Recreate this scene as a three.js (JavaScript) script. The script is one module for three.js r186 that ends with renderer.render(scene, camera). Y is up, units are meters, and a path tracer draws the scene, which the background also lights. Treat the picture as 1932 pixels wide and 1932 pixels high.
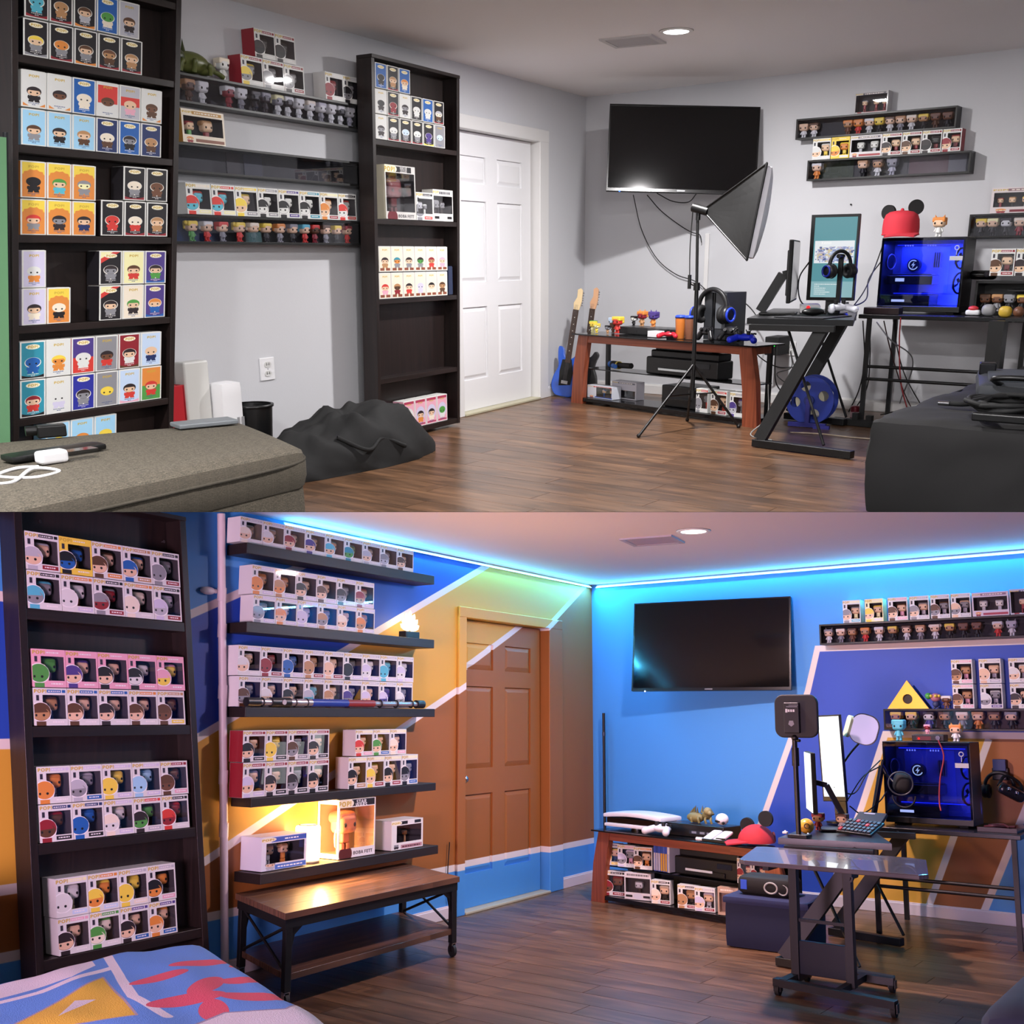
import * as THREE from 'three';
import { mergeGeometries } from 'three/addons/utils/BufferGeometryUtils.js';
import { RoundedBoxGeometry } from 'three/addons/geometries/RoundedBoxGeometry.js';
import { RectAreaLightUniformsLib } from 'three/addons/lights/RectAreaLightUniformsLib.js';

// ------------------------------------------------------------------ camera, rooms, light, exposure
// The place: two rooms one above the other, seen from one spot between them. The grey room stands level; the painted
// room below it is set tilted. Each room has a corner (the origin) with a left wall L and a right wall R; along each
// wall x runs to the right, y up and z out of the wall into the room (metres).
const scene = new THREE.Scene();
scene.background = new THREE.Color(0x000000);
const H = 2.44;
const turnM = (pitch, roll) => new THREE.Matrix4().makeRotationZ(roll).multiply(new THREE.Matrix4().makeRotationX(pitch));
const seenU = turnM(0.281642, 0.007697).setPosition(0.645, 1.602, -9.619);
const seenW = turnM(-0.140638, -0.001606).setPosition(0.676, -2.589, -8.705);
const toWorld = seenU.clone().invert();
const roomW = toWorld.clone().multiply(seenW);
function wallFrame(room, a) {
  const X = new THREE.Vector3(Math.sin(a), 0, -Math.cos(a)), Y = new THREE.Vector3(0, 1, 0), Z = new THREE.Vector3().crossVectors(X, Y);
  return room.clone().multiply(new THREE.Matrix4().makeBasis(X, Y, Z));
}
const I4 = new THREE.Matrix4();
const FR = {
  UL: wallFrame(I4, 0.53355), UR: wallFrame(I4, 0.53355 + 1.68709),
  WL: wallFrame(roomW, 0.58287), WR: wallFrame(roomW, 0.58287 + 1.62591),
  U: I4, W: roomW,
};
const camera = new THREE.PerspectiveCamera(2 * Math.atan(1066 / 2000) * 180 / Math.PI, 1, 0.05, 60);
camera.setViewOffset(2132, 2132, 100, 0, 1932, 1932);
camera.position.setFromMatrixPosition(toWorld);
camera.quaternion.setFromRotationMatrix(toWorld);
scene.add(camera);
// the flat plane between the rooms (through the camera, level with the line where they meet)
const eye = camera.position.clone();
const rayTo = (px, py) => new THREE.Vector3((px - 966) / 2000, -(py - 1066) / 2000, -1).applyQuaternion(camera.quaternion);
const between = rayTo(0, 966).cross(rayTo(1932, 966)).normalize();
if (between.dot(new THREE.Vector3(0, 1, 0)) < 0) between.negate();

const renderer = new THREE.WebGLRenderer({ antialias: true });
renderer.toneMapping = THREE.LinearToneMapping;
renderer.toneMappingExposure = 1.22;
renderer.shadowMap.enabled = true;
RectAreaLightUniformsLib.init();
const LAMP_U = { power: 1650, color: [1, 0.97, 0.97] };
const LAMP_W = { power: 1350, color: [1, 0.72, 0.74] };
const LED = { power: 300, color: [0.07, 0.58, 1.0] };
const ADDED_FILL_W = { power: 84, glow: 0.9, color: [1, 0.63, 0.72] };  // unseen fill added for the painted room, from the right
const ADDED_FILL_U = { power: 15, glow: 0.9, color: [1, 0.97, 0.97] };  // added fill that lifts the grey room ceiling and shelves
const ADDED_FILL_W2 = { power: 78, glow: 0.9, color: [1, 0.64, 0.86] };  // second unseen fill added for the painted room, from the left
const LAMP_SHELF = 8;

// ------------------------------------------------------------------ helpers
let seed = 7;
const rnd = () => { seed = (seed * 1664525 + 1013904223) >>> 0; return seed / 4294967296; };
const used = {};
function numbered(n) { const k = used[n] = (used[n] ?? -1) + 1; return k ? n + '_' + String(k).padStart(3, '0') : n; }
const mats = {};
function std(color, rough = 0.6, metal = 0, more = {}) {
  const key = color + '|' + rough + '|' + metal + '|' + (more.key ?? JSON.stringify(more));
  if (!mats[key]) { const { key: _, ...m } = more; mats[key] = new THREE.MeshPhysicalMaterial({ color, roughness: rough, metalness: metal, ...m }); }
  return mats[key];
}
const glow = (color, k = 1) => std(0x000000, 0.6, 0, { emissive: new THREE.Color(color), emissiveIntensity: k, key: 'glow' + color + k });
const pane = (tint = 0xffffff, rough = 0.04) => std(tint, rough, 0, { transmission: 1, thickness: 0, ior: 1.45 });
function flat(g) {
  const n = g.index ? g.toNonIndexed() : g;
  if (!n.attributes.uv) n.setAttribute('uv', new THREE.BufferAttribute(new Float32Array(n.attributes.position.count * 2), 2));
  for (const k of Object.keys(n.attributes)) if (!['position', 'normal', 'uv', 'color'].includes(k)) n.deleteAttribute(k);
  return n;
}
const merge = (...gs) => mergeGeometries(gs.flat(9).map(flat));
const mv = (g, x = 0, y = 0, z = 0, rx = 0, ry = 0, rz = 0) => g.applyMatrix4(new THREE.Matrix4().makeRotationFromEuler(new THREE.Euler(rx, ry, rz)).setPosition(x, y, z));
const box = (w, h, d, x = 0, y = 0, z = 0, bev = 0) => mv(bev ? new RoundedBoxGeometry(w, h, d, 2, Math.min(bev, w / 2.01, h / 2.01, d / 2.01)) : new THREE.BoxGeometry(w, h, d), x, y, z);
// box given by its limits
const lim = (x0, x1, y0, y1, z0, z1, bev = 0) => box(x1 - x0, y1 - y0, z1 - z0, (x0 + x1) / 2, (y0 + y1) / 2, (z0 + z1) / 2, bev);
const cyl = (r0, r1, h, x = 0, y = 0, z = 0, rx = 0, rz = 0, seg = 20, open = false) => mv(new THREE.CylinderGeometry(r1, r0, h, seg, 1, open), x, y, z, rx, 0, rz);
const sph = (r, x = 0, y = 0, z = 0, sx = 1, sy = 1, sz = 1, seg = 16) => mv(new THREE.SphereGeometry(r, seg, Math.ceil(seg * 0.7)).scale(sx, sy, sz), x, y, z);
const V = (x, y, z) => new THREE.Vector3(x, y, z);
const tube = (pts, r, seg = 0, rad = 6) => new THREE.TubeGeometry(new THREE.CatmullRomCurve3(pts.map((p) => V(...p))), seg || pts.length * 6, r, rad);
function bar(a, b, w, d = w, bev = 0) {          // a straight bar of section w x d from a to b
  const A = V(...a), Bv = V(...b), g = box(w, A.distanceTo(Bv), d, 0, 0, 0, bev);
  const y = Bv.clone().sub(A).normalize(), x = V(0, 0, 0).crossVectors(y, Math.abs(y.z) > 0.95 ? V(0, 1, 0) : V(0, 0, 1)).normalize(), z = V(0, 0, 0).crossVectors(x, y);
  return g.applyMatrix4(new THREE.Matrix4().makeBasis(x, y, z).setPosition(A.add(Bv).multiplyScalar(0.5)));
}
function rod(a, b, r, seg = 10) {
  const A = V(...a), Bv = V(...b), g = new THREE.CylinderGeometry(r, r, A.distanceTo(Bv), seg);
  return g.applyMatrix4(new THREE.Matrix4().makeRotationFromQuaternion(new THREE.Quaternion().setFromUnitVectors(V(0, 1, 0), Bv.clone().sub(A).normalize())).setPosition(A.add(Bv).multiplyScalar(0.5)));
}
const lathe = (pts, x = 0, y = 0, z = 0, seg = 24) => mv(new THREE.LatheGeometry(pts.map((p) => new THREE.Vector2(...p)), seg), x, y, z);
function shape(pts, holes = []) {
  const s = new THREE.Shape(pts.map((p) => new THREE.Vector2(...p)));
  for (const h of holes) s.holes.push(new THREE.Path(h.map((p) => new THREE.Vector2(...p))));
  return s;
}
const slab = (pts, depth, holes = [], bev = 0) => new THREE.ExtrudeGeometry(shape(pts, holes), { depth, bevelEnabled: bev > 0, bevelThickness: bev, bevelSize: bev, bevelSegments: 2, curveSegments: 12 });
const rect = (x0, y0, x1, y1) => [[x0, y0], [x1, y0], [x1, y1], [x0, y1]];
function roundRect(w, h, r, n = 6) {
  const p = [];
  for (const [cx, cy, a] of [[w / 2 - r, h / 2 - r, 0], [-w / 2 + r, h / 2 - r, 1], [-w / 2 + r, -h / 2 + r, 2], [w / 2 - r, -h / 2 + r, 3]])
    for (let i = 0; i <= n; i++) { const t = (a + i / n) * Math.PI / 2; p.push([cx + r * Math.cos(t), cy + r * Math.sin(t)]); }
  return p;
}
const lean = (g, k, y0 = 0) => { const p = g.attributes.position; for (let i = 0; i < p.count; i++) p.setX(i, p.getX(i) + k * (p.getY(i) - y0)); return g; };
function paint(g, hex) {                          // one colour for all vertices of a geometry
  const n = flat(g), c = new THREE.Color(hex), a = new Float32Array(n.attributes.position.count * 3);
  for (let i = 0; i < a.length; i += 3) { a[i] = c.r; a[i + 1] = c.g; a[i + 2] = c.b; }
  n.setAttribute('color', new THREE.BufferAttribute(a, 3)); return n;
}
const vcol = new THREE.MeshPhysicalMaterial({ vertexColors: true, roughness: 0.45 });
function tag(o, label, category, group) { if (label) o.userData.label = label; if (category) o.userData.category = category; if (group) o.userData.group = group; return o; }
function place(o, fr, x = 0, y = 0, z = 0, turn = 0, tilt = 0, roll = 0) {
  const m = FR[fr].clone().multiply(new THREE.Matrix4().makeRotationFromEuler(new THREE.Euler(tilt, turn, roll, 'YXZ')).setPosition(x, y, z));
  m.decompose(o.position, o.quaternion, o.scale); o.scale.set(1, 1, 1);
  scene.add(o); return o;
}
function thing(name, label, category, fr, at = [0, 0, 0], turn = 0, group, tilt = 0, roll = 0) {
  const o = new THREE.Group(); o.name = numbered(name);
  return place(tag(o, label, category, group), fr, ...at, turn, tilt, roll);
}
function part(parent, name, g, m, label) {
  const o = new THREE.Mesh(Array.isArray(g) ? merge(g) : g, m); o.name = name; o.castShadow = o.receiveShadow = true;
  if (label) o.userData.label = label; parent.add(o); return o;
}
function single(name, label, category, fr, at, g, m, turn = 0, group) {
  const o = new THREE.Mesh(Array.isArray(g) ? merge(g) : g, m); o.name = numbered(name); o.castShadow = o.receiveShadow = true;
  return place(tag(o, label, category, group), fr, ...at, turn);
}
function struct(name, fr, g, m, label) {
  const o = new THREE.Mesh(Array.isArray(g) ? merge(g) : g, m); o.name = numbered(name); o.castShadow = o.receiveShadow = true; o.userData.kind = 'structure';
  if (label) o.userData.label = label;
  return place(o, fr);
}
// end everything that would reach through the plane between the rooms at that plane
function cutAt(root, side, gap = 0.0006) {
  root.updateMatrixWorld(true);
  root.traverse((o) => {
    if (!o.isMesh) return;
    const g = flat(o.geometry.clone()), names = Object.keys(g.attributes), w = V(0, 0, 0), out = Object.fromEntries(names.map((n) => [n, []]));
    const n = g.attributes.position.count, dist = [];
    for (let i = 0; i < n; i++) dist.push(side * w.fromBufferAttribute(g.attributes.position, i).applyMatrix4(o.matrixWorld).sub(eye).dot(between) - gap);
    if (dist.every((d) => d >= 0)) return;
    for (let t = 0; t < n; t += 3) {
      const poly = [];
      for (let k = 0; k < 3; k++) {
        const a = t + k, b = t + (k + 1) % 3;
        if (dist[a] >= 0) poly.push([a, a, 0]);
        if ((dist[a] >= 0) !== (dist[b] >= 0)) poly.push([a, b, dist[a] / (dist[a] - dist[b])]);
      }
      for (let k = 1; k + 1 < poly.length; k++) for (const [a, b, f] of [poly[0], poly[k], poly[k + 1]])
        for (const nm of names) { const at = g.attributes[nm]; for (let c = 0; c < at.itemSize; c++) out[nm].push(at.array[a * at.itemSize + c] * (1 - f) + at.array[b * at.itemSize + c] * f); }
    }
    const h = new THREE.BufferGeometry();
    for (const nm of names) h.setAttribute(nm, new THREE.BufferAttribute(new Float32Array(out[nm]), g.attributes[nm].itemSize));
    o.geometry = h;
  });
  return root;
}
function canvas(w, h, draw, wrap = false) {
  const c = document.createElement('canvas'); c.width = w; c.height = h; draw(c.getContext('2d'), w, h);
  const t = new THREE.CanvasTexture(c); t.colorSpace = THREE.SRGBColorSpace; t.magFilter = THREE.LinearFilter; t.anisotropy = 8;
  if (wrap) t.wrapS = t.wrapT = THREE.RepeatWrapping;
  return t;
}
// smooth repeating noise, 0..1
const grid = []; for (let i = 0; i < 4096; i++) grid.push(rnd());
function noise(x, y, per = 64) {
  const X = Math.floor(x), Y = Math.floor(y), f = x - X, g = y - Y, u = f * f * (3 - 2 * f), v = g * g * (3 - 2 * g);
  const at = (a, b) => grid[(((a % per) + per) % per) + 64 * (((b % per) + per) % per)];
  return (at(X, Y) * (1 - u) + at(X + 1, Y) * u) * (1 - v) + (at(X, Y + 1) * (1 - u) + at(X + 1, Y + 1) * u) * v;
}
function field(n, f, srgb = true) {              // an n x n texture computed per point: f(u, v) gives [r, g, b] in 0..255
  const d = new Uint8Array(n * n * 4);
  for (let y = 0; y < n; y++) for (let x = 0; x < n; x++) { const c = f(x / n, y / n), i = (y * n + x) * 4; d[i] = c[0]; d[i + 1] = c[1]; d[i + 2] = c[2]; d[i + 3] = 255; }
  const t = new THREE.DataTexture(d, n, n); if (srgb) t.colorSpace = THREE.SRGBColorSpace;
  t.magFilter = THREE.LinearFilter; t.wrapS = t.wrapT = THREE.RepeatWrapping; t.needsUpdate = true; return t;
}
const uvFrom = (g, f) => { const p = g.attributes.position, u = new Float32Array(p.count * 2); for (let i = 0; i < p.count; i++) { const [a, b] = f(p.getX(i), p.getY(i), p.getZ(i)); u[2 * i] = a; u[2 * i + 1] = b; } g.setAttribute('uv', new THREE.BufferAttribute(u, 2)); return g; };
// ------------------------------------------------------------------ surfaces of the rooms
const plaster = field(256, (u, v) => { const n = 118 + 60 * noise(u * 64, v * 64) + 40 * noise(u * 32 + 9, v * 32); return [n, n, n]; }, false);
plaster.repeat.set(2.5, 2.5);
const wood = field(1024, (u, v) => {              // planks: grain along u
  const g = noise(u * 8, v * 64, 64) * 0.45 + noise(u * 16 + 7, v * 128, 64) * 0.3 + noise(u * 4, v * 16 + 3, 16) * 0.45, k = noise(u * 8 + 31, v * 24 + 5, 8) > 0.78 ? 0.72 : 1;
  const t = Math.min(1, Math.max(0, g - 0.1)) * k;
  return [72 + 80 * t, 53 + 62 * t, 38 + 48 * t];
});
const rustic = field(512, (u, v) => { const g = noise(u * 64, v * 5, 64) * 0.55 + noise(u * 128, v * 8, 64) * 0.25 + noise(u * 20 + 3, v * 3 + 1, 4) * 0.45; const t = Math.max(0, g - 0.2); return [52 + 78 * t, 38 + 54 * t, 31 + 40 * t]; });
const greyGrain = field(512, (u, v) => { const g = noise(u * 64, v * 4, 64) * 0.55 + noise(u * 128, v * 6, 64) * 0.3; const t = Math.max(0, g - 0.1); return [78 + 50 * t, 72 + 48 * t, 76 + 48 * t]; });
const darkGrain = field(512, (u, v) => { const t = noise(u * 64, v * 6, 64) * 0.6 + noise(u * 32 + 3, v * 3, 32) * 0.4; return [24 + 17 * t, 18 + 11 * t, 17 + 10 * t]; });
const M = {
  greyWall: std(0xc9cace, 0.75, 0, { bumpMap: plaster, bumpScale: 0.0006, key: 'greyWall' }),
  ceilU: std(0xeeeae9, 0.9, 0, { bumpMap: plaster, bumpScale: 0.0012, key: 'ceilU' }),
  ceilW: std(0xe2d8de, 0.9, 0, { bumpMap: plaster, bumpScale: 0.0012, key: 'ceilW' }),
  white: std(0xe6e6e8, 0.45), trim: std(0xdedddc, 0.4),
  espresso: std(0xffffff, 0.38, 0, { map: darkGrain, key: 'espresso' }),
  black: std(0x0b0b0c, 0.4), matt: std(0x0e0e0f, 0.75), blackGloss: std(0x08080a, 0.12), metal: std(0x15161a, 0.35, 0.6), chrome: std(0xc8c8cc, 0.15, 1),
};
const floorMats = [0xf2ece6, 0xeae3dd, 0xe4dcd5, 0xefe8e2].map((c, i) => std(c, 0.3, 0, { map: wood, key: 'plank' + i }));

function planks(fr, x0, x1, z0, z1, side) {
  const base = struct('floor', fr, lim(x0 - 1, x1 + 2, -0.14, -0.006, z0 - 0.2, z1 + 4), std(0x2c1f17, 0.7));
  const w = 0.17, L = 1.22;
  let row = 0;
  for (let z = z0; z < z1; z += w, row++) {
    const off = (row * 0.437) % 1 * L;
    for (let x = x0 - off; x < x1; x += L) {
      const g = box(L - 0.003, 0.006, w - 0.003, x + L / 2, -0.003, z + w / 2), ou = rnd(), ov = rnd();
      uvFrom(g, (a, b, c) => [a / 1.6 + ou, c / 1.6 + ov]);
      const m = part(base, 'plank', g, floorMats[Math.floor(rnd() * 4)]);
      m.position.set(0, 0, 0);
    }
  }
  return cutAt(base, side);
}
function doorway(fr, x0, x1, top, lx0, lx1, lt, sheet, sheetDoor, knobX) {
  // casing around the opening, jambs, threshold and a six-panel leaf set back in the wall
  const d = new THREE.Group(); d.name = numbered('door_1'); d.userData.kind = 'structure'; place(d, fr);
  part(d, 'casing', [lim(x0, lx0, 0, top, 0, 0.022, 0.006), lim(lx1 + 0.02, x1, 0, top, 0, 0.022, 0.006), lim(x0, x1, lt, top, 0, 0.024, 0.006)], sheet);
  part(d, 'jamb', [lim(lx0 - 0.012, lx0, 0, lt, -0.11, 0.004), lim(lx1 + 0.02, lx1 + 0.032, 0, lt, -0.11, 0.004), lim(lx0, lx1 + 0.02, lt, lt + 0.012, -0.11, 0.004)], sheet);
  part(d, 'threshold', lim(lx0, lx1 + 0.02, 0, 0.018, -0.12, 0.03, 0.005), std(0xb8b39a, 0.5));
  const W = lx1 - lx0, fx = (t) => lx0 + 0.004 + t * (W - 0.008), fy = (t) => 0.02 + t * (lt - 0.025), zf = -0.055;
  const X = [0, 0.075, 0.4, 0.545, 0.875, 1], Y = [0, 0.115, 0.385, 0.475, 0.765, 0.825, 0.92, 1], s = [];
  for (const [a, b] of [[0, 1], [2, 3], [4, 5]]) s.push(lim(fx(X[a]), fx(X[b]), fy(0), fy(1), zf - 0.035, zf));
  for (const [a, b] of [[0, 1], [2, 3], [4, 5], [6, 7]]) for (const [p, q] of [[1, 2], [3, 4]]) s.push(lim(fx(X[p]), fx(X[q]), fy(Y[a]), fy(Y[b]), zf - 0.035, zf));
  part(d, 'leaf', s, sheetDoor);
  for (const [a, b] of [[1, 2], [3, 4], [5, 6]]) for (const [p, q] of [[1, 2], [3, 4]]) {
    const ax = fx(X[p]), bx = fx(X[q]), ay = fy(Y[a]), by = fy(Y[b]), m = 0.035;
    const g = new THREE.BufferGeometry(), v = [], quad = (...c) => { for (const i of [0, 1, 2, 0, 2, 3]) v.push(...c[i]); };
    const o = [[ax, ay], [bx, ay], [bx, by], [ax, by]], n = [[ax + m, ay + m], [bx - m, ay + m], [bx - m, by - m], [ax + m, by - m]];
    for (let i = 0; i < 4; i++) { const j = (i + 1) % 4; quad([...o[i], zf - 0.016], [...o[j], zf - 0.016], [...n[j], zf - 0.002], [...n[i], zf - 0.002]); }
    quad(...n.map((c) => [...c, zf - 0.002]));
    g.setAttribute('position', new THREE.Float32BufferAttribute(v, 3)); g.computeVertexNormals();
    part(d, 'panel', g, sheetDoor);
  }
  if (knobX) { const k = part(d, 'knob', [mv(lathe([[0, 0.062], [0.016, 0.06], [0.027, 0.045], [0.022, 0.03], [0.011, 0.024], [0.011, 0.008], [0.03, 0.006], [0.03, 0]]), 0, 0, 0, Math.PI / 2)], M.chrome); k.position.set(knobX, 0.9, zf); }
  return d;
}
// a wall with thickness and an opening; its front (with uv in wall metres) faces +z
function wall(name, fr, x0, x1, m, hole, label) {
  const g = slab(rect(x0, -0.1, x1, H + 0.1), 0.12, hole ? [rect(...hole)] : []);
  return struct(name, fr, g.translate(0, 0, -0.12), m, label);
}
function baseboards(fr, spans, m) { spans.forEach(([a, b], i) => struct('baseboard_' + (fr[1] === 'L' ? 'left' : 'right'), fr, [lim(a, b, 0, 0.075, 0, 0.014, 0.004), lim(a, b, 0.07, 0.085, 0, 0.009, 0.003)], m)); }

// ------------------------------------------------------------------ the grey room (above)
cutAt(wall('wall_left', 'UL', -8.6, 0.3, M.greyWall, [-2.012, 0, -0.838, 2.03]), 1);
cutAt(wall('wall_right', 'UR', -0.3, 8.4, M.greyWall), 1);
cutAt(wall('wall_front', 'UL', 0, 0, M.greyWall), 1).removeFromParent();
for (const [fr, at, len] of [['UR', 9.2, 12], ['UL', 6.2, 14]]) {
  const w = new THREE.Mesh(new THREE.BoxGeometry(len, 5.4, 0.12), M.greyWall); w.name = numbered('wall_back'); w.userData.kind = 'structure';
  place(w, fr, fr === 'UR' ? 2 : -3, 0, at); cutAt(w, 1);
}
cutAt(struct('ceiling', 'UR', lim(-7, 9, H, H + 0.12, -7, 10), M.ceilU), 1);
planks('UR', -1.6, 6.4, -3.5, 5.4, 1);
doorway('UL', -2.09, -0.695, 2.112, -2.0, -0.86, 2.02, M.trim, M.white, 0);
cutAt(baseboards('UL', [[-4.7, -2.09], [-0.695, 0]], M.trim) ?? new THREE.Group(), 1);
baseboards('UR', [[0, 4.2]], M.trim);

// ------------------------------------------------------------------ the painted room (below)
// paint: bands of colour with white lines, laid out in wall metres
const PAINT = { sky: '#4b97e0', deep: '#2a4fb8', gold: '#d9a43c', brown: '#9a5c26', line: '#e9ddd8' };
function wallPaint(x0, x1, y1, draw) {
  const t = canvas(2048, 1024, (c, w, h) => {
    c.setTransform(w / (x1 - x0), 0, 0, -h / y1, -x0 * w / (x1 - x0), h);
    const poly = (col, ...p) => { c.fillStyle = col; c.beginPath(); p.forEach(([x, y], i) => i ? c.lineTo(x, y) : c.moveTo(x, y)); c.closePath(); c.fill(); };
    const line = (wd, ...p) => { c.strokeStyle = PAINT.line; c.lineWidth = wd; c.lineJoin = 'miter'; c.beginPath(); p.forEach(([x, y], i) => i ? c.lineTo(x, y) : c.moveTo(x, y)); c.stroke(); };
    draw(poly, line);
  });
  t.wrapS = t.wrapT = THREE.ClampToEdgeWrapping; t.repeat.set(1 / (x1 - x0), 1 / y1); t.offset.set(-x0 / (x1 - x0), 0);
  return std(0xffffff, 0.55, 0, { map: t, bumpMap: plaster, bumpScale: 0.0004, key: 'paint' + Math.random.length + x0 + x1 + y1 });
}
const bandsLeft = (rise) => (poly, line) => {
  const A = [[-9, 1.85], [-4.25, 1.85], [-2.85, 2.46]], B = [[-9, 1.215], [-4.18, 1.215], [-1.55, 2.43], [-1.5, 2.46]], C = rise, D = [[-9, 0.32], [1, 0.32]];
  poly(PAINT.sky, [-9, 0], [1, 0], [1, 2.6], [-9, 2.6]);
  poly(PAINT.deep, ...A, [1, 2.5], [1, 0], [-9, 0]); poly(PAINT.gold, ...B, [1, 2.5], [1, 0], [-9, 0]); poly(PAINT.brown, ...C, [1, 2.5], [1, 0], [-9, 0]);
  poly(PAINT.sky, ...D, [1, 0], [-9, 0]);
  for (const l of [A, B, C, D]) line(0.045, ...l);
};
const paintL = wallPaint(-6.2, 0.2, 2.5, bandsLeft([[-9, 0.6], [-4.08, 0.6], [-2.05, 1.455], [-0.745, 2.02], [-0.1, 2.43], [0, 2.5]]));
const paintDoor = wallPaint(-6.2, 0.2, 2.501, bandsLeft([[-9, 0.6], [-4.08, 0.6], [-1.83, 1.64], [-1.2, 1.94], [-1.0, 2.04], [0, 2.5]]));
const paintR = wallPaint(-0.2, 5.2, 2.502, (poly, line) => {
  const slopeA = [[1.22, 0], [1.50, 0.61], [1.87, 1.52], [1.955, 1.83]], B = [[1.94, 0], [2.236, 0.717], [2.42, 1.213]];
  poly(PAINT.sky, [-1, 0], [6, 0], [6, 2.6], [-1, 2.6]);
  poly(PAINT.deep, ...slopeA, [6, 1.83], [6, 0]);
  poly(PAINT.gold, ...B, [6, 1.213], [6, 0]);
  poly(PAINT.brown, [2.63, 0], [3.10, 1.19], [6, 1.19], [6, 0]);
  poly(PAINT.sky, [2.975, 0], [3.40, 0.98], [6, 0.98], [6, 0]);
  line(0.045, ...slopeA, [6, 1.83]); line(0.045, ...B, [6, 1.213]); line(0.045, [2.63, 0], [3.10, 1.19]); line(0.045, [2.975, 0], [3.40, 0.98], [6, 0.98]);
});
const uvWall = (o) => { o.traverse((m) => { if (m.isMesh && m.name !== 'threshold' && m.name !== 'knob') { m.geometry = flat(m.geometry); uvFrom(m.geometry, (x, y) => [x, y]); } }); return o; };
cutAt(uvWall(wall('wall_left', 'WL', -8.4, 0.3, paintL, [-1.852, 0, -0.728, 2.03])), -1);
cutAt(uvWall(wall('wall_right', 'WR', -0.3, 6.6, paintR)), -1);
for (const [fr, at, len] of [['WR', 8.6, 12], ['WL', 6.2, 14]]) {
  const w = new THREE.Mesh(new THREE.BoxGeometry(len, 5.4, 0.12), std(0x6f78b0, 0.7)); w.name = numbered('wall_back'); w.userData.kind = 'structure';
  place(w, fr, fr === 'WR' ? 2 : -3, 1.2, at); cutAt(w, -1);
}
cutAt(struct('ceiling', 'WR', lim(-7, 9, H, H + 0.08, -6, 10), M.ceilW), -1);
planks('WR', -1.6, 5.6, -3.4, 5.6, -1);
uvWall(doorway('WL', -1.93, -0.53, 2.095, -1.84, -0.75, 2.02, paintL, paintDoor, -1.80));
baseboards('WL', [[-5.2, -1.93], [-0.53, 0]], std(0xdfd3d6, 0.4)); baseboards('WR', [[0, 4.6]], std(0xdfd3d6, 0.4));
// added thin sheet that stops light between the two rooms, open around the camera
{
  const f = V(0, 0, -1).applyQuaternion(camera.quaternion); f.addScaledVector(between, -f.dot(between)).normalize();
  const r = V(0, 0, 0).crossVectors(f, between), hole = []; for (let i = 0; i < 20; i++) hole.push([0.9 * Math.cos(i * Math.PI / 10), 0.9 * Math.sin(i * Math.PI / 10)]);
  const o = new THREE.Mesh(slab(rect(-9, -7, 9, 9.5), 0.0003, [hole]).translate(0, 0, -0.00015), M.matt);
  o.name = 'trim_1'; o.userData.kind = 'structure'; o.matrix.makeBasis(r, f, between).setPosition(eye); o.matrix.decompose(o.position, o.quaternion, o.scale); scene.add(o);
}
// ------------------------------------------------------------------ fixed lamps
function areaLight(fr, at, toward, w, h, color, power) {
  const l = new THREE.RectAreaLight(new THREE.Color(...color), power, w, h); scene.add(l);
  const m = FR[fr], p = V(...at).applyMatrix4(m), d = V(...toward).transformDirection(m), x = V(1, 0, 0).transformDirection(m);
  const z = d.clone().negate(); x.addScaledVector(z, -x.dot(z)).normalize();
  l.matrix.makeBasis(x, V(0, 0, 0).crossVectors(z, x), z).setPosition(p); l.matrix.decompose(l.position, l.quaternion, l.scale);
  return l;
}
function downlight(fr, x, z, lamp, label) {
  const t = thing('ceiling_light', label, 'ceiling light', fr, [x, H, z]);
  part(t, 'trim_ring', mv(lathe([[0.07, 0], [0.078, -0.008], [0.098, -0.008], [0.104, 0], [0.07, 0]], 0, 0, 0, 32)), std(0xe8e6e4, 0.5));
  part(t, 'diffuser', cyl(0.078, 0.078, 0.004, 0, -0.004, 0, 0, 0, 32), std(0xffffff, 0.5, 0, { emissive: new THREE.Color(...lamp.color), emissiveIntensity: 5, key: 'lamp' + lamp.power }));
  areaLight(fr, [x, H - 0.012, z], [0, -1, 0], 0.13, 0.13, lamp.color, lamp.power);
}
downlight('UR', 1.914, 1.939, LAMP_U, 'round recessed ceiling light in the grey room with a white ring');
downlight('WR', 1.94, 1.93, LAMP_W, 'round warm recessed ceiling light in the painted room with a white ring');
for (const [x, z, n] of [[0.2, 5.0, 'over the bag'], [3.9, 5.2, 'over the covered sofa'], [2.0, 7.2, 'over the ottoman']]) downlight('UR', x, z, LAMP_U, `recessed ceiling light out of view ${n} in the grey room`);
// ------------------------------------------------------------------ printed cartons
const INK = { K: '#17141a', R: '#8e1f2c', B: '#1f5fae', N: '#1d2f63', W: '#dddedc', S: '#b9b9c2', L: '#9fd0ee', Y: '#f0d24c', O: '#df8a3d', P: '#4c3a86', V: '#cfc9e2', T: '#2f8fa6', G: '#4f9a45', C: '#efe3cf', H: '#5a3a25', F: '#e8c3a2', D: '#6e4630', E: '#8c8c92', M: '#e7a9bd', U: '#b98a5e', A: '#2a2024', X: '#d23a33', J: '#58b8cf', I: '#2a2f9a', Z: '#c4d8f2', Q: '#f0ecb4' };
const SAY = { K: 'black', R: 'dark red', B: 'blue', N: 'navy', W: 'white', S: 'silver', L: 'light blue', Y: 'yellow', O: 'orange', P: 'purple', V: 'lavender', T: 'teal', G: 'green', C: 'cream', H: 'brown', F: 'pale', D: 'dark brown', E: 'grey', M: 'pink', U: 'tan', A: 'dark', X: 'red', J: 'cyan', I: 'deep blue', Z: 'pale blue', Q: 'pale yellow' };
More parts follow.
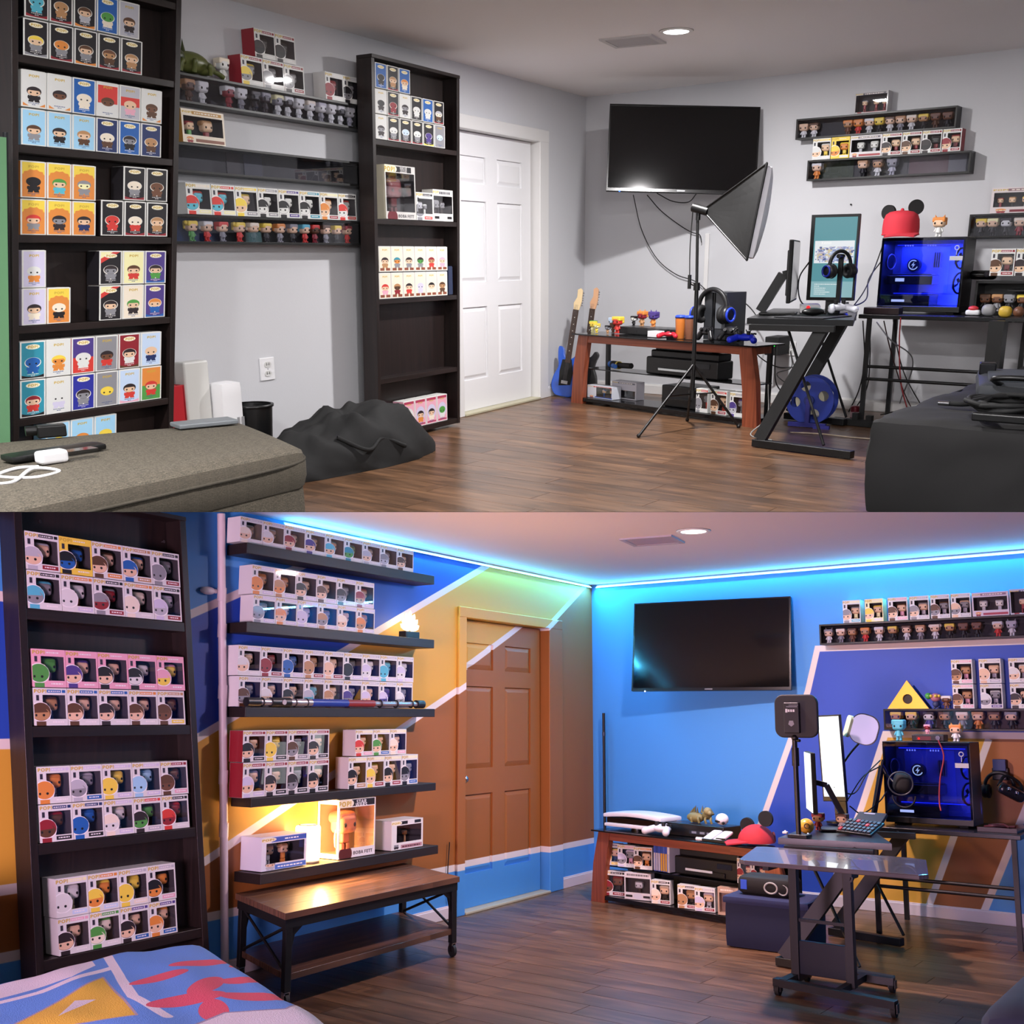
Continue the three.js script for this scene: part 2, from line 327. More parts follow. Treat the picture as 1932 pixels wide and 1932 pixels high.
const ORD = ['first', 'second', 'third', 'fourth', 'fifth', 'sixth', 'seventh', 'eighth', 'ninth', 'tenth', 'eleventh', 'twelfth', 'thirteenth', 'fourteenth', 'fifteenth', 'sixteenth'];
function blob(c, x, y, w, h, col) { c.fillStyle = col; c.beginPath(); c.ellipse(x, y, w / 2, h / 2, 0, 0, 7); c.fill(); }
function logo(c, x, y, s, bubble) {
  if (bubble) blob(c, x, y, s * 1.5, s * 0.72, '#f1ead0');
  c.font = 'bold ' + Math.round(s * 0.5) + 'px sans-serif'; c.textAlign = 'center'; c.textBaseline = 'middle'; c.fillStyle = '#c9a63a'; c.fillText('POP!', x, y);
}
function mannikin(c, x, y, s, hair, skin, suit, rim) {   // big-headed toy figure, y at its feet
  const body = (g) => { c.fillStyle = g ?? suit; c.beginPath(); c.moveTo(x - s * 0.2, y - s * 0.45); c.lineTo(x + s * 0.2, y - s * 0.45); c.lineTo(x + s * 0.3, y); c.lineTo(x + s * 0.05, y); c.lineTo(x, y - s * 0.14); c.lineTo(x - s * 0.05, y); c.lineTo(x - s * 0.3, y); c.fill(); };
  if (rim) { c.lineWidth = s * 0.1; c.strokeStyle = rim; c.lineJoin = 'round'; blob(c, x, y - s * 0.72, s * 0.86, s * 0.72, rim); c.beginPath(); c.rect(x - s * 0.22, y - s * 0.45, s * 0.44, s * 0.4); c.stroke(); }
  body(); blob(c, x - s * 0.27, y - s * 0.32, s * 0.13, s * 0.26, suit); blob(c, x + s * 0.27, y - s * 0.32, s * 0.13, s * 0.26, suit);
  blob(c, x, y - s * 0.74, s * 0.76, s * 0.64, hair); blob(c, x, y - s * 0.66, s * 0.66, s * 0.46, skin);
  c.fillStyle = hair; c.beginPath(); c.ellipse(x, y - s * 0.8, s * 0.37, s * 0.24, 0, Math.PI, 0); c.fill();
  blob(c, x - s * 0.17, y - s * 0.64, s * 0.1, s * 0.11, '#111'); blob(c, x + s * 0.17, y - s * 0.64, s * 0.1, s * 0.11, '#111');
}
const scribble = (c, x, y, w, h, col) => { c.fillStyle = col; let p = x; while (p < x + w - 2) { const l = Math.min(x + w - p, 3 + rnd() * 7); c.fillRect(p, y, l, h); p += l + 2; } };
function cardArt(c, w, h, code) {
  const [b, b2, hair, skin, suit] = [...code].map((k) => INK[k]), st = code[5] ?? '0', m = w * 0.075;
  c.fillStyle = '#dcdcd8'; c.fillRect(0, 0, w, h);
  c.save(); c.beginPath(); c.rect(m, m, w - 2 * m, h - 2 * m); c.clip();
  c.fillStyle = b; c.fillRect(0, 0, w, h); c.fillStyle = b2;
  if (st === '0' && b2 !== b) { c.beginPath(); c.moveTo(0, h * 0.86); c.quadraticCurveTo(w * 0.5, h * 1.0, w, h * 0.86); c.lineTo(w, h); c.lineTo(0, h); c.fill(); }
  if (st === '1') { c.beginPath(); c.moveTo(0, h); c.lineTo(0, h * 0.34); for (let i = 0; i <= 12; i++) { const a = Math.PI * (1 - i / 12), r = i % 2 ? 0.5 : 0.44; c.lineTo(w * (0.5 + r * Math.cos(a)), h * 0.45 - w * r * Math.sin(a) * 0.9); } c.lineTo(w, h * 0.34); c.lineTo(w, h); c.fill(); }
  if (st === '2') { c.beginPath(); c.moveTo(0, 0); c.lineTo(w, 0); c.lineTo(0, h * 0.4); c.fill(); c.fillStyle = INK.Q; c.beginPath(); c.moveTo(0, 0); c.lineTo(w * 0.7, 0); c.lineTo(0, h * 0.26); c.fill(); }
  if (st === '3') { c.fillStyle = INK.O; for (const s of [0, 1]) { c.beginPath(); c.moveTo(s * w, h * 0.84); c.lineTo(w * (0.5 + (s - 0.5) * 0.4), h * 0.95); c.lineTo(s * w, h * 0.95); c.fill(); } }
  if (st === '4') c.fillRect(m, h * 0.1, w, h * 0.5);
  if (st === '5') { c.fillStyle = '#8a4a34'; c.fillRect(w * 0.1, h * 0.84, w * 0.34, h * 0.1); c.fillRect(w * 0.56, h * 0.84, w * 0.34, h * 0.1); }
  if (st === '6') { c.fillRect(0, h * 0.34, w, h * 0.26); }
  if (st === '7') { c.fillRect(0, h * 0.55, w, h * 0.5); }
  if (st === '8') { blob(c, w / 2, h * 0.55, w * 0.8, h * 0.55, b2); c.fillStyle = '#b03a5a'; c.fillRect(0, m, w, h * 0.09); c.fillRect(w * 0.1, h * 0.88, w * 0.8, h * 0.05); }
  c.restore();
  const dark = 'KRBNPIT'.includes(code[0]);
  logo(c, w / 2, h * 0.15, w * 0.36, dark);
  mannikin(c, w / 2, h * 0.84, w * 0.74, hair, skin, suit, st === '5' || st === '3' ? null : dark ? '#e9e6dc' : null);
  if (st !== '5') { scribble(c, w * 0.28, h * 0.86, w * 0.44, h * 0.018, dark ? '#e9e6e6' : '#4a5a86'); scribble(c, w * 0.42, h * 0.9, w * 0.16, h * 0.018, dark ? '#e9e6e6' : '#4a5a86'); }
}
// front print of a window carton: code = title, hair, skin, name band, (frame)
function frontArt(c, w, h, code) {
  const [title, hair, skin, band, frame] = [...code].map((k) => INK[k]);
  c.fillStyle = frame ?? '#d9d5d8'; c.fillRect(0, 0, w, h);
  c.fillStyle = title; c.fillRect(w * 0.4, h * 0.055, w * 0.42, h * 0.075); scribble(c, w * 0.43, h * 0.08, w * 0.36, h * 0.03, '#e9e6e6');
  c.fillStyle = title; c.fillRect(w * 0.85, h * 0.055, w * 0.1, h * 0.075);
  logo(c, w * 0.2, h * 0.1, w * 0.34, false);
  c.fillStyle = '#2b2836'; c.fillRect(w * 0.08, h * 0.2, w * 0.08, h * 0.14);
  c.fillStyle = band; c.fillRect(w * 0.48, h * 0.85, w * 0.46, h * 0.1); scribble(c, w * 0.54, h * 0.88, w * 0.34, h * 0.035, band === '#eeefee' ? '#333' : '#f0ecec');
  c.save(); c.beginPath(); c.rect(0, h * 0.3, w * 0.54, h * 0.7); c.clip();
  blob(c, w * 0.2, h * 0.63, w * 0.64, h * 0.52, '#f4f2f2'); blob(c, w * 0.2, h * 0.63, w * 0.58, h * 0.47, hair); blob(c, w * 0.2, h * 0.69, w * 0.52, h * 0.33, skin);
  c.fillStyle = hair; c.beginPath(); c.moveTo(0, h * 0.66); c.lineTo(w * 0.42, h * 0.64); c.lineTo(w * 0.3, h * 0.5); c.lineTo(0, h * 0.5); c.fill();
  blob(c, w * 0.28, h * 0.72, w * 0.075, h * 0.065, '#121014'); blob(c, w * 0.06, h * 0.72, w * 0.06, h * 0.065, '#121014');
  c.fillStyle = hair; c.fillRect(w * 0.06, h * 0.88, w * 0.28, h * 0.12); c.restore();
}
class Sheet {                                        // a printed sheet that holds many different cartons
  constructor(nx, ny, tw, th) { Object.assign(this, { nx, ny, tw, th, n: 0, cv: document.createElement('canvas') }); this.cv.width = nx * tw; this.cv.height = ny * th; this.c = this.cv.getContext('2d'); this.mat = new THREE.MeshPhysicalMaterial({ roughness: 0.5, clearcoat: 0.15, clearcoatRoughness: 0.06 }); }
  add(draw) { const i = this.n++, x = i % this.nx, y = Math.floor(i / this.nx); if (y >= this.ny) throw new Error('sheet full'); this.c.save(); this.c.translate(x * this.tw, y * this.th); this.c.beginPath(); this.c.rect(0, 0, this.tw, this.th); this.c.clip(); draw(this.c, this.tw, this.th); this.c.restore(); return (u, v) => [(x + 0.01 + 0.98 * u) / this.nx, 1 - (y + 0.01 + 0.98 * (1 - v)) / this.ny]; }
  done() { const t = new THREE.CanvasTexture(this.cv); t.colorSpace = THREE.SRGBColorSpace; t.magFilter = THREE.LinearFilter; t.anisotropy = 8; this.mat.map = t; }
}
const cards = new Sheet(16, 8, 120, 230), fronts = new Sheet(16, 12, 128, 164);
const cornerUV = (uv) => () => uv(0.02, 0.985);
// closed printed carton, base at y = 0, front at z = 0
function cardBox(name, label, group, fr, at, w, h, d, code, k = 0) {
  at = [at[0], at[1] + 0.0015, at[2]]; h -= 0.0025;
  const uv = cards.add((c, a, b) => cardArt(c, a, b, code));
  const g = box(w, h, d, w / 2, h / 2, -d / 2, 0.0018), n = g.attributes.normal, p = g.attributes.position, u = g.attributes.uv;
  for (let i = 0; i < p.count; i++) { const c = n.getZ(i) > 0.7 ? uv(p.getX(i) / w, p.getY(i) / h) : Math.abs(n.getX(i)) > 0.7 ? uv(0.13, 0.32) : uv(0.02, 0.985); u.setXY(i, ...c); }
  const flap = box(w * 0.9, 0.0012, d * 0.92, w / 2, h + 0.0008, -d / 2); uvFrom(flap, cornerUV(uv));
  const t = thing(name, label, 'boxed figure', fr, at, 0, group);
  part(t, 'carton', lean(g, k), cards.mat); part(t, 'lid', lean(flap, k), cards.mat);
  return t;
}
const trayMat = std(0x37333a, 0.7), filmMat = std(0xffffff, 0.008, 0, { transmission: 1, thickness: 0, ior: 1.5, key: 'film' });
function toy(w, h, hair, skin, suit, dMost) {               // figure inside a carton: head, hair, body, legs in one shape
  const s = Math.min(w, h) * 0.5;
  return mergeGeometries([paint(box(s * 1.05, s * 0.8, s * 0.75, 0, h * 0.42 + s * 0.3, 0, s * 0.24), skin), paint(box(s * 1.14, s * 0.5, s * 0.78, 0, h * 0.42 + s * 0.56, -s * 0.08, s * 0.22), hair),
    paint(box(s * 0.48, h * 0.26, s * 0.34, 0, h * 0.3, 0, s * 0.1), suit), paint(box(s * 0.2, h * 0.16, s * 0.28, -s * 0.16, h * 0.09, 0, s * 0.05), suit), paint(box(s * 0.2, h * 0.16, s * 0.28, s * 0.16, h * 0.09, 0, s * 0.05), suit),
    paint(sph(s * 0.09, -s * 0.28, h * 0.42 + s * 0.26, s * 0.36, 1, 1.1, 0.5, 8), '#0c0b0d'), paint(sph(s * 0.09, s * 0.28, h * 0.42 + s * 0.26, s * 0.36, 1, 1.1, 0.5, 8), '#0c0b0d')]).scale(1, 1, Math.min(1, dMost / (s * 0.86)));
}
function windowBox(name, label, group, fr, at, w, h, d, code, k = 0, o = {}) {
  at = [at[0], at[1] + 0.0015, at[2]]; h -= 0.0015;
  const uv = fronts.add(o.draw ?? ((c, a, b) => frontArt(c, a, b, code)));
  const hole = (o.hole ?? [[0.46, 0.175], [0.955, 0.175], [0.955, 0.815], [0.26, 0.815], [0.26, 0.62], [0.37, 0.58], [0.46, 0.49], [0.505, 0.39], [0.49, 0.28]]).map(([a, b]) => [a * w, b * h]);
  const e = 0.0012, front = uvFrom(slab(rect(0, 0, w, h), e, [hole]).translate(0, 0, -e), (x, y) => uv(x / w, y / h));
  const rest = [lim(0, e, 0, h, -d, -e), lim(w - e, w, 0, h, -d, -e), lim(0, w, 0, e, -d, -e), lim(0, w, h - e, h, -d, -e), lim(0, w, 0, h, -d - e, -d)].map((g, i) => uvFrom(g, () => i < 2 && code[0] === 'R' ? uv(0.9, 0.91) : uv(0.02, 0.985)));
  if (o.clearSide) rest[0] = uvFrom(merge(lim(0, e, 0, h, -d, -d + 0.012), lim(0, e, 0, h, -0.012, -e), lim(0, e, 0, h * 0.08, -d + 0.012, -0.012), lim(0, e, h * 0.92, h, -d + 0.012, -0.012)), () => uv(0.02, 0.985));
  const t = thing(name, label, 'boxed figure', fr, at, o.turn ?? 0, group);
  part(t, 'carton', lean(merge(front, ...rest), k), fronts.mat);
  part(t, 'tray', lean(merge(lim(0.002, w - 0.002, 0.002, h - 0.002, -d + 0.001, -d + 0.003), ...(o.clearSide ? [] : [lim(0.002, 0.004, 0.002, h - 0.002, -d + 0.003, -0.003)]), lim(w - 0.004, w - 0.002, 0.002, h - 0.002, -d + 0.003, -0.003), lim(0.004, w - 0.004, 0.002, h * 0.08, -d + 0.003, -0.004)), k), o.tray ?? trayMat);
  const [x0, x1, y0, y1] = [Math.min(...hole.map((p) => p[0])), Math.max(...hole.map((p) => p[0])), Math.min(...hole.map((p) => p[1])), Math.max(...hole.map((p) => p[1]))];
  part(t, 'window', lean(lim(x0 - 0.002, x1 + 0.002, y0 - 0.002, y1 + 0.002, -0.0032, -0.0027), k), filmMat);
  if (o.clearSide) part(t, 'side_window', lim(0.0015, 0.002, h * 0.07, h * 0.93, -d + 0.01, -0.01), filmMat);
  const cs = [...code].map((c) => INK[c]), list = o.toys ?? [[0.63, cs[1], cs[2], o.suit ?? cs[0], 0.92]];
  for (const [fx, a, b, c, sc] of list) part(t, 'figure', lean(toy(Math.min(w, h) * (sc ?? 0.74), h * 0.84, a, b, c, d - 0.016).translate(fx * w, h * 0.085, -d * 0.52), k), vcol);
  return t;
}
const rowInfo = [];
function cardRow(fr, x0, x1, y, h, z, d, codes, where, group, k = 0, from = 0, total = 0) {
  const w = (x1 - x0) / codes.length;
  codes.forEach((code, i) => {
    const style = code[5], look = { 1: 'yellow and orange', 3: 'white', 4: 'white and ' + SAY[code[1]], 2: 'black', 6: 'white and ' + SAY[code[1]], 7: SAY[code[0]] + ' and ' + SAY[code[1]], 8: 'pink', 5: 'cream' }[style] ?? SAY[code[0]];
    cardBox('figure_carton', `${look} carton, ${SAY[code[2]]} topped figure, ${ORD[i + from]} from left, ${where}`, group, fr, [x0 + i * w + 0.001, y, z], w - 0.003, h, d, code, k);
  });
}
function windowRow(fr, x0, x1, y, h, z, d, codes, where, group, k = 0, from = 0) {
  const w = (x1 - x0) / codes.length;
  codes.forEach((code, i) => windowBox('window_carton', `window box, ${SAY[code[1]]} haired portrait, ${ORD[i + from]} from left, ${where}`, group, fr, [x0 + i * w + 0.0015, y, z], w - 0.003, h, d, code, k));
}
// ------------------------------------------------------------------ toy figures on the shelves
const eyeMat = std(0x0b0a0c, 0.2);
function figurine(fr, at, s, hair, skin, suit, label, group, o = {}) {
  const t = thing('toy_figure', label, 'toy figure', fr, [at[0], at[1] + 0.0015, at[2]], o.turn ?? 0, group), hm = std(INK[hair] ?? hair, 0.45), sm = std(INK[skin] ?? skin, 0.45), bm = std(INK[suit] ?? suit, 0.5);
  const w = s * (o.wide ?? 0.62);
  const head = part(t, 'head', box(w, s * 0.46, w * 0.75, 0, s * 0.72, 0, w * 0.24), sm);
  for (const q of [-1, 1]) part(head, 'eye', sph(w * 0.09, q * w * 0.27, s * 0.69, w * 0.36, 1, 1.15, 0.5, 8), eyeMat);
  if (!o.bald) part(t, 'hair', [box(w * 1.1, s * 0.26, w * 0.82, 0, s * 0.87, -w * 0.05, w * 0.12), box(w * 1.08, s * 0.3, w * 0.3, 0, s * 0.74, -w * 0.3, w * 0.1)], hm);
  if (o.ears) part(t, 'ears', [-1, 1].map((q) => mv(new THREE.ConeGeometry(w * 0.16, s * 0.26, 8), q * w * 0.36, s * 1.02, 0, 0, 0, -q * 0.3)), hm);
  if (o.buns) part(t, 'hair_buns', [-1, 1].map((q) => sph(w * 0.2, q * w * 0.55, s * 0.9, 0, 1, 1, 1, 10)), hm);
  part(t, 'body', [cyl(w * 0.28, w * 0.2, s * 0.28, 0, s * 0.35, 0, 0, 0, 12), rod([-w * 0.22, s * 0.45, 0], [-w * 0.36, s * 0.26, w * 0.08], w * 0.075), rod([w * 0.22, s * 0.45, 0], [w * 0.36, s * 0.26, w * 0.08], w * 0.075)], bm);
  part(t, 'legs', [-1, 1].map((q) => merge(cyl(w * 0.1, w * 0.12, s * 0.22, q * w * 0.14, s * 0.12, 0, 0, 0, 10), box(w * 0.2, s * 0.06, w * 0.34, q * w * 0.15, s * 0.03, w * 0.05, s * 0.02))), o.legs ? std(INK[o.legs], 0.5) : bm);
  return t;
}
// glass-fronted display case on the wall
function displayCase(fr, x0, x1, y0, y1, d, label, backs = []) {
  const t = thing('display_case', label, 'display shelf', fr, [x0, y0, 0]), w = x1 - x0, h = y1 - y0, f = 0.012, m = M.black;
  part(t, 'top_board', lim(0, w, h - f, h, 0.0015, d, 0.001), m); part(t, 'bottom_board', lim(0, w, 0, f, 0.0015, d, 0.001), m);
  for (const x of [0, w - f]) part(t, 'end_board', lim(x, x + f, f, h - f, 0.0015, d, 0.001), m);
  part(t, 'back_board', lim(f, w - f, f, h - f, 0.002, 0.006), std(0x1c1c20, 0.6));
  for (const [a, b, col] of backs) part(t, 'backdrop_card', lim(a - x0, b - x0, f, h - f, 0.006, 0.009), std(col, 0.5));
  part(t, 'front_pane', lim(f * 0.4, w - f * 0.4, f * 0.4, h - f * 0.4, d - 0.004, d - 0.001), pane(0xf6f6fa, 0.008));
  return t;
}
function bookcase(name, label, fr, x0, x1, y0, y1, zb, zf, shelves, k, o = {}) {
  const t = thing(name, label, 'bookcase', fr, [0, 0, 0]), b = o.board ?? 0.03, L = (g) => lean(g, k, o.ref ?? 0);
  const wood = (g) => uvFrom(g, (x, y, z) => [(x + z) * 1.5, y * 0.7]), woodH = (g) => uvFrom(g, (x, y, z) => [(y + z) * 1.5, x * 0.7]);
  part(t, 'side_panel', wood(L(lim(x0, x0 + b, y0, y1, zb, zf, 0.002))), M.espresso); part(t, 'side_panel', wood(L(lim(x1 - b, x1, y0, y1, zb, zf, 0.002))), M.espresso);
  part(t, 'top_panel', woodH(L(lim(x0, x1, y1, y1 + 0.02, zb, zf + 0.004, 0.002))), M.espresso);
  part(t, 'back_panel', wood(L(lim(x0 + b, x1 - b, y0, y1, zb, zb + 0.006))), M.espresso);
  for (const [y, th = 0.03] of shelves) part(t, 'shelf', woodH(L(lim(x0 + b, x1 - b, y - th, y, zb + 0.006, zf - 0.004, 0.002))), M.espresso);
  part(t, 'kick_board', woodH(L(lim(x0 + b, x1 - b, y0, y0 + (o.kick ?? 0.05), zf - 0.03, zf - 0.012))), M.espresso);
  if (o.screws) for (const [x, y] of o.screws) part(t, 'wall_screw', L(cyl(0.008, 0.008, 0.004, x, y, zb + 0.008, Math.PI / 2)), M.chrome);
  return t;
}
// ------------------------------------------------------------------ grey room: tall bookcase on the left
const kU = 0.15, xU = (x, y) => x - kU * 0 + kU * (y - 0.49);   // the whole bookcase leans a little
cutAt(bookcase('bookcase', 'tall dark leaning bookcase packed with printed cartons at the left of the grey room', 'UL', -5.858, -4.965, 0.0, 2.4, 0.113, 0.225,
  [[2.3], [1.957], [1.606], [1.248], [0.876], [0.488], [0.09]], kU, { ref: 0.473, screws: [[-5.12, 2.03]] }), 1);
const gU = 'printed cartons in the left bookcase of the grey room', zU = 0.215, dU = 0.085;
cardRow('UL', -5.549, -4.955, 2.106, 0.15, zU, dU, ['KRJJJ', 'KRUUU', 'KOHFS', 'BBGGC', 'SSHFA'], 'topmost row, left bookcase', gU, kU);
cardRow('UL', -5.577, -4.959, 1.957, 0.145, zU, dU, ['KEYFE', 'KROOE', 'KOHFE', 'KRDUH', 'KRUFU'], 'second row down, left bookcase', gU, kU);
cardRow('UL', -5.617, -4.869, 1.757, 0.147, zU, dU, ['WWAFK3', 'WWADW3', 'BBCCC', 'WXHDW4', 'SXFFM6', 'WWHDH3'], 'third row down, left bookcase', gU, kU);
cardRow('UL', -5.640, -4.892, 1.607, 0.146, zU, dU, ['LLHFE', 'LLAFK', 'LLUFH', 'NNCCH', 'BBAEK', 'NNUUH'], 'fourth row down, left bookcase', gU, kU);
cardRow('UL', -5.675, -5.293, 1.398, 0.149, zU, dU, ['YOKKK1', 'YOGFJ1', 'YOEQE1'], 'fifth row down, left bookcase', gU, kU);
cardRow('UL', -5.143, -4.879, 1.409, 0.149, zU, dU, ['KRCCE', 'KKDDD'], 'fifth row down, left bookcase', gU, kU, 3);
cardRow('UL', -5.698, -5.315, 1.248, 0.147, zU, dU, ['YOXFE1', 'YOAEA1', 'YOAFN1'], 'sixth row down, left bookcase', gU, kU);
cardRow('UL', -5.290, -4.899, 1.250, 0.156, zU, dU, ['KKXXX', 'KRCCX', 'KRUFU'], 'sixth row down, left bookcase', gU, kU, 3);
cardRow('UL', -5.724, -5.603, 1.032, 0.156, zU, dU, ['VVWWO'], 'seventh row down, left bookcase', gU, kU);
cardRow('UL', -5.329, -4.936, 1.035, 0.151, zU, dU, ['KXAEE2', 'QQHFX', 'PBAFG'], 'seventh row down, left bookcase', gU, kU, 1);
cardRow('UL', -5.748, -5.501, 0.877, 0.154, zU, dU, ['VVAFC', 'YOCCK1'], 'eighth row down, left bookcase', gU, kU);
cardRow('UL', -5.351, -4.961, 0.877, 0.156, zU, dU, ['KXAFE2', 'CCGFA', 'PBOFB'], 'eighth row down, left bookcase', gU, kU, 2);
cardRow('UL', -5.792, -5.014, 0.651, 0.16, zU, dU, ['TKBBB', 'WWYOO', 'PXWWW7', 'EEADX', 'RHAFW', 'ZZFFN'], 'ninth row down, left bookcase', gU, kU);
cardRow('UL', -5.816, -5.034, 0.489, 0.16, zU, dU, ['TKRFX', 'WWWWV', 'IIAEE', 'EEYYE', 'ZMAFX', 'OGXFX7'], 'tenth row down, left bookcase', gU, kU);
cardRow('UL', -5.717, -5.330, 0.30, 0.152, zU, dU, ['LYYOO', 'LYOOO', 'LYYYO'], 'bottom row, left bookcase', gU, kU);
// ------------------------------------------------------------------ grey room: three wall cases between the bookcases
displayCase('UL', -4.72, -3.08, 1.888, 2.026, 0.11, 'long black glass-fronted wall case under stacked window boxes beside left bookcase');
displayCase('UL', -4.76, -3.08, 1.563, 1.703, 0.11, 'long black wall case, nearly empty, middle of three between the bookcases', [[-4.62, -4.36, 0x121216], [-4.26, -4.16, 0x1c1517], [-4.13, -3.99, 0x1d2030]]);
displayCase('UL', -4.80, -3.08, 1.222, 1.363, 0.11, 'lowest black wall case holding toy figures with yellow and red hair', [[-4.70, -4.42, 0x1d3a66], [-4.42, -4.33, 0x24324a], [-4.2, -3.99, 0x2a2520]]);
[[-4.55, 'U', 'H', 'H'], [-4.46, 'W', 'W', 'W'], [-4.275, 'W', 'R', 'R'], [-4.185, 'W', 'W', 'E'], [-4.085, 'K', 'K', 'K'], [-4.005, 'E', 'A', 'A'], [-3.905, 'Q', 'E', 'W'], [-3.825, 'W', 'K', 'W'], [-3.735, 'W', 'W', 'W'], [-3.64, 'C', 'W', 'W'], [-3.545, 'S', 'W', 'E'], [-3.455, 'W', 'W', 'W'], [-3.37, 'W', 'K', 'W'], [-3.285, 'W', 'W', 'S']].forEach(([x, h, s, b], i) =>
  figurine('UL', [x, 1.9, 0.072], 0.105, h, s, b, `${SAY[h]} helmeted toy figure, ${ORD[i]} from left inside the top wall case`, 'toy figures in the top wall case', { wide: 0.6 }));
[[-4.61, 'Y', 'F', 'G', 'buns'], [-4.505, 'W', 'F', 'X'], [-4.395, 'X', 'F', 'E'], [-4.27, 'Y', 'F', 'X', 'buns'], [-4.165, 'C', 'F', 'K'], [-4.065, 'Y', 'F', 'K'], [-3.955, 'O', 'F', 'E'], [-3.85, 'E', 'F', 'K'], [-3.745, 'J', 'F', 'X'], [-3.66, 'X', 'H', 'R'], [-3.56, 'H', 'F', 'E'], [-3.46, 'Y', 'F', 'K'], [-3.36, 'R', 'F', 'X', 'ears']].forEach(([x, h, s, b, e], i) =>
  figurine('UL', [x, 1.234, 0.072], 0.1, h, s, b, `${SAY[h]} haired toy figure, ${ORD[i]} from left inside the lowest wall case`, 'toy figures in the lowest wall case', { wide: 0.6, [e]: true }));
const gT = 'window boxes stacked on the top wall case';
windowRow('UL', -4.195, -3.702, 2.027, 0.143, 0.1, 0.09, ['RYEWW', 'REEWW', 'RAERW'], 'lower stacked row, top wall case', gT);
windowRow('UL', -4.082, -3.762, 2.171, 0.14, 0.1, 0.09, ['RAKWW', 'RAKWW'], 'upper stacked row, top wall case', gT);
windowRow('UL', -3.522, -3.196, 2.027, 0.147, 0.1, 0.09, ['WRRWW', 'SKEWW'], 'pair at right end, top wall case', gT);
figurine('UL', [-4.29, 2.027, 0.06], 0.11, 'C', 'W', 'W', 'small cream and white toy figure standing between green creature and stacked boxes', null, { wide: 0.6 });
{ // green crawling toy creature
  const t = thing('toy_creature', 'olive green crawling toy creature lying on the top wall case beside bookcase', 'toy creature', 'UL', [-4.53, 2.027, 0.065]), g = std(0x5d6434, 0.35), g2 = std(0x3c4424, 0.4);
  part(t, 'body', [sph(0.06, 0.02, 0.06, 0, 1.9, 0.85, 0.8), sph(0.05, 0.1, 0.045, 0, 1.6, 0.7, 0.7)], g);
  part(t, 'head', [sph(0.05, -0.1, 0.075, 0.01, 1.3, 0.8, 0.9), sph(0.03, -0.15, 0.06, 0.015, 1.4, 0.7, 0.9)], g2);
  part(t, 'horn', mv(new THREE.ConeGeometry(0.012, 0.06, 8), -0.025, 0.135, 0), g2);
  part(t, 'legs', [tube([[-0.06, 0.05, 0.04], [-0.09, 0.05, 0.06], [-0.1, 0.005, 0.05]], 0.012), tube([[0.0, 0.05, 0.05], [-0.02, 0.06, 0.075], [-0.02, 0.008, 0.06]], 0.013), tube([[0.1, 0.04, 0.04], [0.09, 0.05, 0.06], [0.1, 0.008, 0.05]], 0.011), tube([[-0.06, 0.05, -0.03], [-0.1, 0.04, -0.04], [-0.1, 0.008, -0.03]], 0.011)], g);
  part(t, 'tail', tube([[0.15, 0.04, 0], [0.2, 0.03, 0.005], [0.23, 0.015, 0.01]], 0.012), g);
}
// wide window boxes (two toys behind one pane)
const wideHole = [[0.04, 0.24], [0.96, 0.24], [0.96, 0.8], [0.04, 0.8]];
const wideArt = (frame, title, low, words) => (c, w, h) => { c.fillStyle = frame; c.fillRect(0, 0, w, h); c.fillStyle = title; c.fillRect(w * 0.25, h * 0.06, w * 0.68, h * 0.09); scribble(c, w * 0.3, h * 0.085, w * 0.55, h * 0.04, '#efe6dc'); logo(c, w * 0.14, h * 0.1, w * 0.2); c.fillStyle = low; c.fillRect(w * 0.3, h * 0.86, w * 0.66, h * 0.09); mannikin(c, w * 0.17, h * 0.98, w * 0.2, INK.O, INK.F, INK.R); if (words) { c.font = 'bold 14px sans-serif'; c.fillStyle = '#222'; c.fillText(words, w * 0.62, h * 0.905); } };
windowBox('window_carton', 'wide cream window box with two toys standing on the middle wall case', null, 'UL', [-4.636, 1.706, 0.1], 0.288, 0.158, 0.09, 'RXFWC', 0, { draw: wideArt('#e6dccb', '#b8883c', '#8a5a4a'), hole: wideHole, toys: [[0.3, INK.R, INK.F, INK.G, 0.62], [0.7, INK.U, INK.F, INK.R, 0.8]] });
['CXJQW', 'XXJQW', 'YYFEW', 'EKWEW', 'PKWPW', 'TKWTW', 'QOFRW', 'KXWXW'].forEach((code, i) => {
  const xs = [-4.650, -4.477, -4.307, -4.137, -3.975, -3.800, -3.622, -3.458, -3.288];
  windowBox('window_carton', `window box, ${SAY[code[1]]} haired portrait, ${ORD[i]} from left on the lowest wall case`, 'window boxes on the lowest wall case', 'UL', [xs[i] + 0.002, 1.365, 0.1], xs[i + 1] - xs[i] - 0.005, 0.152, 0.09, code);
});
// ------------------------------------------------------------------ grey room: second bookcase beside the door
const zP = 0.215;
bookcase('bookcase', 'tall dark half-empty bookcase standing beside the white door in the grey room', 'UL', -3.297, -2.355, 0.02, 2.275, 0.113, 0.225, [[1.829, 0.03], [1.376, 0.03], [0.9, 0.03], [0.412, 0.03], [0.055, 0.03]], 0.035, { ref: 0.8, kick: 0.004, screws: [[-2.5, 1.9]] });
const gP = 'printed cartons in the bookcase beside the door';
cardRow('UL', -3.206, -2.849, 2.117, 0.14, zP, 0.085, ['BBKKK', 'KRUFU', 'BBOFC'], 'top row, bookcase beside the door', gP, 0.035);
cardRow('UL', -3.217, -2.483, 1.975, 0.138, zP, 0.085, ['WWKKA', 'KRRRR', 'WWAEA', 'KKWWW', 'BBWWW', 'KRSCH'], 'second row, bookcase beside the door', gP, 0.035);
cardRow('UL', -3.227, -2.476, 1.832, 0.14, zP, 0.085, ['WWAEA', 'KRWWE', 'KRZZE', 'KRWWE', 'KYPPP', 'EEZZE'], 'third row, bookcase beside the door', gP, 0.035);
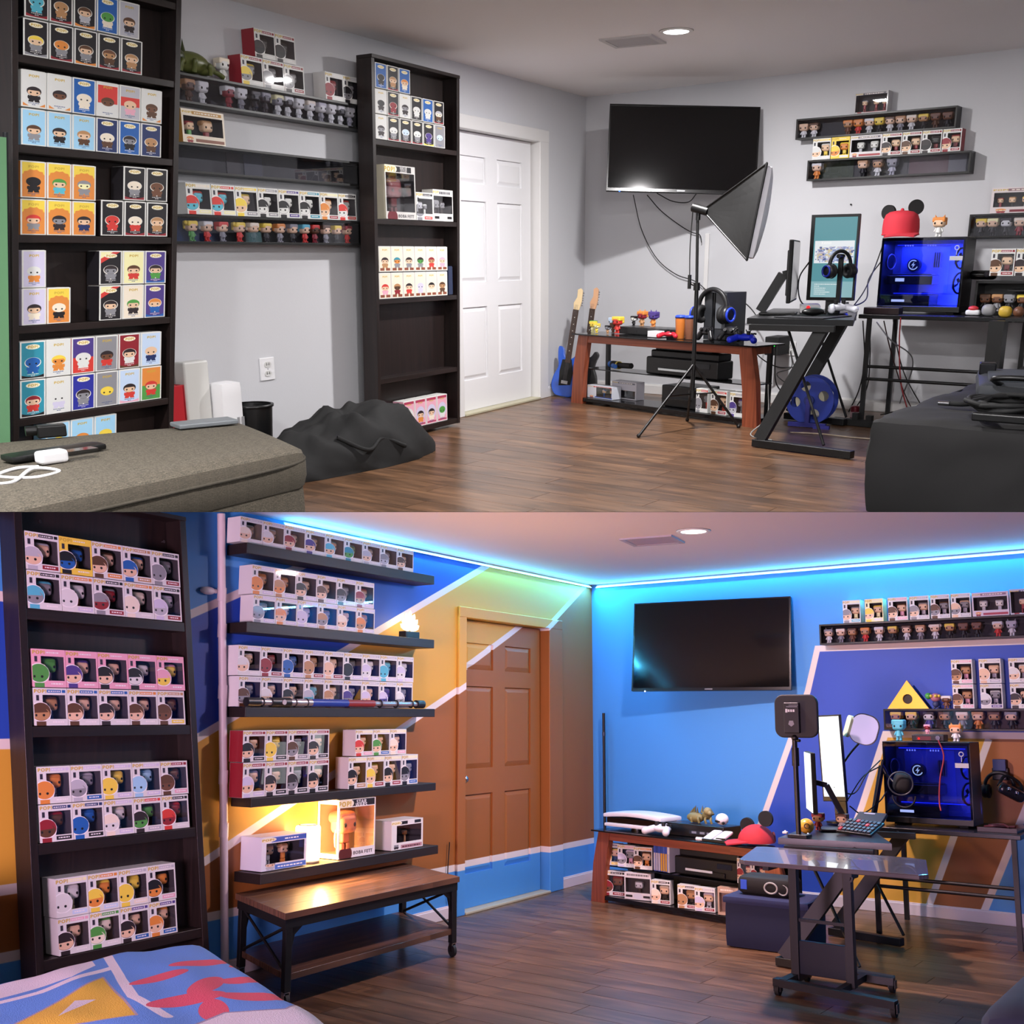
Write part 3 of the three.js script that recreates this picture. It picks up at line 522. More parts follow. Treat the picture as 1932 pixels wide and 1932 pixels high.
cardRow('UL', -3.240, -2.480, 1.062, 0.155, zP, 0.085, ['CCAFU5', 'CCTOE5', 'CCAFE5', 'CCAGE5', 'CCRUX5', 'CCMFM5'], 'upper cream row, bookcase beside the door', gP, 0.01);
cardRow('UL', -3.248, -2.487, 0.9, 0.158, zP, 0.085, ['CCXFM5', 'CCUHR5', 'CCAFX5', 'CCVVV5', 'CCKFC5', 'CCHUH5'], 'lower cream row, bookcase beside the door', gP, 0.01);
cardRow('UL', -3.04, -2.524, 0.056, 0.185, zP, 0.085, ['MWFFM8', 'MVAFO8', 'MVAFC8', 'MVGGW8'], 'bottom shelf, bookcase beside the door', gP, 0);
windowBox('window_carton', 'large window box with dark red helmeted figure, BOBA FETT name plate, bookcase beside door', null, 'UL', [-3.146, 1.378, zP], 0.318, 0.318, 0.09, 'KRRWW', 0, { hole: [[0.03, 0.14], [0.97, 0.14], [0.97, 0.86], [0.03, 0.86]], toys: [[0.42, '#5a2028', '#6e2a31', '#5a2028', 0.8]],
  draw: (c, w, h) => { c.fillStyle = '#cfcdca'; c.fillRect(0, 0, w, h); c.fillStyle = '#17141a'; c.fillRect(w * 0.3, h * 0.03, w * 0.2, h * 0.1); c.fillRect(w * 0.72, h * 0.03, w * 0.14, h * 0.1); logo(c, w * 0.16, h * 0.08, w * 0.32, true); c.fillStyle = '#17141a'; c.font = 'bold 10px sans-serif'; c.textAlign = 'center'; c.fillText('STAR', w * 0.6, h * 0.055); c.fillText('WARS', w * 0.6, h * 0.105); c.font = 'bold 13px sans-serif'; c.fillText('BOBA FETT', w * 0.66, h * 0.93); blob(c, w * 0.22, h * 0.95, w * 0.32, h * 0.26, '#6a1f29'); } });
windowBox('window_carton', 'window box with STAR WARS print and red band beside the large one, bookcase beside door', null, 'UL', [-2.825, 1.378, zP + 0.002], 0.186, 0.172, 0.085, 'KEEXW', 0, { hole: [[0.1, 0.24], [0.97, 0.24], [0.97, 0.78], [0.1, 0.78]], toys: [[0.45, INK.E, INK.S, INK.A, 0.6], [0.8, INK.W, INK.E, INK.W, 0.4]] });
windowBox('window_carton', 'white-framed window box at the right end of the large-box shelf, bookcase beside door', null, 'UL', [-2.634, 1.378, zP], 0.234, 0.198, 0.085, 'SEEWW', 0, { hole: [[0.03, 0.24], [0.97, 0.24], [0.97, 0.8], [0.03, 0.8]], toys: [[0.35, INK.E, INK.E, INK.A, 0.6], [0.66, INK.A, INK.E, INK.A, 0.5]], draw: (c, w, h) => { c.fillStyle = '#e8e6e2'; c.fillRect(0, 0, w, h); logo(c, w * 0.16, h * 0.1, w * 0.26); scribble(c, w * 0.32, h * 0.07, w * 0.55, h * 0.08, '#5a5a62'); blob(c, w * 0.5, h * 0.88, w * 0.34, h * 0.2, '#c9c9d2'); c.fillStyle = '#17141a'; c.fillRect(w * 0.08, h * 0.84, w * 0.22, h * 0.08); c.fillRect(w * 0.7, h * 0.84, w * 0.22, h * 0.08); } });
single('game_case', 'dark blue game case standing upright at the right end beside cream cartons', 'game case', 'UL', [-2.437, 0.902, 0.205], [box(0.05, 0.19, 0.10, 0, 0.095, -0.05, 0.003), box(0.05, 0.18, 0.002, 0, 0.095, 0.001)], std(0x1d2a4a, 0.2));
// ------------------------------------------------------------------ builders shared by both rooms
function soft(w, h, d, r, n, f) {                     // rounded block whose surface is moved by f(x, y, z, normal)
  const g = new THREE.BoxGeometry(w, h, d, ...[w, h, d].map((s) => Math.max(2, Math.round(s / n)))), p = g.attributes.position, c = V(0, 0, 0), q = V(0, 0, 0);
  for (let i = 0; i < p.count; i++) {
    q.fromBufferAttribute(p, i); c.set(...[[q.x, w], [q.y, h], [q.z, d]].map(([a, s]) => Math.max(-s / 2 + r, Math.min(s / 2 - r, a))));
    const nn = q.clone().sub(c).normalize(); q.copy(c).addScaledVector(nn, r); if (f) q.add(f(q, nn)); p.setXYZ(i, q.x, q.y, q.z);
  }
  const m = new THREE.BufferGeometry(); m.setAttribute('position', p); m.setAttribute('uv', g.attributes.uv); m.setIndex(g.index);
  m.computeVertexNormals(); return m;
}
function television(fr, at, yaw, tilt, roll, w, h, label, led, arm) {
  const t = thing('television', label, 'television', fr, at, yaw, null, tilt, roll);
  part(t, 'case', [lim(-w / 2, w / 2, -h / 2, h / 2, -0.03, 0, 0.004), lim(-w * 0.36, w * 0.36, -h * 0.36, h * 0.3, -0.055, -0.028, 0.01)], M.matt);
  part(t, 'bezel', slab(rect(-w / 2, -h / 2, w / 2, h / 2), 0.008, [rect(-w / 2 + 0.011, -h / 2 + 0.022, w / 2 - 0.011, h / 2 - 0.011)]), std(0x0c0c0e, 0.25));
  part(t, 'screen', lim(-w / 2 + 0.011, w / 2 - 0.011, -h / 2 + 0.022, h / 2 - 0.011, 0.001, 0.003), std(0x050506, 0.09));
  part(t, 'badge', lim(-0.03, 0.03, -h / 2 + 0.006, -h / 2 + 0.015, 0.008, 0.009), std(0x8a8a90, 0.3, 0.5));
  if (led) part(t, 'standby_light', sph(0.006, -w * 0.41, -h / 2 - 0.002, 0.006), glow(led, 3));
  part(t, 'wall_arm', [bar([0, 0, -0.05], [0.06, 0, arm ?? -0.12], 0.05, 0.02), box(0.2, 0.3, 0.012, 0, 0, -0.052)], M.metal);
  return t;
}
function tvStand(fr, at, turn, label, o = {}) {
  const t = thing('tv_stand', label, 'tv stand', fr, at, turn), y1 = o.h ?? 0.545, W = o.w ?? 1.88, D = 0.3;
  const wd = std(0xffffff, 0.4, 0, { map: redWood, key: 'redwood' }), wuv = (g) => uvFrom(g, (x, y, z) => [(x + z) * 2, y * 0.8]);
  const L = [[0, 0], [0.125, 0], [0.14, 0.25 * y1 / 0.545], [0.19, y1], [0.08, y1], [0.025, 0.3 * y1 / 0.545]], Rr = L.map(([x, y]) => [W - x, y]).reverse();
  for (const P of [L, Rr]) part(t, 'leg', wuv(slab(P, 0.05).translate(0, 0, -0.05)), wd);
  for (const x of [0.12, W - 0.15]) part(t, 'rear_post', lim(x, x + 0.03, 0, y1, -D, -D + 0.03), M.black);
  for (const z of [-0.045, -D + 0.005]) part(t, 'rail', uvFrom(lim(0.18, W - 0.18, y1 - 0.055, y1, z, z + 0.04, 0.003), (x, y) => [y * 2, x * 0.8]), wd);
  for (const s of [0.1, W - 0.14]) part(t, 'rail', wuv(lim(s, s + 0.04, y1 - 0.055, y1, -D + 0.05, -0.05)), wd);
  part(t, 'glass_top', lim(0.03, W - 0.03, y1 + 0.002, y1 + 0.012, -D - 0.01, 0.03, 0.003), M.blackGloss);
  part(t, 'middle_shelf', lim(0.1, W - 0.1, 0.275 * y1 / 0.545, 0.283 * y1 / 0.545, -D + 0.02, -0.06, 0.002), M.blackGloss);
  if (o.back) part(t, 'back_panel', lim(0.1, W - 0.1, 0.03, y1 - 0.05, -D - 0.012, -D - 0.004), M.matt);
  part(t, 'bottom_shelf', [lim(0.06, W - 0.06, 0.02, 0.05, -D, -0.01, 0.003)], std(0x0d0d0f, 0.2));
  return t;
}
const redWood = field(256, (u, v) => { const t = noise(u * 64, v * 5, 64) * 0.6 + noise(u * 24 + 3, v * 3, 8) * 0.4; return [112 + 44 * t, 54 + 28 * t, 34 + 20 * t]; });
function windowPrinter(fr, at, turn, w, h, d, label, o = {}) {
  const t = thing('printer', label, 'printer', fr, at, turn);
  part(t, 'body', [lim(0, w, 0, h * 0.72, -d, 0, 0.012), lim(0.02, w - 0.02, h * 0.7, h, -d, -0.03, 0.012)], std(0x131315, 0.4));
  part(t, 'scanner_lid', lim(0.05, w - 0.1, h, h + 0.02, -d + 0.02, -0.05, 0.006), std(0x19191b, 0.3));
  part(t, 'paper_tray', lim(w * 0.2, w * 0.8, 0.01, h * 0.26, -0.005, 0.012, 0.004), std(0x0d0d0e, 0.4));
  part(t, 'silver_strip', lim(w * 0.2, w * 0.62, h * 0.2, h * 0.29, 0.012, 0.016, 0.001), std(0xdfe8ec, 0.4));
  part(t, 'control_panel', lim(w * 0.68, w * 0.9, h * 0.4, h * 0.6, 0, 0.004, 0.001), std(0x1d1d20, 0.2));
  return t;
}
function gamepad(fr, at, turn, label, col, s = 1, tilt = 0) {
  at = [at[0], at[1] + 0.012 * s, at[2]];
  const t = thing('game_controller', label, 'game controller', fr, at, turn, null, tilt), m = std(col, 0.3), d = std(0x151517, 0.5);
  part(t, 'shell', [sph(0.05 * s, 0, 0.025 * s, 0, 1.25, 0.45, 0.7), rod([-0.045 * s, 0.025 * s, 0.01], [-0.075 * s, 0.012 * s, 0.055 * s], 0.02 * s, 10), rod([0.045 * s, 0.025 * s, 0.01], [0.075 * s, 0.012 * s, 0.055 * s], 0.02 * s, 10), sph(0.02 * s, -0.075 * s, 0.012 * s, 0.055 * s), sph(0.02 * s, 0.075 * s, 0.012 * s, 0.055 * s)], m);
  for (const q of [-1, 1]) part(t, 'thumb_stick', cyl(0.011 * s, 0.013 * s, 0.022 * s, q * 0.024 * s, 0.052 * s, 0.012 * s, 0, 0, 10), d);
  part(t, 'buttons', [0, 1, 2, 3].map((i) => cyl(0.006 * s, 0.006 * s, 0.01 * s, 0.05 * s + 0.012 * s * Math.cos(i * 1.57), 0.046 * s, -0.005 + 0.012 * s * Math.sin(i * 1.57), 0, 0, 8)), d);
  return t;
}
function headset(fr, at, turn, label, col, s = 1) {       // hangs from the middle of its band
  const t = thing('headset', label, 'headphones', fr, at, turn), n = [];
  for (let i = 0; i <= 14; i++) { const a = Math.PI * i / 14; n.push([-0.085 * s * Math.cos(a), -0.085 * s + 0.085 * s * Math.sin(a), 0]); }
  part(t, 'headband', [mv(tube(n, 0.011 * s, 40, 8))], std(0x141416, 0.5));
  for (const q of [-1, 1]) { const c = part(t, 'ear_cup', mv(lathe([[0, 0.022], [0.03, 0.02], [0.042, 0.008], [0.042, -0.012], [0.03, -0.022], [0, -0.022]].map(([a, b]) => [a * s, b * s])), q * 0.088 * s, -0.115 * s, 0, 0, 0, Math.PI / 2), std(0x17171a, 0.4));
    part(c, 'cup_ring', mv(new THREE.TorusGeometry(0.03 * s, 0.006 * s, 8, 20), q * 0.11 * s, -0.115 * s, 0, 0, Math.PI / 2), std(col, 0.3)); part(c, 'ear_pad', mv(new THREE.TorusGeometry(0.03 * s, 0.014 * s, 8, 20), q * 0.066 * s, -0.115 * s, 0, 0, Math.PI / 2), std(0x0d0d0f, 0.7)); }
  return t;
}
function pcTower(fr, at, turn, w, h, d, label, power) {    // glass side towards +z, base at y = 0, x from 0 to w
  const t = thing('computer_tower', label, 'computer', fr, at, turn), b = M.black, e = 0.016;
  part(t, 'case_frame', [lim(0, w, h - e * 1.4, h, -d, 0, 0.004), lim(0, w, 0.012, 0.05, -d, 0, 0.004), lim(0, e, 0.05, h - e, -d, 0), lim(w - e, w, 0.05, h - e, -d, 0), ], b);
  part(t, 'back_panel', lim(e, w - e, 0.05, h - e, -d, -d + 0.006), std(0x3a3e5c, 0.5));
  for (const x of [0.05, w - 0.09]) part(t, 'foot', lim(x, x + 0.05, 0, 0.012, -d + 0.02, -0.02), M.matt);
  part(t, 'motherboard', lim(0.07, w * 0.72, 0.13, h - 0.06, -d + 0.008, -d + 0.014), std(0x3a4470, 0.5));
  part(t, 'graphics_card', [lim(0.03, w * 0.62, 0.19, 0.25, -d + 0.02, -0.06, 0.006), lim(0.05, w * 0.6, 0.252, 0.258, -d + 0.03, -0.07)], std(0x20242e, 0.35));
  part(t, 'power_shroud', lim(e, w * 0.62, 0.05, 0.12, -d + 0.01, -0.03, 0.003), std(0x1b1d26, 0.4));
  part(t, 'memory_sticks', [0, 1, 2, 3].map((i) => lim(w * 0.54 + i * 0.014, w * 0.54 + i * 0.014 + 0.006, 0.3, 0.4, -d + 0.014, -d + 0.05)), std(0x2a2d3a, 0.3));
  part(t, 'cooler_block', [cyl(0.042, 0.042, 0.05, w * 0.31, h * 0.64, -d + 0.04, Math.PI / 2, 0, 28)], std(0x101014, 0.3));
  const bl = glow('#cfe6ff', 1.6), z = -d + 0.067;
  part(t, 'cooler_emblem', [mv(new THREE.TorusGeometry(0.03, 0.0035, 8, 32, 5.0), w * 0.31, h * 0.64, z, 0, 0, 0.9), mv(slab([[0.006, 0.022], [-0.014, -0.004], [-0.001, -0.002], [-0.006, -0.022], [0.014, 0.005], [0.001, 0.003]], 0.002), w * 0.31, h * 0.64, z)], bl);
  part(t, 'shroud_emblem', lim(w * 0.16, w * 0.32, 0.076, 0.092, -0.03, -0.028), glow('#dfeaff', 2)); part(t, 'card_emblem', lim(w * 0.17, w * 0.28, 0.21, 0.232, -0.06, -0.058), glow('#d5e4ff', 2));
  for (const y of [0.13, 0.29]) { part(t, 'front_fan', [mv(new THREE.TorusGeometry(0.066, 0.007, 8, 32), w - 0.05, y + 0.07, -d * 0.5, 0, 1.25), ...[0, 1, 2, 3, 4].map((i) => mv(box(0.05, 0.02, 0.004, 0.035, 0, 0), 0, 0, 0, 0.5, 0, i * 1.256)).map((g) => mv(g, w - 0.05, y + 0.07, -d * 0.5, 0, 1.25))], std(0x2a3148, 0.3)); }
  part(t, 'light_strips', [lim(w - e - 0.012, w - e - 0.006, 0.1, h * 0.62, -d + 0.03, -d + 0.05), lim(0.04, w - 0.06, 0.124, 0.128, -d + 0.02, -d + 0.03), lim(0.04, w - 0.08, h - 0.05, h - 0.045, -d + 0.02, -d + 0.03)], glow('#1a2cff', 3));
  part(t, 'top_lights', [0, 1, 2, 3].flatMap((i) => [lim(w * 0.27 + i * 0.016, w * 0.27 + i * 0.016 + 0.008, h * 0.885, h * 0.905, -0.03, -0.026), lim(w * 0.54 + i * 0.016, w * 0.54 + i * 0.016 + 0.008, h * 0.885, h * 0.905, -0.03, -0.026)]), glow('#8a98ff', 2));
  part(t, 'rear_fan', [mv(new THREE.TorusGeometry(0.05, 0.006, 8, 28), 0.035, h * 0.68, -d * 0.5, 0, 1.3)], std(0x3a3040, 0.4));
  part(t, 'glass_side', lim(0.003, w - 0.003, 0.052, h - 0.004, 0.0005, 0.003), pane(0xb8bcd2, 0.02));
  part(t, 'pin_sticker', [mv(new THREE.TorusGeometry(0.013, 0.0035, 6, 24), w * 0.905, h * 0.86, 0.0045), bar([w * 0.905, h * 0.77, 0.0045], [w * 0.905, h * 0.83, 0.0045], 0.004, 0.002), lim(w * 0.83, w * 0.98, h * 0.7, h * 0.755, 0.0032, 0.0045)], std(0xb9b9bd, 0.5));
  areaLight(fr, [at[0] + w - 0.05, at[1] + h * 0.45, at[2] - d * 0.5], [-1, 0, 0], d * 0.5, h * 0.7, [0.05, 0.09, 1], power);
  areaLight(fr, [at[0] + w * 0.45, at[1] + h - 0.04, at[2] - d * 0.5], [0, -1, 0], w * 0.7, d * 0.4, [0.05, 0.09, 1], power * 0.6);
  return t;
}
const cordM = std(0x141416, 0.6);
const cord = (fr, label, pts, r = 0.004, m = cordM, name = 'cable', cat = 'cable', group) => single(name, label, cat, fr, [0, 0, 0], tube(pts, r, pts.length * 8, 6), m, 0, group);
// ------------------------------------------------------------------ grey room: television, wall cases, softbox
television('UR', [1.177, 1.926, 0.45], 0.595, -0.228, -0.036, 1.134, 0.648, 'large black television on a swivel arm, turned toward the grey room, cables hanging below', '#3a6cff');
cord('UR', 'long thin cable hanging from television left side down to the stand in grey room', [[0.60, 1.63, 0.2], [0.61, 1.35, 0.06], [0.75, 1.12, 0.03], [0.93, 1.0, 0.03], [1.12, 0.94, 0.03], [1.3, 0.8, 0.03]]);
cord('UR', 'cable curving from below grey room television to the plastic cover strip', [[0.76, 1.62, 0.25], [0.8, 1.5, 0.08], [0.96, 1.38, 0.03], [1.06, 1.33, 0.03], [1.13, 1.31, 0.03], [1.15, 1.25, 0.03]]);
cord('UR', 'short cable loop just under the grey room television', [[0.85, 1.63, 0.25], [0.94, 1.57, 0.15], [1.06, 1.56, 0.12], [1.18, 1.62, 0.2]]);
single('cable_cover', 'white plastic cable cover strip running down the grey wall behind the softbox', 'cable cover', 'UR', [1.19, 0.72, 0], lim(-0.018, 0.018, 0, 0.6, 0, 0.016, 0.004), M.trim);
displayCase('UR', 1.928, 3.072, 1.968, 2.11, 0.11, 'upper black glass-fronted wall case with clear box on top, grey right wall');
displayCase('UR', 2.035, 3.192, 1.675, 1.818, 0.11, 'lower black wall case under a row of window boxes, grey right wall', [[2.06, 2.35, 0x26331f], [2.36, 2.74, 0x17171a], [2.75, 3.02, 0x3f1420], [3.02, 3.14, 0x55555a]]);
displayCase('UR', 3.225, 4.3, 1.25, 1.405, 0.11, 'black wall case above the computer desk at right end of grey wall');
[[1.97, 'F', 'F', 'W'], [2.05, 'H', 'F', 'W'], [2.305, 'O', 'U', 'D'], [2.38, 'O', 'O', 'X'], [2.46, 'W', 'F', 'W'], [2.532, 'Y', 'Y', 'K'], [2.607, 'H', 'F', 'W'], [2.68, 'U', 'F', 'E'], [2.757, 'C', 'F', 'W'], [2.838, 'Y', 'U', 'K'], [2.92, 'D', 'D', 'H'], [3.0, 'D', 'D', 'K']].forEach(([x, h, s, b], i) =>
  figurine('UR', [x, 1.98, 0.055], 0.098, h, s, b, `${SAY[h]} topped toy figure, ${ORD[i]} from left in upper case, grey right wall`, 'toy figures in the upper right case of the grey room', { wide: 0.66 }));
[[2.093, 'W', 'F', 'O'], [2.437, 'U', 'F', 'K'], [2.545, 'H', 'U', 'W'], [2.648, 'E', 'E', 'S']].forEach(([x, h, s, b, e], i) =>
  figurine('UR', [x, 1.688, 0.055], 0.112, h, s, b, `${SAY[h]} topped toy figure, ${ORD[i]} from left in lower case, grey right wall`, 'toy figures in the lower right case of the grey room', { wide: 0.62, [e]: true }));
[[3.295, 'Y', 'F', 'K'], [3.37, 'Q', 'F', 'K'], [3.455, 'A', 'W', 'K'], [3.54, 'C', 'F', 'R']].forEach(([x, h, s, b], i) =>
  figurine('UR', [x, 1.262, 0.055], 0.115, h, s, b, `${SAY[h]} topped toy figure, ${ORD[i]} from left in case above grey computer desk`, 'toy figures in the case above the grey desk', { wide: 0.58 }));
{
  const b = [[2.064, 2.203, 'YWFWW'], [2.205, 2.343, 'YYOWY'], [2.576, 2.716, 'RAFRW'], [2.717, 2.852, 'RHFRW'], [2.853, 2.988, 'RAKRW'], [2.99, 3.117, 'RRFRW']];
  b.forEach(([a, c, code], i) => windowBox('window_carton', `window box, ${SAY[code[1]]} haired portrait, ${ORD[i]} single from left over lower right case, grey room`, 'window boxes on the lower right case of the grey room', 'UR', [a, 1.819, 0.1], c - a - 0.003, 0.147, 0.09, code));
  windowBox('window_carton', 'wide white window box with two pale toys among boxes on grey right wall', null, 'UR', [2.345, 1.819, 0.1], 0.228, 0.147, 0.09, 'SWWRW', 0, { draw: wideArt('#d9d6d8', '#77707a', '#a03038'), hole: wideHole, toys: [[0.28, INK.W, INK.W, INK.S, 0.66], [0.72, INK.W, INK.W, INK.S, 0.72]] });
  windowBox('window_carton', 'glossy clear-fronted box alone on top of the upper case, grey right wall', null, 'UR', [2.355, 2.111, 0.1], 0.235, 0.14, 0.09, 'SERRW', 0, { draw: wideArt('#b9b6b8', '#5a5560', '#a03038'), hole: [[0.03, 0.06], [0.97, 0.06], [0.97, 0.86], [0.03, 0.86]], toys: [[0.25, INK.S, INK.F, INK.R, 0.5], [0.6, INK.S, INK.F, INK.R, 0.5], [0.85, INK.R, INK.F, INK.R, 0.45]] });
  windowBox('window_carton', 'wide box with many small toys above the grey computer desk case', null, 'UR', [3.35, 1.406, 0.1], 0.42, 0.165, 0.09, 'RRFRW', 0, { draw: wideArt('#d9cfd0', '#8a6a70', '#7a2434'), hole: wideHole, toys: [[0.12, INK.R, INK.F, INK.R, 0.45], [0.3, INK.U, INK.F, INK.K, 0.5], [0.5, INK.Y, INK.F, INK.S, 0.5], [0.72, INK.A, INK.F, INK.E, 0.5], [0.9, INK.U, INK.F, INK.E, 0.5]] });
  ['RHFRW', 'KAFRW'].forEach((c, i) => windowBox('window_carton', `window box, dark title band, ${ORD[i]} of two under case above grey desk`, 'window boxes under the desk case in the grey room', 'UR', [3.49 + i * 0.15, 1.005, 0.5], 0.145, 0.17, 0.09, c));
}
{ // studio softbox on its tripod
  const t = thing('softbox_lamp', 'black studio softbox lamp on a thin tripod in front of the television stand', 'studio lamp', 'UR', [1.92, 0, 1.56]), b = M.matt, hy = 1.43;
  part(t, 'pole', [rod([0, 0.22, 0], [0, 0.95, 0], 0.014), rod([0, 0.95, 0], [-0.015, hy + 0.01, 0], 0.010)], M.black);
  part(t, 'collar', [cyl(0.022, 0.022, 0.05, 0, 0.95, 0), rod([-0.05, 0.97, 0], [0.0, 0.95, 0], 0.007)], M.black); part(t, 'collar', cyl(0.026, 0.026, 0.05, 0, 0.24, 0), M.black); part(t, 'collar', cyl(0.02, 0.02, 0.03, 0, 0.42, 0), M.black);
  for (const [x, z] of [[-0.11, 0.52], [-0.19, -0.3], [0.25, -0.22]]) { part(t, 'leg', [rod([0, 0.44, 0], [x, 0.01, z], 0.009), rod([0, 0.24, 0], [x * 0.45, 0.245, z * 0.45], 0.005)], M.black); part(t, 'foot', sph(0.014, x, 0.012, z), M.black); }
  part(t, 'lamp_head', [rod([-0.05, hy + 0.02, 0], [0.06, hy - 0.01, 0], 0.028, 14), rod([-0.01, hy - 0.06, 0], [-0.01, hy + 0.03, 0], 0.016)], M.black);
  // pyramid of cloth: apex at the lamp, opening tilted, facing right and a little down
  const n = V(0.86, -0.15, -0.40).normalize(), up = V(0.2, 0.97, -0.08), r = V(0, 0, 0).crossVectors(up, n).normalize(), u = V(0, 0, 0).crossVectors(n, r), c = V(0.335, hy - 0.025, -0.14), a = V(0.02, hy, 0);
  const P = (i, j, o = 0) => c.clone().addScaledVector(r, i).addScaledVector(u, j).addScaledVector(n, o), s = 0.287, q = [P(-s, -s), P(s, -s), P(s, s), P(-s, s)], f = [];
  for (let i = 0; i < 4; i++) { const A = q[i], B = q[(i + 1) % 4]; for (let k = 0; k < 8; k++) for (let m = 0; m < 8; m++) { const pt = (x, y) => { const e = A.clone().lerp(B, x), v = a.clone().lerp(e, 0.08 + 0.92 * y), in_ = 0.05 * Math.sin(Math.PI * x) * Math.sin(Math.PI * Math.min(1, y * 1.1)); return v.lerp(a.clone().lerp(c, y), in_ * 2); };
    const [p0, p1, p2, p3] = [pt(k / 8, m / 8), pt((k + 1) / 8, m / 8), pt((k + 1) / 8, (m + 1) / 8), pt(k / 8, (m + 1) / 8)]; for (const v of [p0, p1, p2, p0, p2, p3]) f.push(v.x, v.y, v.z); } }
  const g = new THREE.BufferGeometry(); g.setAttribute('position', new THREE.Float32BufferAttribute(f, 3)); g.computeVertexNormals();
  part(t, 'cloth_hood', g, std(0x161616, 0.5, 0, { side: THREE.DoubleSide, key: 'hood' }));
  const rib = []; for (let i = 0; i < 4; i++) rib.push(rod(a.toArray(), q[i].toArray(), 0.006), rod(q[i].toArray(), q[(i + 1) % 4].toArray(), 0.008)); part(t, 'rim_rods', rib, M.black);
  const front = soft(0.555, 0.555, 0.05, 0.024, 0.05, (p, k) => k.multiplyScalar(0.03 * Math.cos(p.x * 5) * Math.cos(p.y * 5) * (k.z > 0.5 ? 1 : 0)));
  front.applyMatrix4(new THREE.Matrix4().makeBasis(r, u, n).setPosition(P(0, 0, 0.018))); part(t, 'front_diffuser', front, std(0xe9e9f2, 0.8));
  part(t, 'power_cord', [tube([[-0.05, hy, 0], [-0.055, 1.2, 0.01], [-0.05, 1.0, 0.01]], 0.004), cyl(0.012, 0.012, 0.09, -0.05, 0.98, 0.01)], M.black);
}
// ------------------------------------------------------------------ grey room: television stand and what stands on it
const sU = [0.45, 0, 0.86], tU = -0.231;
const onU = (x, y, z) => { const c = Math.cos(tU), s = Math.sin(tU); return [sU[0] + x * c + z * s, sU[1] + y, sU[2] - x * s + z * c]; };
tvStand('UR', sU, tU, 'low reddish wood and black glass television stand under the tilted television, grey room');
windowPrinter('UR', onU(0.74, 0.285, -0.09), tU, 0.7, 0.18, 0.18, 'black printer on the middle shelf of the grey room television stand');
{ const t = thing('printer_scanner', 'low black device lying under the printer on the bottom shelf, grey room', 'device', 'UR', onU(0.9, 0.052, -0.1), tU); part(t, 'body', lim(0, 0.36, 0, 0.16, -0.25, 0, 0.01), std(0x121214, 0.4)); part(t, 'tray', lim(0.04, 0.3, 0.06, 0.07, 0, 0.04), M.black); }
single('cable_box', 'flat black cable box on the middle of the grey room television stand', 'cable box', 'UR', onU(0.33, 0.56, -0.2), [lim(0, 0.6, 0, 0.055, -0.2, 0, 0.006), lim(0.02, 0.2, 0.015, 0.03, 0, 0.002)], std(0x141416, 0.3), tU);
{ const t = thing('small_box', 'little white box with clear upper half in front of the cable box', 'box', 'UR', onU(0.765, 0.56, -0.07), tU); part(t, 'base', lim(0, 0.115, 0, 0.045, -0.09, 0, 0.004), M.white); part(t, 'clear_cover', lim(0, 0.115, 0.045, 0.09, -0.09, 0), pane()); }
gamepad('UR', onU(0.98, 0.56, -0.07), tU + 0.5, 'red game controller lying beside the little white box', 0xd0283a, 0.85);
gamepad('UR', onU(1.68, 0.56, -0.08), tU + 0.3, 'shiny blue game controller at right end of grey television stand', 0x1a2fd6, 1.15);
gamepad('UR', onU(1.375, 0.612, -0.06), tU - 0.2, 'black game controller propped before the upright console, left one', 0x17171a, 1.0, 1.0);
gamepad('UR', onU(1.52, 0.612, -0.13), tU + 0.2, 'black game controller propped before the upright console, right one', 0x17171a, 1.0, 1.0);
{ const t = thing('game_console', 'dark grey console standing upright on the television stand with headphones over it', 'game console', 'UR', onU(1.2, 0.56, -0.2), tU); part(t, 'body', [lim(0, 0.07, 0, 0.335, -0.24, 0, 0.004), lim(0.085, 0.19, 0, 0.335, -0.24, -0.02, 0.004)], std(0x2a2c30, 0.4)); part(t, 'front_band', lim(0.07, 0.085, 0.002, 0.33, -0.23, -0.012), M.blackGloss); part(t, 'side_panel', lim(0.092, 0.185, 0.08, 0.325, -0.02, -0.016), std(0x5a5d62, 0.5)); }
headset('UR', onU(1.295, 0.915, -0.18), tU, 'black headphones with blue ear cups over the upright console', 0x2440c8, 1.52);
for (const [x, c, w] of [[1.05, 0xd07a35, 'orange tumbler with a blue lid behind the softbox pole'], [1.14, 0x8a5a44, 'brown patterned tumbler with a blue lid beside the orange tumbler']]) { const t = thing('tumbler', w, 'cup', 'UR', onU(x, 0.56, -0.12), tU); part(t, 'cup', lathe([[0, 0], [0.032, 0], [0.04, 0.15], [0.037, 0.15], [0.03, 0.005], [0, 0.005]]), std(c, 0.35)); part(t, 'lid', lathe([[0, 0.17], [0.03, 0.17], [0.042, 0.162], [0.042, 0.148], [0, 0.148]]), std(0x3050c0, 0.35)); }
[[0.02, -0.22, 0.10, 'G', 'G', 'Q', 'leafy green toy figure at the left end of grey television stand'], [0.10, -0.14, 0.10, 'Y', 'Y', 'Q', 'yellow toy figure in front of the green one on grey television stand'], [0.165, -0.12, 0.085, 'Y', 'Q', 'Y', 'pale yellow crouching toy figure third from stand left end'], [0.17, -0.3, 0.13, 'Z', 'Z', 'S', 'pale blue toy figure at the back of grey television stand'], [0.25, -0.22, 0.09, 'H', 'D', 'D', 'brown toy figure behind the yellow ones on grey television stand'], [0.32, -0.2, 0.15, 'Y', 'X', 'X', 'red and yellow round toy figure, largest on grey television stand'], [0.31, -0.1, 0.075, 'K', 'E', 'U', 'small dark toy figure in front of the red and yellow one']].forEach(([x, z, s, h, k, b, l]) => figurine('UR', onU(x, 0.56, z), s * 0.86, h, k, b, l, null, { turn: tU, wide: 0.62 }));
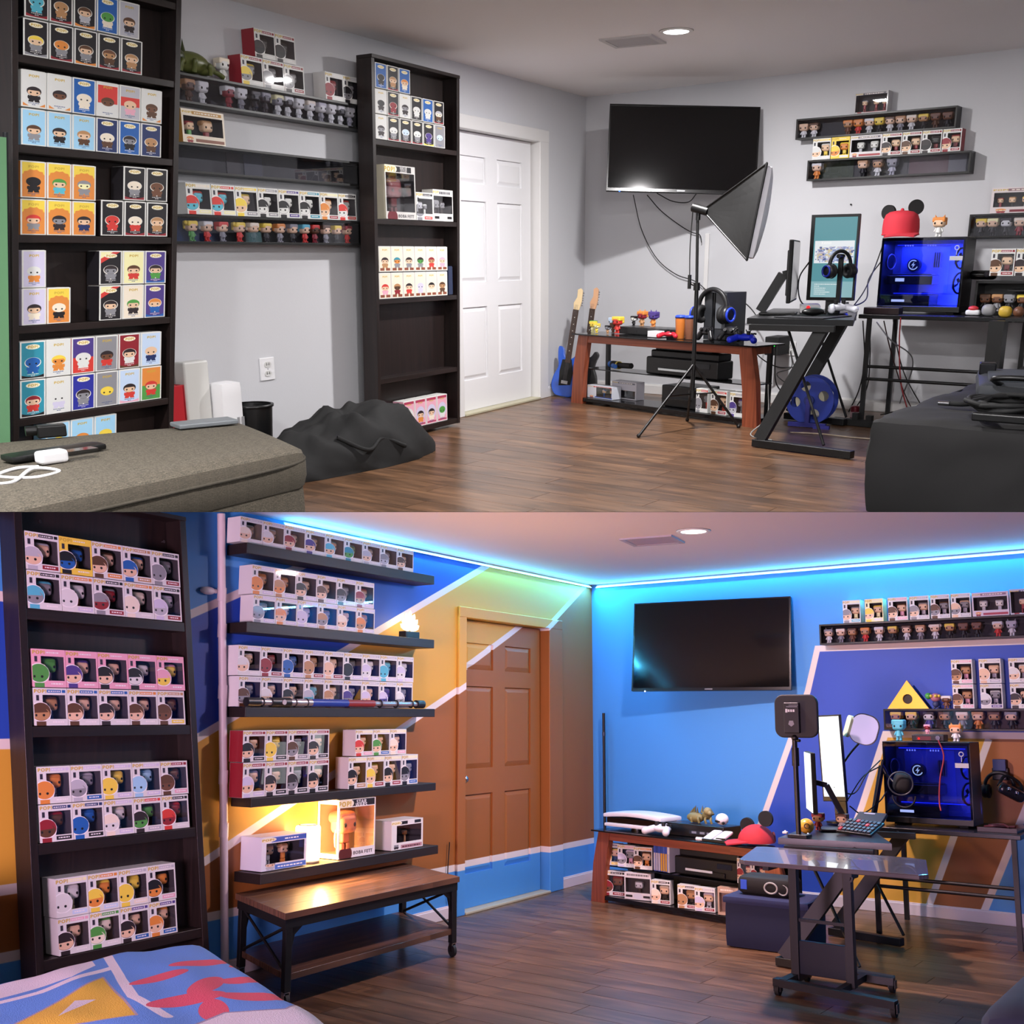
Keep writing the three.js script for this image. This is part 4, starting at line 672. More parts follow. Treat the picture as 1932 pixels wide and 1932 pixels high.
[[0.4, 0.075, 'K', 'W', 'K', 'small black and white toy figure at left end on cable box'], [0.49, 0.115, 'O', 'R', 'U', 'orange red toy figure with horns standing on cable box'], [0.61, 0.115, 'P', 'P', 'O', 'purple toy figure with orange spikes standing on cable box']].forEach(([x, s, h, k, b, l], i) => figurine('UR', onU(x, 0.617, -0.3), s, h, k, b, l, null, { turn: tU, ears: i > 0 }));
{ // water blaster
  const t = thing('toy_blaster', 'blue and black toy blaster lying on the middle shelf of the grey stand', 'toy blaster', 'UR', onU(0.3, 0.30, -0.16), tU - 0.25); part(t, 'barrel', [rod([0.12, 0.02, 0], [0.3, 0.03, 0], 0.022), rod([0.02, 0.02, 0], [0.12, 0.02, 0], 0.03)], M.matt); part(t, 'grip', [rod([-0.02, 0.02, 0], [0.06, 0.02, 0.0], 0.026), rod([0.07, 0.015, 0.03], [0.14, 0.015, 0.05], 0.018)], std(0x2a63b5, 0.4)); part(t, 'yellow_ring', cyl(0.031, 0.031, 0.02, 0.11, 0.02, 0, 0, Math.PI / 2), std(0xc9b44a, 0.4)); }
windowBox('window_carton', 'blue and red toy box at left on bottom shelf of the grey stand', null, 'UR', onU(0.13, 0.051, -0.06), 0.29, 0.1, 0.09, 'XBFBW', 0, { turn: tU, draw: wideArt('#c9ccd6', '#c23a40', '#3a55a8'), hole: [[0.35, 0.1], [0.95, 0.1], [0.95, 0.9], [0.35, 0.9]], toys: [[0.5, INK.B, INK.F, INK.B, 0.6], [0.8, INK.X, INK.F, INK.B, 0.6]] });
windowBox('window_carton', 'wide grey lettered toy box behind the blue and red one, bottom shelf of grey stand', null, 'UR', onU(0.3, 0.051, -0.17), 0.27, 0.14, 0.09, 'EESWS', 0, { turn: tU, draw: wideArt('#b9b6c0', '#6a6a76', '#c9c9cc'), hole: [[0.05, 0.06], [0.95, 0.06], [0.95, 0.5], [0.05, 0.5]], toys: [[0.4, INK.E, INK.F, INK.E, 0.5]] });
[[1.295, 0.115, 'XEEWW'], [1.433, 0.15, 'XHFRW'], [1.605, 0.13, 'EPSWW']].forEach(([x, w, c], i) => windowBox('window_carton', `window box, ${ORD[i]} of three at right on bottom shelf of the grey stand`, 'window boxes under the grey television stand', 'UR', onU(x, 0.051, -0.04), w - 0.004, 0.172, 0.09, c, 0, { turn: tU }));
{ const t = thing('router', 'black router with a bright green light on the wall beside the grey stand', 'router', 'UR', [1.83, 0.40, 0.1]); part(t, 'body', lim(0, 0.115, 0, 0.14, -0.1, 0.12, 0.006), M.matt); part(t, 'status_light', lim(0.07, 0.085, 0.07, 0.095, 0.12, 0.123), glow('#20ff40', 3)); }
// guitars
function guitar(at, lean_, turn, body, label, neckTone) {
  const t = thing('electric_guitar', label, 'guitar', 'UR', at, turn, null, lean_[0], lean_[1]), bodyP = [];
  for (const [x, y] of [[0, 0], [0.12, 0.01], [0.175, 0.08], [0.16, 0.17], [0.115, 0.24], [0.13, 0.31], [0.155, 0.36], [0.12, 0.385], [0.07, 0.34], [0, 0.32], [-0.06, 0.34], [-0.1, 0.41], [-0.15, 0.42], [-0.145, 0.34], [-0.12, 0.25], [-0.165, 0.17], [-0.18, 0.08], [-0.12, 0.01]]) bodyP.push(V(x * 0.62, y * 0.95, 0));
  const cv = new THREE.CatmullRomCurve3(bodyP, true).getPoints(60).map((p) => [p.x, p.y]);
  part(t, 'body', slab(cv, 0.03, [], 0.006), body); part(t, 'pick_guard', slab([[-0.05, 0.08], [0.05, 0.1], [0.06, 0.2], [0.03, 0.31], [-0.05, 0.3], [-0.06, 0.2]], 0.003).translate(0, 0, 0.037), M.matt);
  part(t, 'fretboard', lim(-0.024, 0.024, 0.28, 0.72, 0.036, 0.046, 0.002), std(0x3a281f, 0.5)); part(t, 'fret_dots', [0, 1, 2, 3, 4, 5].map((i) => cyl(0.004, 0.004, 0.002, 0, 0.38 + i * 0.055, 0.047, Math.PI / 2, 0, 8)), std(0xd8d4c8, 0.4)); part(t, 'neck', rod([0, 0.3, 0.025], [0, 0.74, 0.025], 0.02, 8), std(neckTone, 0.4));
  part(t, 'headstock', slab([[-0.022, 0.72], [0.024, 0.72], [0.036, 0.79], [0.03, 0.88], [0.012, 0.895], [-0.012, 0.88], [-0.008, 0.82], [-0.03, 0.77]], 0.014).translate(0, 0, 0.022), std(neckTone, 0.4));
  part(t, 'tuning_pegs', [0, 1, 2, 3, 4, 5].map((i) => sph(0.007, 0.04, 0.76 + i * 0.02, 0.03, 1, 1, 1, 8)), M.chrome); part(t, 'bridge', lim(-0.03, 0.03, 0.1, 0.13, 0.037, 0.05, 0.003), M.chrome); part(t, 'strings', [-2, -1, 0, 1, 2].map((i) => rod([i * 0.007, 0.12, 0.05], [i * 0.006, 0.76, 0.048], 0.0006, 4)), M.chrome);
  return t;
}
guitar([0.2, 0.012, 0.6], [-0.06, -0.14], 0.3, std(0x1f56c4, 0.25, 0, { clearcoat: 1, key: 'blueBody' }), 'blue electric guitar leaning in the corner beside grey television stand', 0xe2c99c);
guitar([0.28, 0.01, 0.42], [-0.06, -0.1], 0.2, std(0x16161a, 0.3), 'black electric guitar half hidden behind the blue guitar and television stand', 0xd9a882);
// ------------------------------------------------------------------ grey room: desks
function zDesk(fr, x0, x1, x0b, x1b, zf, zb, y, fz, fx0, fx1, label) {       // slanted-leg desk seen from its end
  const t = thing('desk', label, 'desk', fr, [0, 0, 0]), m = std(0x101012, 0.5);
  const top = slab([[x0, -zf], [x1, -zf + 0.1], [x1b, -zb + 0.06], [x0b, -zb]], 0.035).rotateX(-Math.PI / 2).translate(0, y - 0.035, 0); part(t, 'desk_top', top, std(0x131316, 0.35));
  for (const s of [0, 1]) { const z = s ? zb + 0.15 : fz, dx = s ? x0b - x0 + 0.08 : 0, k = s ? -0.18 : 0;
    part(t, 'leg', [bar([fx0 + 0.04 + dx, 0.05, z], [x1 - 0.16 + dx, y - 0.05, z - 0.12], 0.075, 0.05), bar([x0 + 0.05 + dx, y - 0.05, z - 0.02], [x1 - 0.08 + dx, y - 0.05, z - 0.1], 0.035, 0.05)], m);
    part(t, 'foot_bar', bar([fx0 + dx, 0.028, z], [fx1 + dx + k, 0.028, z + 0.08], 0.045, 0.055, 0.004), m);
    part(t, 'brace', rod([fx0 + 0.44 + dx, 0.05, z - 0.02], [fx0 + 0.02 + dx, y - 0.05, z - 0.35], 0.009), m); }
  return t;
}
zDesk('UR', 2.45, 3.08, 2.06, 2.66, 1.9, 0.62, 0.775, 1.98, 2.577, 3.23, 'black desk with slanted legs carrying two monitors in the grey room');
function pcDesk(fr, x0, x1, zf, zb, y, label, bars) {
  const t = thing('desk', label, 'desk', fr, [0, 0, 0]), m = std(0x0f0f11, 0.45);
  part(t, 'desk_top', lim(x0, x1, y - 0.028, y, zb, zf, 0.004), std(0x141417, 0.25));
  for (const x of [x0 + 0.05, x1 - 0.06]) for (const z of [zf - 0.04, zb + 0.04]) part(t, 'leg', lim(x, x + 0.028, 0, y - 0.028, z - 0.014, z + 0.014), m);
  for (const b of bars) part(t, 'cross_bar', rod([x0 + 0.06, b, zf - 0.04], [x1 - 0.05, b, zf - 0.04], 0.011), m);
  part(t, 'apron', lim(x0 + 0.05, x1 - 0.04, y - 0.06, y - 0.028, zb + 0.03, zb + 0.05), m);
  return t;
}
pcDesk('UR', 2.74, 3.72, 0.76, 0.12, 0.755, 'thin black metal computer desk carrying the glowing tower in the grey room', [0.405, 0.32]);
pcTower('UR', [2.79, 0.757, 0.56], 0, 0.55, 0.497, 0.24, 'black computer tower glowing blue inside on the grey room desk', 240);
{ // portrait monitor
  const scr = canvas(256, 512, (c, w, h) => { c.fillStyle = '#5f9aa3'; c.fillRect(0, 0, w, h); c.fillStyle = '#8fb9c0'; c.fillRect(0, h * 0.8, w, h * 0.2); c.fillStyle = '#eef2f6'; c.fillRect(w * 0.03, h * 0.29, w * 0.94, h * 0.28); for (let i = 0; i < 260; i++) { c.fillStyle = ['#8f99c4', '#5d6a9a', '#c9bfd0', '#d8c9a4', '#b4c2e6'][Math.floor(rnd() * 5)]; c.fillRect(w * (0.05 + 0.85 * rnd()), h * (0.36 + 0.18 * rnd()), 4 + rnd() * 22, 2 + rnd() * 14); } c.fillStyle = '#fff'; c.font = 'bold 26px sans-serif'; c.textAlign = 'center'; c.fillText('Xeno', w * 0.3, h * 0.335); for (let i = 0; i < 6; i++) scribble(c, w * 0.08, h * (0.83 + i * 0.025), w * 0.6 * rnd() + 20, 5, '#eef6f6'); });
  const t = thing('monitor', 'upright portrait monitor showing a teal page on the grey room desk', 'monitor', 'UR', [2.56, 0.777, 1.25], 0.1);
  part(t, 'base', [cyl(0.1, 0.1, 0.012, 0.16, 0.006, -0.03), lim(0.12, 0.2, 0.01, 0.12, -0.05, -0.02)], M.black); part(t, 'case', [lim(0, 0.305, 0.085, 0.615, -0.03, 0, 0.005)], M.black); part(t, 'bezel', slab(rect(0, 0.085, 0.305, 0.615), 0.006, [rect(0.024, 0.105, 0.292, 0.598)]), M.black);
  part(t, 'screen', uvFrom(lim(0.024, 0.292, 0.105, 0.598, 0, 0.002), (x, y) => [(x - 0.024) / 0.268, (y - 0.105) / 0.493]), std(0x050505, 0.3, 0, { emissive: new THREE.Color(1, 1, 1), emissiveMap: scr, emissiveIntensity: 0.75, key: 'scrU' }));
  areaLight('UR', [2.72, 1.13, 1.262], [0, 0, 1], 0.26, 0.48, [0.5, 0.75, 0.8], 0.6);
}
{ const t = thing('monitor', 'black monitor on a slanted stand seen from its edge, left end of grey desk', 'monitor', 'UR', [2.52, 0.777, 1.38], 1.9);
  part(t, 'panel', [lim(-0.32, 0.3, 0.08, 0.46, -0.02, 0.005, 0.006), lim(-0.2, 0.2, 0.12, 0.4, -0.035, -0.018, 0.008)], M.matt); part(t, 'screen', lim(-0.31, 0.29, 0.095, 0.45, 0.005, 0.008), std(0x08080a, 0.15)); part(t, 'neck', [bar([0, 0.02, -0.2], [0, 0.25, -0.07], 0.1, 0.06), bar([0, 0.25, -0.07], [0, 0.26, -0.03], 0.06, 0.04)], M.black); part(t, 'base', lim(-0.12, 0.12, 0, 0.014, -0.2, 0.03, 0.005), M.black); }
single('keyboard', 'white keyboard lying under the edge-on monitor on grey desk', 'keyboard', 'UR', [2.52, 0.777, 1.25], [lim(0, 0.13, 0.002, 0.05, -0.3, 0, 0.006), lim(0.01, 0.12, 0.05, 0.054, -0.29, -0.01)], M.white, 0.4);
{ const t = thing('computer_mouse', 'dark mouse with red glowing wheel at the front of grey desk', 'computer mouse', 'UR', [2.75, 0.796, 1.6], -0.6); part(t, 'body', sph(0.045, 0, 0.012, 0, 1, 0.55, 1.7), M.black); part(t, 'wheel_light', sph(0.012, -0.01, 0.036, 0.03), glow('#ff1a20', 1.5)); }
single('mouse_pad', 'black and grey mouse pad on the front of grey slanted-leg desk', 'mouse pad', 'UR', [2.6, 0.776, 1.5], lim(0, 0.33, 0, 0.006, -0.1, 0.28, 0.002), std(0x1d1d22, 0.8), -0.1);
{ const t = thing('headset_stand', 'thin black headphone stand on the grey desk before the portrait monitor', 'stand', 'UR', [2.81, 0.777, 1.35]); part(t, 'post', lim(-0.014, 0.014, 0, 0.36, -0.01, 0.01), M.black); part(t, 'hook', rod([0, 0.36, -0.03], [0, 0.36, 0.05], 0.014), M.black); part(t, 'base', cyl(0.07, 0.06, 0.014, 0, 0.007, 0), M.black); }
headset('UR', [2.81, 1.168, 1.36], 1.15, 'black gaming headset with blue light hanging on its stand, grey desk', 0x1c2a90, 1.05);
gamepad('UR', [2.84, 0.79, 1.42], 0.9, 'white and blue game controller beside the headphone stand', 0xe6e8f2, 1.1);
single('audio_interface', 'red-edged black audio box lying left of the glowing grey room tower', 'audio box', 'UR', [2.80, 0.756, 0.7], [lim(-0.04, 0.2, 0, 0.045, -0.06, 0.03, 0.004)], std(0x1a0d10, 0.35));
{ const t = thing('cap', 'red cap with two round black ears on top of grey room computer tower', 'cap', 'UR', [2.87, 1.256, 0.44], 0.1); const red = std(0xc92f3e, 0.8);
  part(t, 'crown', lathe([[0.12, 0], [0.121, 0.05], [0.117, 0.1], [0.104, 0.135], [0.08, 0.152], [0.04, 0.16], [0, 0.162]], 0, 0.015, 0, 32), red); part(t, 'brim', [mv(soft(0.2, 0.016, 0.16, 0.007, 0.02, (p) => V(0, -0.8 * p.x * p.x, 0)), 0.03, 0.02, 0.11, 0.12)], red); part(t, 'button', sph(0.012, 0, 0.18, 0), red); part(t, 'band', mv(new THREE.TorusGeometry(0.118, 0.006, 8, 40), 0, 0.02, 0, Math.PI / 2), red);
  for (const q of [-1, 1]) part(t, 'ear', mv(cyl(0.05, 0.05, 0.022, 0, 0, 0, Math.PI / 2, 0, 28), q * 0.088, q > 0 ? 0.195 : 0.165, 0, 0, 0.3 * q), std(0x0d0d0f, 0.8)); }
figurine('UR', [3.13, 1.255, 0.46], 0.125, 'O', 'F', 'W', 'orange haired toy figure standing alone on the grey room tower', null, { wide: 0.62, ears: true });
{ const t = thing('storage_box', 'black box shelf with toy figures at right of the grey tower', 'box', 'UR', [3.40, 0.758, 0.45]); part(t, 'shell', [lim(0, 0.6, 0, 0.015, -0.2, 0), lim(0, 0.6, 0.2, 0.215, -0.2, 0), lim(0, 0.015, 0, 0.215, -0.2, 0), lim(0, 0.6, 0, 0.215, -0.2, -0.19)], M.black); part(t, 'shelf', lim(0.2, 0.6, 0.15, 0.16, -0.19, 0), M.black); }
[[3.46, 'H', 'D', 'K'], [3.535, 'U', 'D', 'E'], [3.61, 'E', 'E', 'K'], [3.69, 'Y', 'D', 'K']].forEach(([x, h, s, b], i) => figurine('UR', [x, 0.776, 0.4], 0.11, h, s, b, `dark toy figure, ${ORD[i]} from left inside the black box shelf`, 'toy figures in the black box shelf', { wide: 0.58 }));
{ const t = thing('goggles', 'shiny black goggles lying on the black box shelf', 'goggles', 'UR', [3.40, 0.979, 0.36]); part(t, 'frame', [soft(0.17, 0.06, 0.08, 0.028, 0.012)].map((g) => g.translate(0.02, 0.03, 0)), M.blackGloss); part(t, 'lens', sph(0.02, 0.05, 0.035, 0.035), std(0x404048, 0.05)); }
single('toy_car', 'small red and white toy on the desk right of the grey tower', 'toy', 'UR', [3.44, 0.756, 0.6], [paint(soft(0.09, 0.035, 0.05, 0.014, 0.01).translate(0, 0.02, 0), 0xd8d8dc), paint(sph(0.03, 0, 0.045, 0, 1.1, 0.6, 0.8), 0xc23038)], vcol);
single('toy_helmet', 'grey rounded toy on the desk beside the red and white one', 'toy', 'UR', [3.54, 0.756, 0.62], [soft(0.085, 0.075, 0.08, 0.034, 0.012).translate(0, 0.038, 0)], std(0x8f8f92, 0.5));
single('toy_bee', 'yellow and brown round toy at the right end of grey desk', 'toy', 'UR', [3.66, 0.79, 0.7], [paint(soft(0.08, 0.07, 0.07, 0.03, 0.012), 0xc9a83a), paint(sph(0.035, 0.08, 0, 0), 0x6e4630)], vcol);
single('storage_rack', 'black post of a shelf unit at the right edge of grey room', 'shelf unit', 'UR', [3.63, 0, 0.86], [lim(0, 0.09, 0, 0.745, 0, 0.1), lim(0.1, 0.5, 0.745, 0.765, -0.1, 0.12)], M.black);
// on the floor under the desks
{ const t = thing('cable_reel', 'blue cable reel with round holes standing on floor behind slanted desk leg', 'cable reel', 'UR', [2.545, 0, 1.03], 0.1), bl = std(0x223a9e, 0.45), P = []; for (let i = 0; i < 40; i++) P.push([0.165 * Math.cos(i * 0.157), 0.185 + 0.165 * Math.sin(i * 0.157)]);
  const hole = (a, r = 0.036) => { const o = []; for (let i = 0; i < 16; i++) o.push([0.1 * Math.cos(a) + r * Math.cos(i * 0.3927), 0.185 + 0.1 * Math.sin(a) + r * Math.sin(i * 0.3927)]); return o; };
  for (const z of [0, -0.12]) part(t, 'flange', slab(P, 0.012, [hole(0.35), hole(1.9), hole(3.3), hole(5.1)]).translate(0, 0, z), bl); part(t, 'drum', cyl(0.1, 0.1, 0.11, 0, 0.185, -0.055, Math.PI / 2), std(0xc9c4ac, 0.7)); part(t, 'hub', cyl(0.035, 0.035, 0.16, 0, 0.185, -0.05, Math.PI / 2), std(0x1a2a70, 0.5)); part(t, 'stand', [bar([-0.13, 0.02, 0.03], [0.13, 0.02, 0.03], 0.03), bar([0, 0.02, 0.03], [0, 0.2, 0.03], 0.03), bar([0.05, 0.012, 0.05], [0.16, 0.012, 0.05], 0.024)], std(0x2a2a86, 0.5)); }
{ const t = thing('soda_can', 'dark red drink can on the floor beside the blue cable reel', 'can', 'UR', [2.735, 0, 0.66]); part(t, 'can', lathe([[0, 0], [0.027, 0], [0.033, 0.01], [0.033, 0.108], [0.027, 0.12], [0, 0.12]]), std(0x5a1420, 0.3, 0.4)); part(t, 'stripe', lathe([[0.0335, 0.04], [0.0335, 0.08]]), std(0xb9a0a4, 0.3, 0.4)); }
single('power_strip', 'black power strip on the floor under the grey computer desk', 'power strip', 'UR', [2.72, 0, 0.78], [lim(-0.1, 0.3, 0, 0.045, -0.03, 0.03, 0.006), lim(0.05, 0.09, 0.045, 0.09, -0.02, 0.02), lim(0.15, 0.19, 0.045, 0.08, -0.02, 0.02)], M.matt, -0.1);
[['thin grey cable slanting from grey desk front to floor', [[2.88, 0.71, 0.8], [2.97, 0.6, 0.78], [3.05, 0.45, 0.5], [2.9, 0.1, 0.2]], 0x77777c], ['red cable hanging straight down from the grey computer desk', [[3.03, 0.74, 0.775], [3.035, 0.6, 0.775], [3.05, 0.3, 0.7], [3.1, 0.06, 0.6]], 0x9a2a30], ['black cable falling behind the grey computer desk leg', [[2.83, 0.7, 0.3], [2.86, 0.5, 0.25], [2.92, 0.3, 0.2], [3.1, 0.03, 0.2]], 0x161618], ['dark red cable sagging from desk to the floor pile', [[2.83, 0.7, 0.5], [2.86, 0.5, 0.4], [2.95, 0.2, 0.3], [3.05, 0.03, 0.3]], 0x3a1416], ['black cable hanging beside the slanted desk leg', [[2.70, 0.7, 0.55], [2.70, 0.4, 0.45], [2.66, 0.2, 0.4], [2.58, 0.03, 0.35]], 0x161618], ['second black cable crossing behind the grey desks', [[2.71, 0.7, 0.45], [2.72, 0.45, 0.4], [2.68, 0.2, 0.3], [2.6, 0.03, 0.3]], 0x161618],
  ['black cable from the grey stand up to router', [[1.75, 0.6, 0.4], [1.79, 0.4, 0.25], [1.9, 0.3, 0.1], [2.0, 0.3, 0.05]], 0x161618], ['black cable curling from outlet to the floor beside grey stand', [[1.96, 0.42, 0.02], [2.0, 0.3, 0.08], [1.9, 0.25, 0.12], [2.05, 0.12, 0.1], [2.1, 0.02, 0.2]], 0x1a1a1c], ['cable arching above the right end of grey television stand', [[1.5, 0.85, 0.3], [1.62, 0.8, 0.2], [1.75, 0.66, 0.2], [1.72, 0.56, 0.3]], 0x1a1a1c], ['black cable looping down behind stand leg, grey room', [[2.3, 0.55, 1.1], [2.32, 0.3, 1.1], [2.37, 0.2, 1.08], [2.3, 0.02, 1.1]], 0x161618], ['grey cable curling on floor at the stand right leg', [[2.33, 0.3, 1.25], [2.4, 0.1, 1.4], [2.38, 0.01, 1.6], [2.6, 0.01, 1.75]], 0x8a8a86], ['thin pale cable lying on floor in front of blue reel', [[2.55, 0.006, 1.35], [2.75, 0.006, 1.3], [2.95, 0.006, 1.32], [3.2, 0.006, 1.3]], 0xb9a890], ['black cable bunch on floor by grey baseboard', [[2.8, 0.02, 0.3], [2.95, 0.06, 0.35], [3.1, 0.02, 0.3], [3.05, 0.08, 0.25], [2.9, 0.03, 0.2], [3.15, 0.02, 0.2]], 0x161618], ['black cable from portrait monitor sagging to grey desk', [[2.5, 1.1, 1.1], [2.44, 1.0, 1.1], [2.46, 0.85, 1.1], [2.55, 0.79, 1.1]], 0x161618], ['cable bundle rising left of the grey tower', [[2.775, 1.2, 0.5], [2.765, 1.05, 0.6], [2.74, 0.9, 0.7], [2.7, 0.79, 0.8]], 0x161618], ['second cable left of the grey tower', [[2.775, 1.1, 0.5], [2.74, 0.98, 0.62], [2.76, 0.85, 0.7], [2.66, 0.79, 0.9]], 0x161618]].forEach(([l, p, c]) => cord('UR', l, p, 0.0045, std(c, 0.6)));
function outlet(fr, x, y, w, h, label, off = false) { const t = thing('wall_outlet', label, 'outlet', fr, [x, y, 0]); part(t, 'plate', box(w, h, 0.008, 0, 0, 0.004, 0.003), M.white); for (const s of [-1, 1]) { const r = part(t, 'socket', [slab(roundRect(w * 0.48, h * 0.26, w * 0.16), 0.003).translate(0, s * h * 0.2, 0.008)], std(0xd4d4d2, 0.4)); part(r, 'slot', [lim(-w * 0.1, -w * 0.07, s * h * 0.2 - 0.006, s * h * 0.2 + 0.01, 0.011, 0.0115), lim(w * 0.07, w * 0.1, s * h * 0.2 - 0.006, s * h * 0.2 + 0.01, 0.011, 0.0115)], M.matt); } part(t, 'screw', cyl(0.003, 0.003, 0.002, 0, 0, 0.009, Math.PI / 2, 0, 10), M.chrome); return t; }
outlet('UL', -4.057, 0.537, 0.115, 0.128, 'white double outlet on the bare grey wall below the wall cases');
outlet('UR', 1.96, 0.44, 0.075, 0.11, 'white outlet on the grey right wall with cables plugged in');
single('picture_hook', 'tiny nail in the grey right wall above the cap', 'nail', 'UR', [2.35, 1.502, 0], rod([0, 0, 0], [0, 0, 0.012], 0.006), M.metal);
{ const t = thing('ceiling_vent', 'square white ceiling vent beside the round ceiling light, grey room', 'ceiling vent', 'UR', [1.56, H, 1.85], 0.2); part(t, 'frame', slab(rect(-0.17, -0.15, 0.17, 0.15), 0.01, [rect(-0.14, -0.12, 0.14, 0.12)]).rotateX(Math.PI / 2), std(0xc4c0c0, 0.6)); for (let i = 0; i < 9; i++) part(t, 'slat', box(0.28, 0.002, 0.026, 0, -0.006, -0.107 + i * 0.027).rotateX(0), std(0xb4b0b2, 0.6)); }
// big block of furniture under a black cover, lower right
{ const wr = (p, n) => n.clone().multiplyScalar(0.03 * (noise(p.x * 4 + 20, p.z * 4 + p.y * 6 + 9) - 0.5) + 0.01 * (noise(p.x * 14 + 3, p.z * 12 + p.y * 14) - 0.5));
  const t = thing('covered_sofa', 'sofa under a fitted black cloth cover at the right of grey room', 'sofa', 'UR', [0, 0, 0]);
  part(t, 'cover', soft(1.6, 0.44, 3.1, 0.045, 0.05, wr).translate(4.55, 0.22, 1.84), std(0x121112, 0.85)); part(t, 'seam', [tube([[3.76, 0.42, 0.35], [3.765, 0.425, 1.8], [3.772, 0.42, 3.32]], 0.006, 40)], std(0x232224, 0.8)); cutAt(t, 1); }
{ const t = thing('laptop_bag', 'dark grey laptop case with a clasp lying on the covered sofa', 'bag', 'UR', [4.24, 0.466, 2.3], 0.25); part(t, 'case', [soft(0.62, 0.09, 0.8, 0.035, 0.04).translate(0, 0.045, 0)], std(0x2c3036, 0.6)); part(t, 'flap', [soft(0.42, 0.02, 0.5, 0.009, 0.05).translate(-0.05, 0.095, 0.05)], std(0x3a3f46, 0.5)); part(t, 'clasp', lim(-0.3, -0.22, 0.08, 0.14, -0.2, -0.1, 0.008), M.metal); part(t, 'handle', tube([[-0.2, 0.08, 0.35], [-0.24, 0.12, 0.45], [-0.05, 0.12, 0.47], [-0.02, 0.08, 0.38]], 0.014), M.black); }
cord('UR', 'black jack cable stretched over the covered sofa toward the left', [[3.93, 0.465, 2.85], [4.0, 0.465, 2.85], [4.08, 0.47, 2.8], [4.18, 0.465, 2.85]], 0.012, M.matt);
single('jack_plug', 'silver jack plug at the end of the black cable on covered sofa', 'plug', 'UR', [3.90, 0.465, 2.86], rod([0, 0, 0], [0.05, 0, 0], 0.012), M.chrome);
{ const t = thing('cable_coil', 'coiled black cables with a purple strap on the covered sofa', 'cable', 'UR', [4.28, 0.466, 3.1]); const p = []; for (let i = 0; i < 60; i++) p.push([0.16 * Math.cos(i * 0.55) * (1 + 0.2 * Math.sin(i)), 0.03 + 0.04 * noise(i * 0.7, 3), 0.2 * Math.sin(i * 0.55) * (1 + 0.2 * Math.cos(i * 1.3))]); part(t, 'coil', tube(p, 0.011, 360, 6), M.matt); part(t, 'strap', mv(new THREE.TorusGeometry(0.04, 0.02, 8, 20), 0.13, 0.05, 0.12, 0, 0.6), std(0x8a4fb8, 0.6)); part(t, 'adapter', lim(-0.1, 0.14, 0, 0.035, 0.22, 0.28, 0.008), M.black); cutAt(t, 1); }
// ------------------------------------------------------------------ grey room: ottoman sofa, bag, things along the left wall
{ const weave = field(128, (u, v) => { const n = 96 + 60 * noise(u * 64, v * 64) + 46 * noise(u * 32 + 5, v * 32 + 8); return [n, n * 0.96, n * 0.88]; }); weave.repeat.set(6, 6);
  const cloth = std(0x8d8880, 0.95, 0, { map: weave, bumpMap: weave, bumpScale: 0.003, key: 'weave' }), t = thing('ottoman', 'grey-brown woven ottoman in the lower left with cables and a remote on top', 'ottoman', 'UL', [-5.194, 0, 0.978], -0.506);
  const sk = (g) => { const p = g.attributes.position; for (let i = 0; i < p.count; i++) p.setZ(i, p.getZ(i) * (1 + 0.64 * Math.max(0, -p.getX(i)))); g.computeVertexNormals(); return g; };
  part(t, 'cushion', sk(soft(1.16, 0.17, 0.80, 0.06, 0.05, (p, n) => V(0, n.y > 0.3 ? 0.012 * Math.cos(p.x * 1.6) * Math.cos(p.z * 3) : 0, 0)).translate(-0.61, 0.365, 0.37)), cloth); part(t, 'base', sk(soft(1.12, 0.36, 0.76, 0.03, 0.08).translate(-0.61, 0.16, 0.37)), cloth);
  part(t, 'piping', sk(tube([[-0.035, 0.405, 0.0], [-0.03, 0.41, 0.4], [-0.045, 0.405, 0.74], [-0.09, 0.4, 0.765], [-0.6, 0.395, 0.772], [-0.9, 0.395, 0.772], [-1.17, 0.395, 0.772]], 0.006, 80)), cloth); cutAt(t, 1); }
const oT = -0.506, onO = (x, y, z) => { const c = Math.cos(oT), s = Math.sin(oT); return [-5.194 + x * c + z * s, y, 0.978 - x * s + z * c]; };
single('charger_brick', 'long black power brick lying on the ottoman behind the white charger', 'power brick', 'UL', onO(-0.9, 0.462, 0.52), soft(0.36, 0.028, 0.1, 0.012, 0.03).translate(0, 0.016, 0), M.black, oT + 0.35);
{ const t = thing('phone_charger', 'white charger plug in a clear sleeve lying on the ottoman', 'charger', 'UL', onO(-0.93, 0.462, 0.66), oT + 0.3); part(t, 'plug', lim(-0.05, 0.05, 0, 0.045, -0.03, 0.03, 0.012), M.white); part(t, 'sleeve', lim(0.05, 0.16, 0.002, 0.035, -0.028, 0.028), pane(0xf4f4f4, 0.1)); }
cord('UL', 'white charging cable curled on the ottoman at the left edge', [[-0.98, 0.46, 0.7], [-1.05, 0.465, 0.72], [-1.12, 0.46, 0.8], [-1.02, 0.46, 0.9], [-0.93, 0.46, 0.82], [-1.0, 0.47, 0.78], [-1.1, 0.46, 0.95], [-1.2, 0.46, 0.9]].map((p) => onO(...p)), 0.006, M.white);
single('tablet', 'thin grey tablet lying at the far edge of the ottoman', 'tablet', 'UL', onO(-0.24, 0.462, 0.06), lim(-0.13, 0.13, 0, 0.02, -0.05, 0.07, 0.006), std(0x6d7276, 0.4), oT + 0.1);
single('camera_part', 'small black clamp at far left edge of the ottoman', 'clamp', 'UL', onO(-0.84, 0.462, 0.04), [lim(-0.06, 0.05, 0, 0.05, -0.03, 0.03, 0.008), rod([-0.1, 0.03, 0], [-0.06, 0.03, 0], 0.02)], M.black, oT);
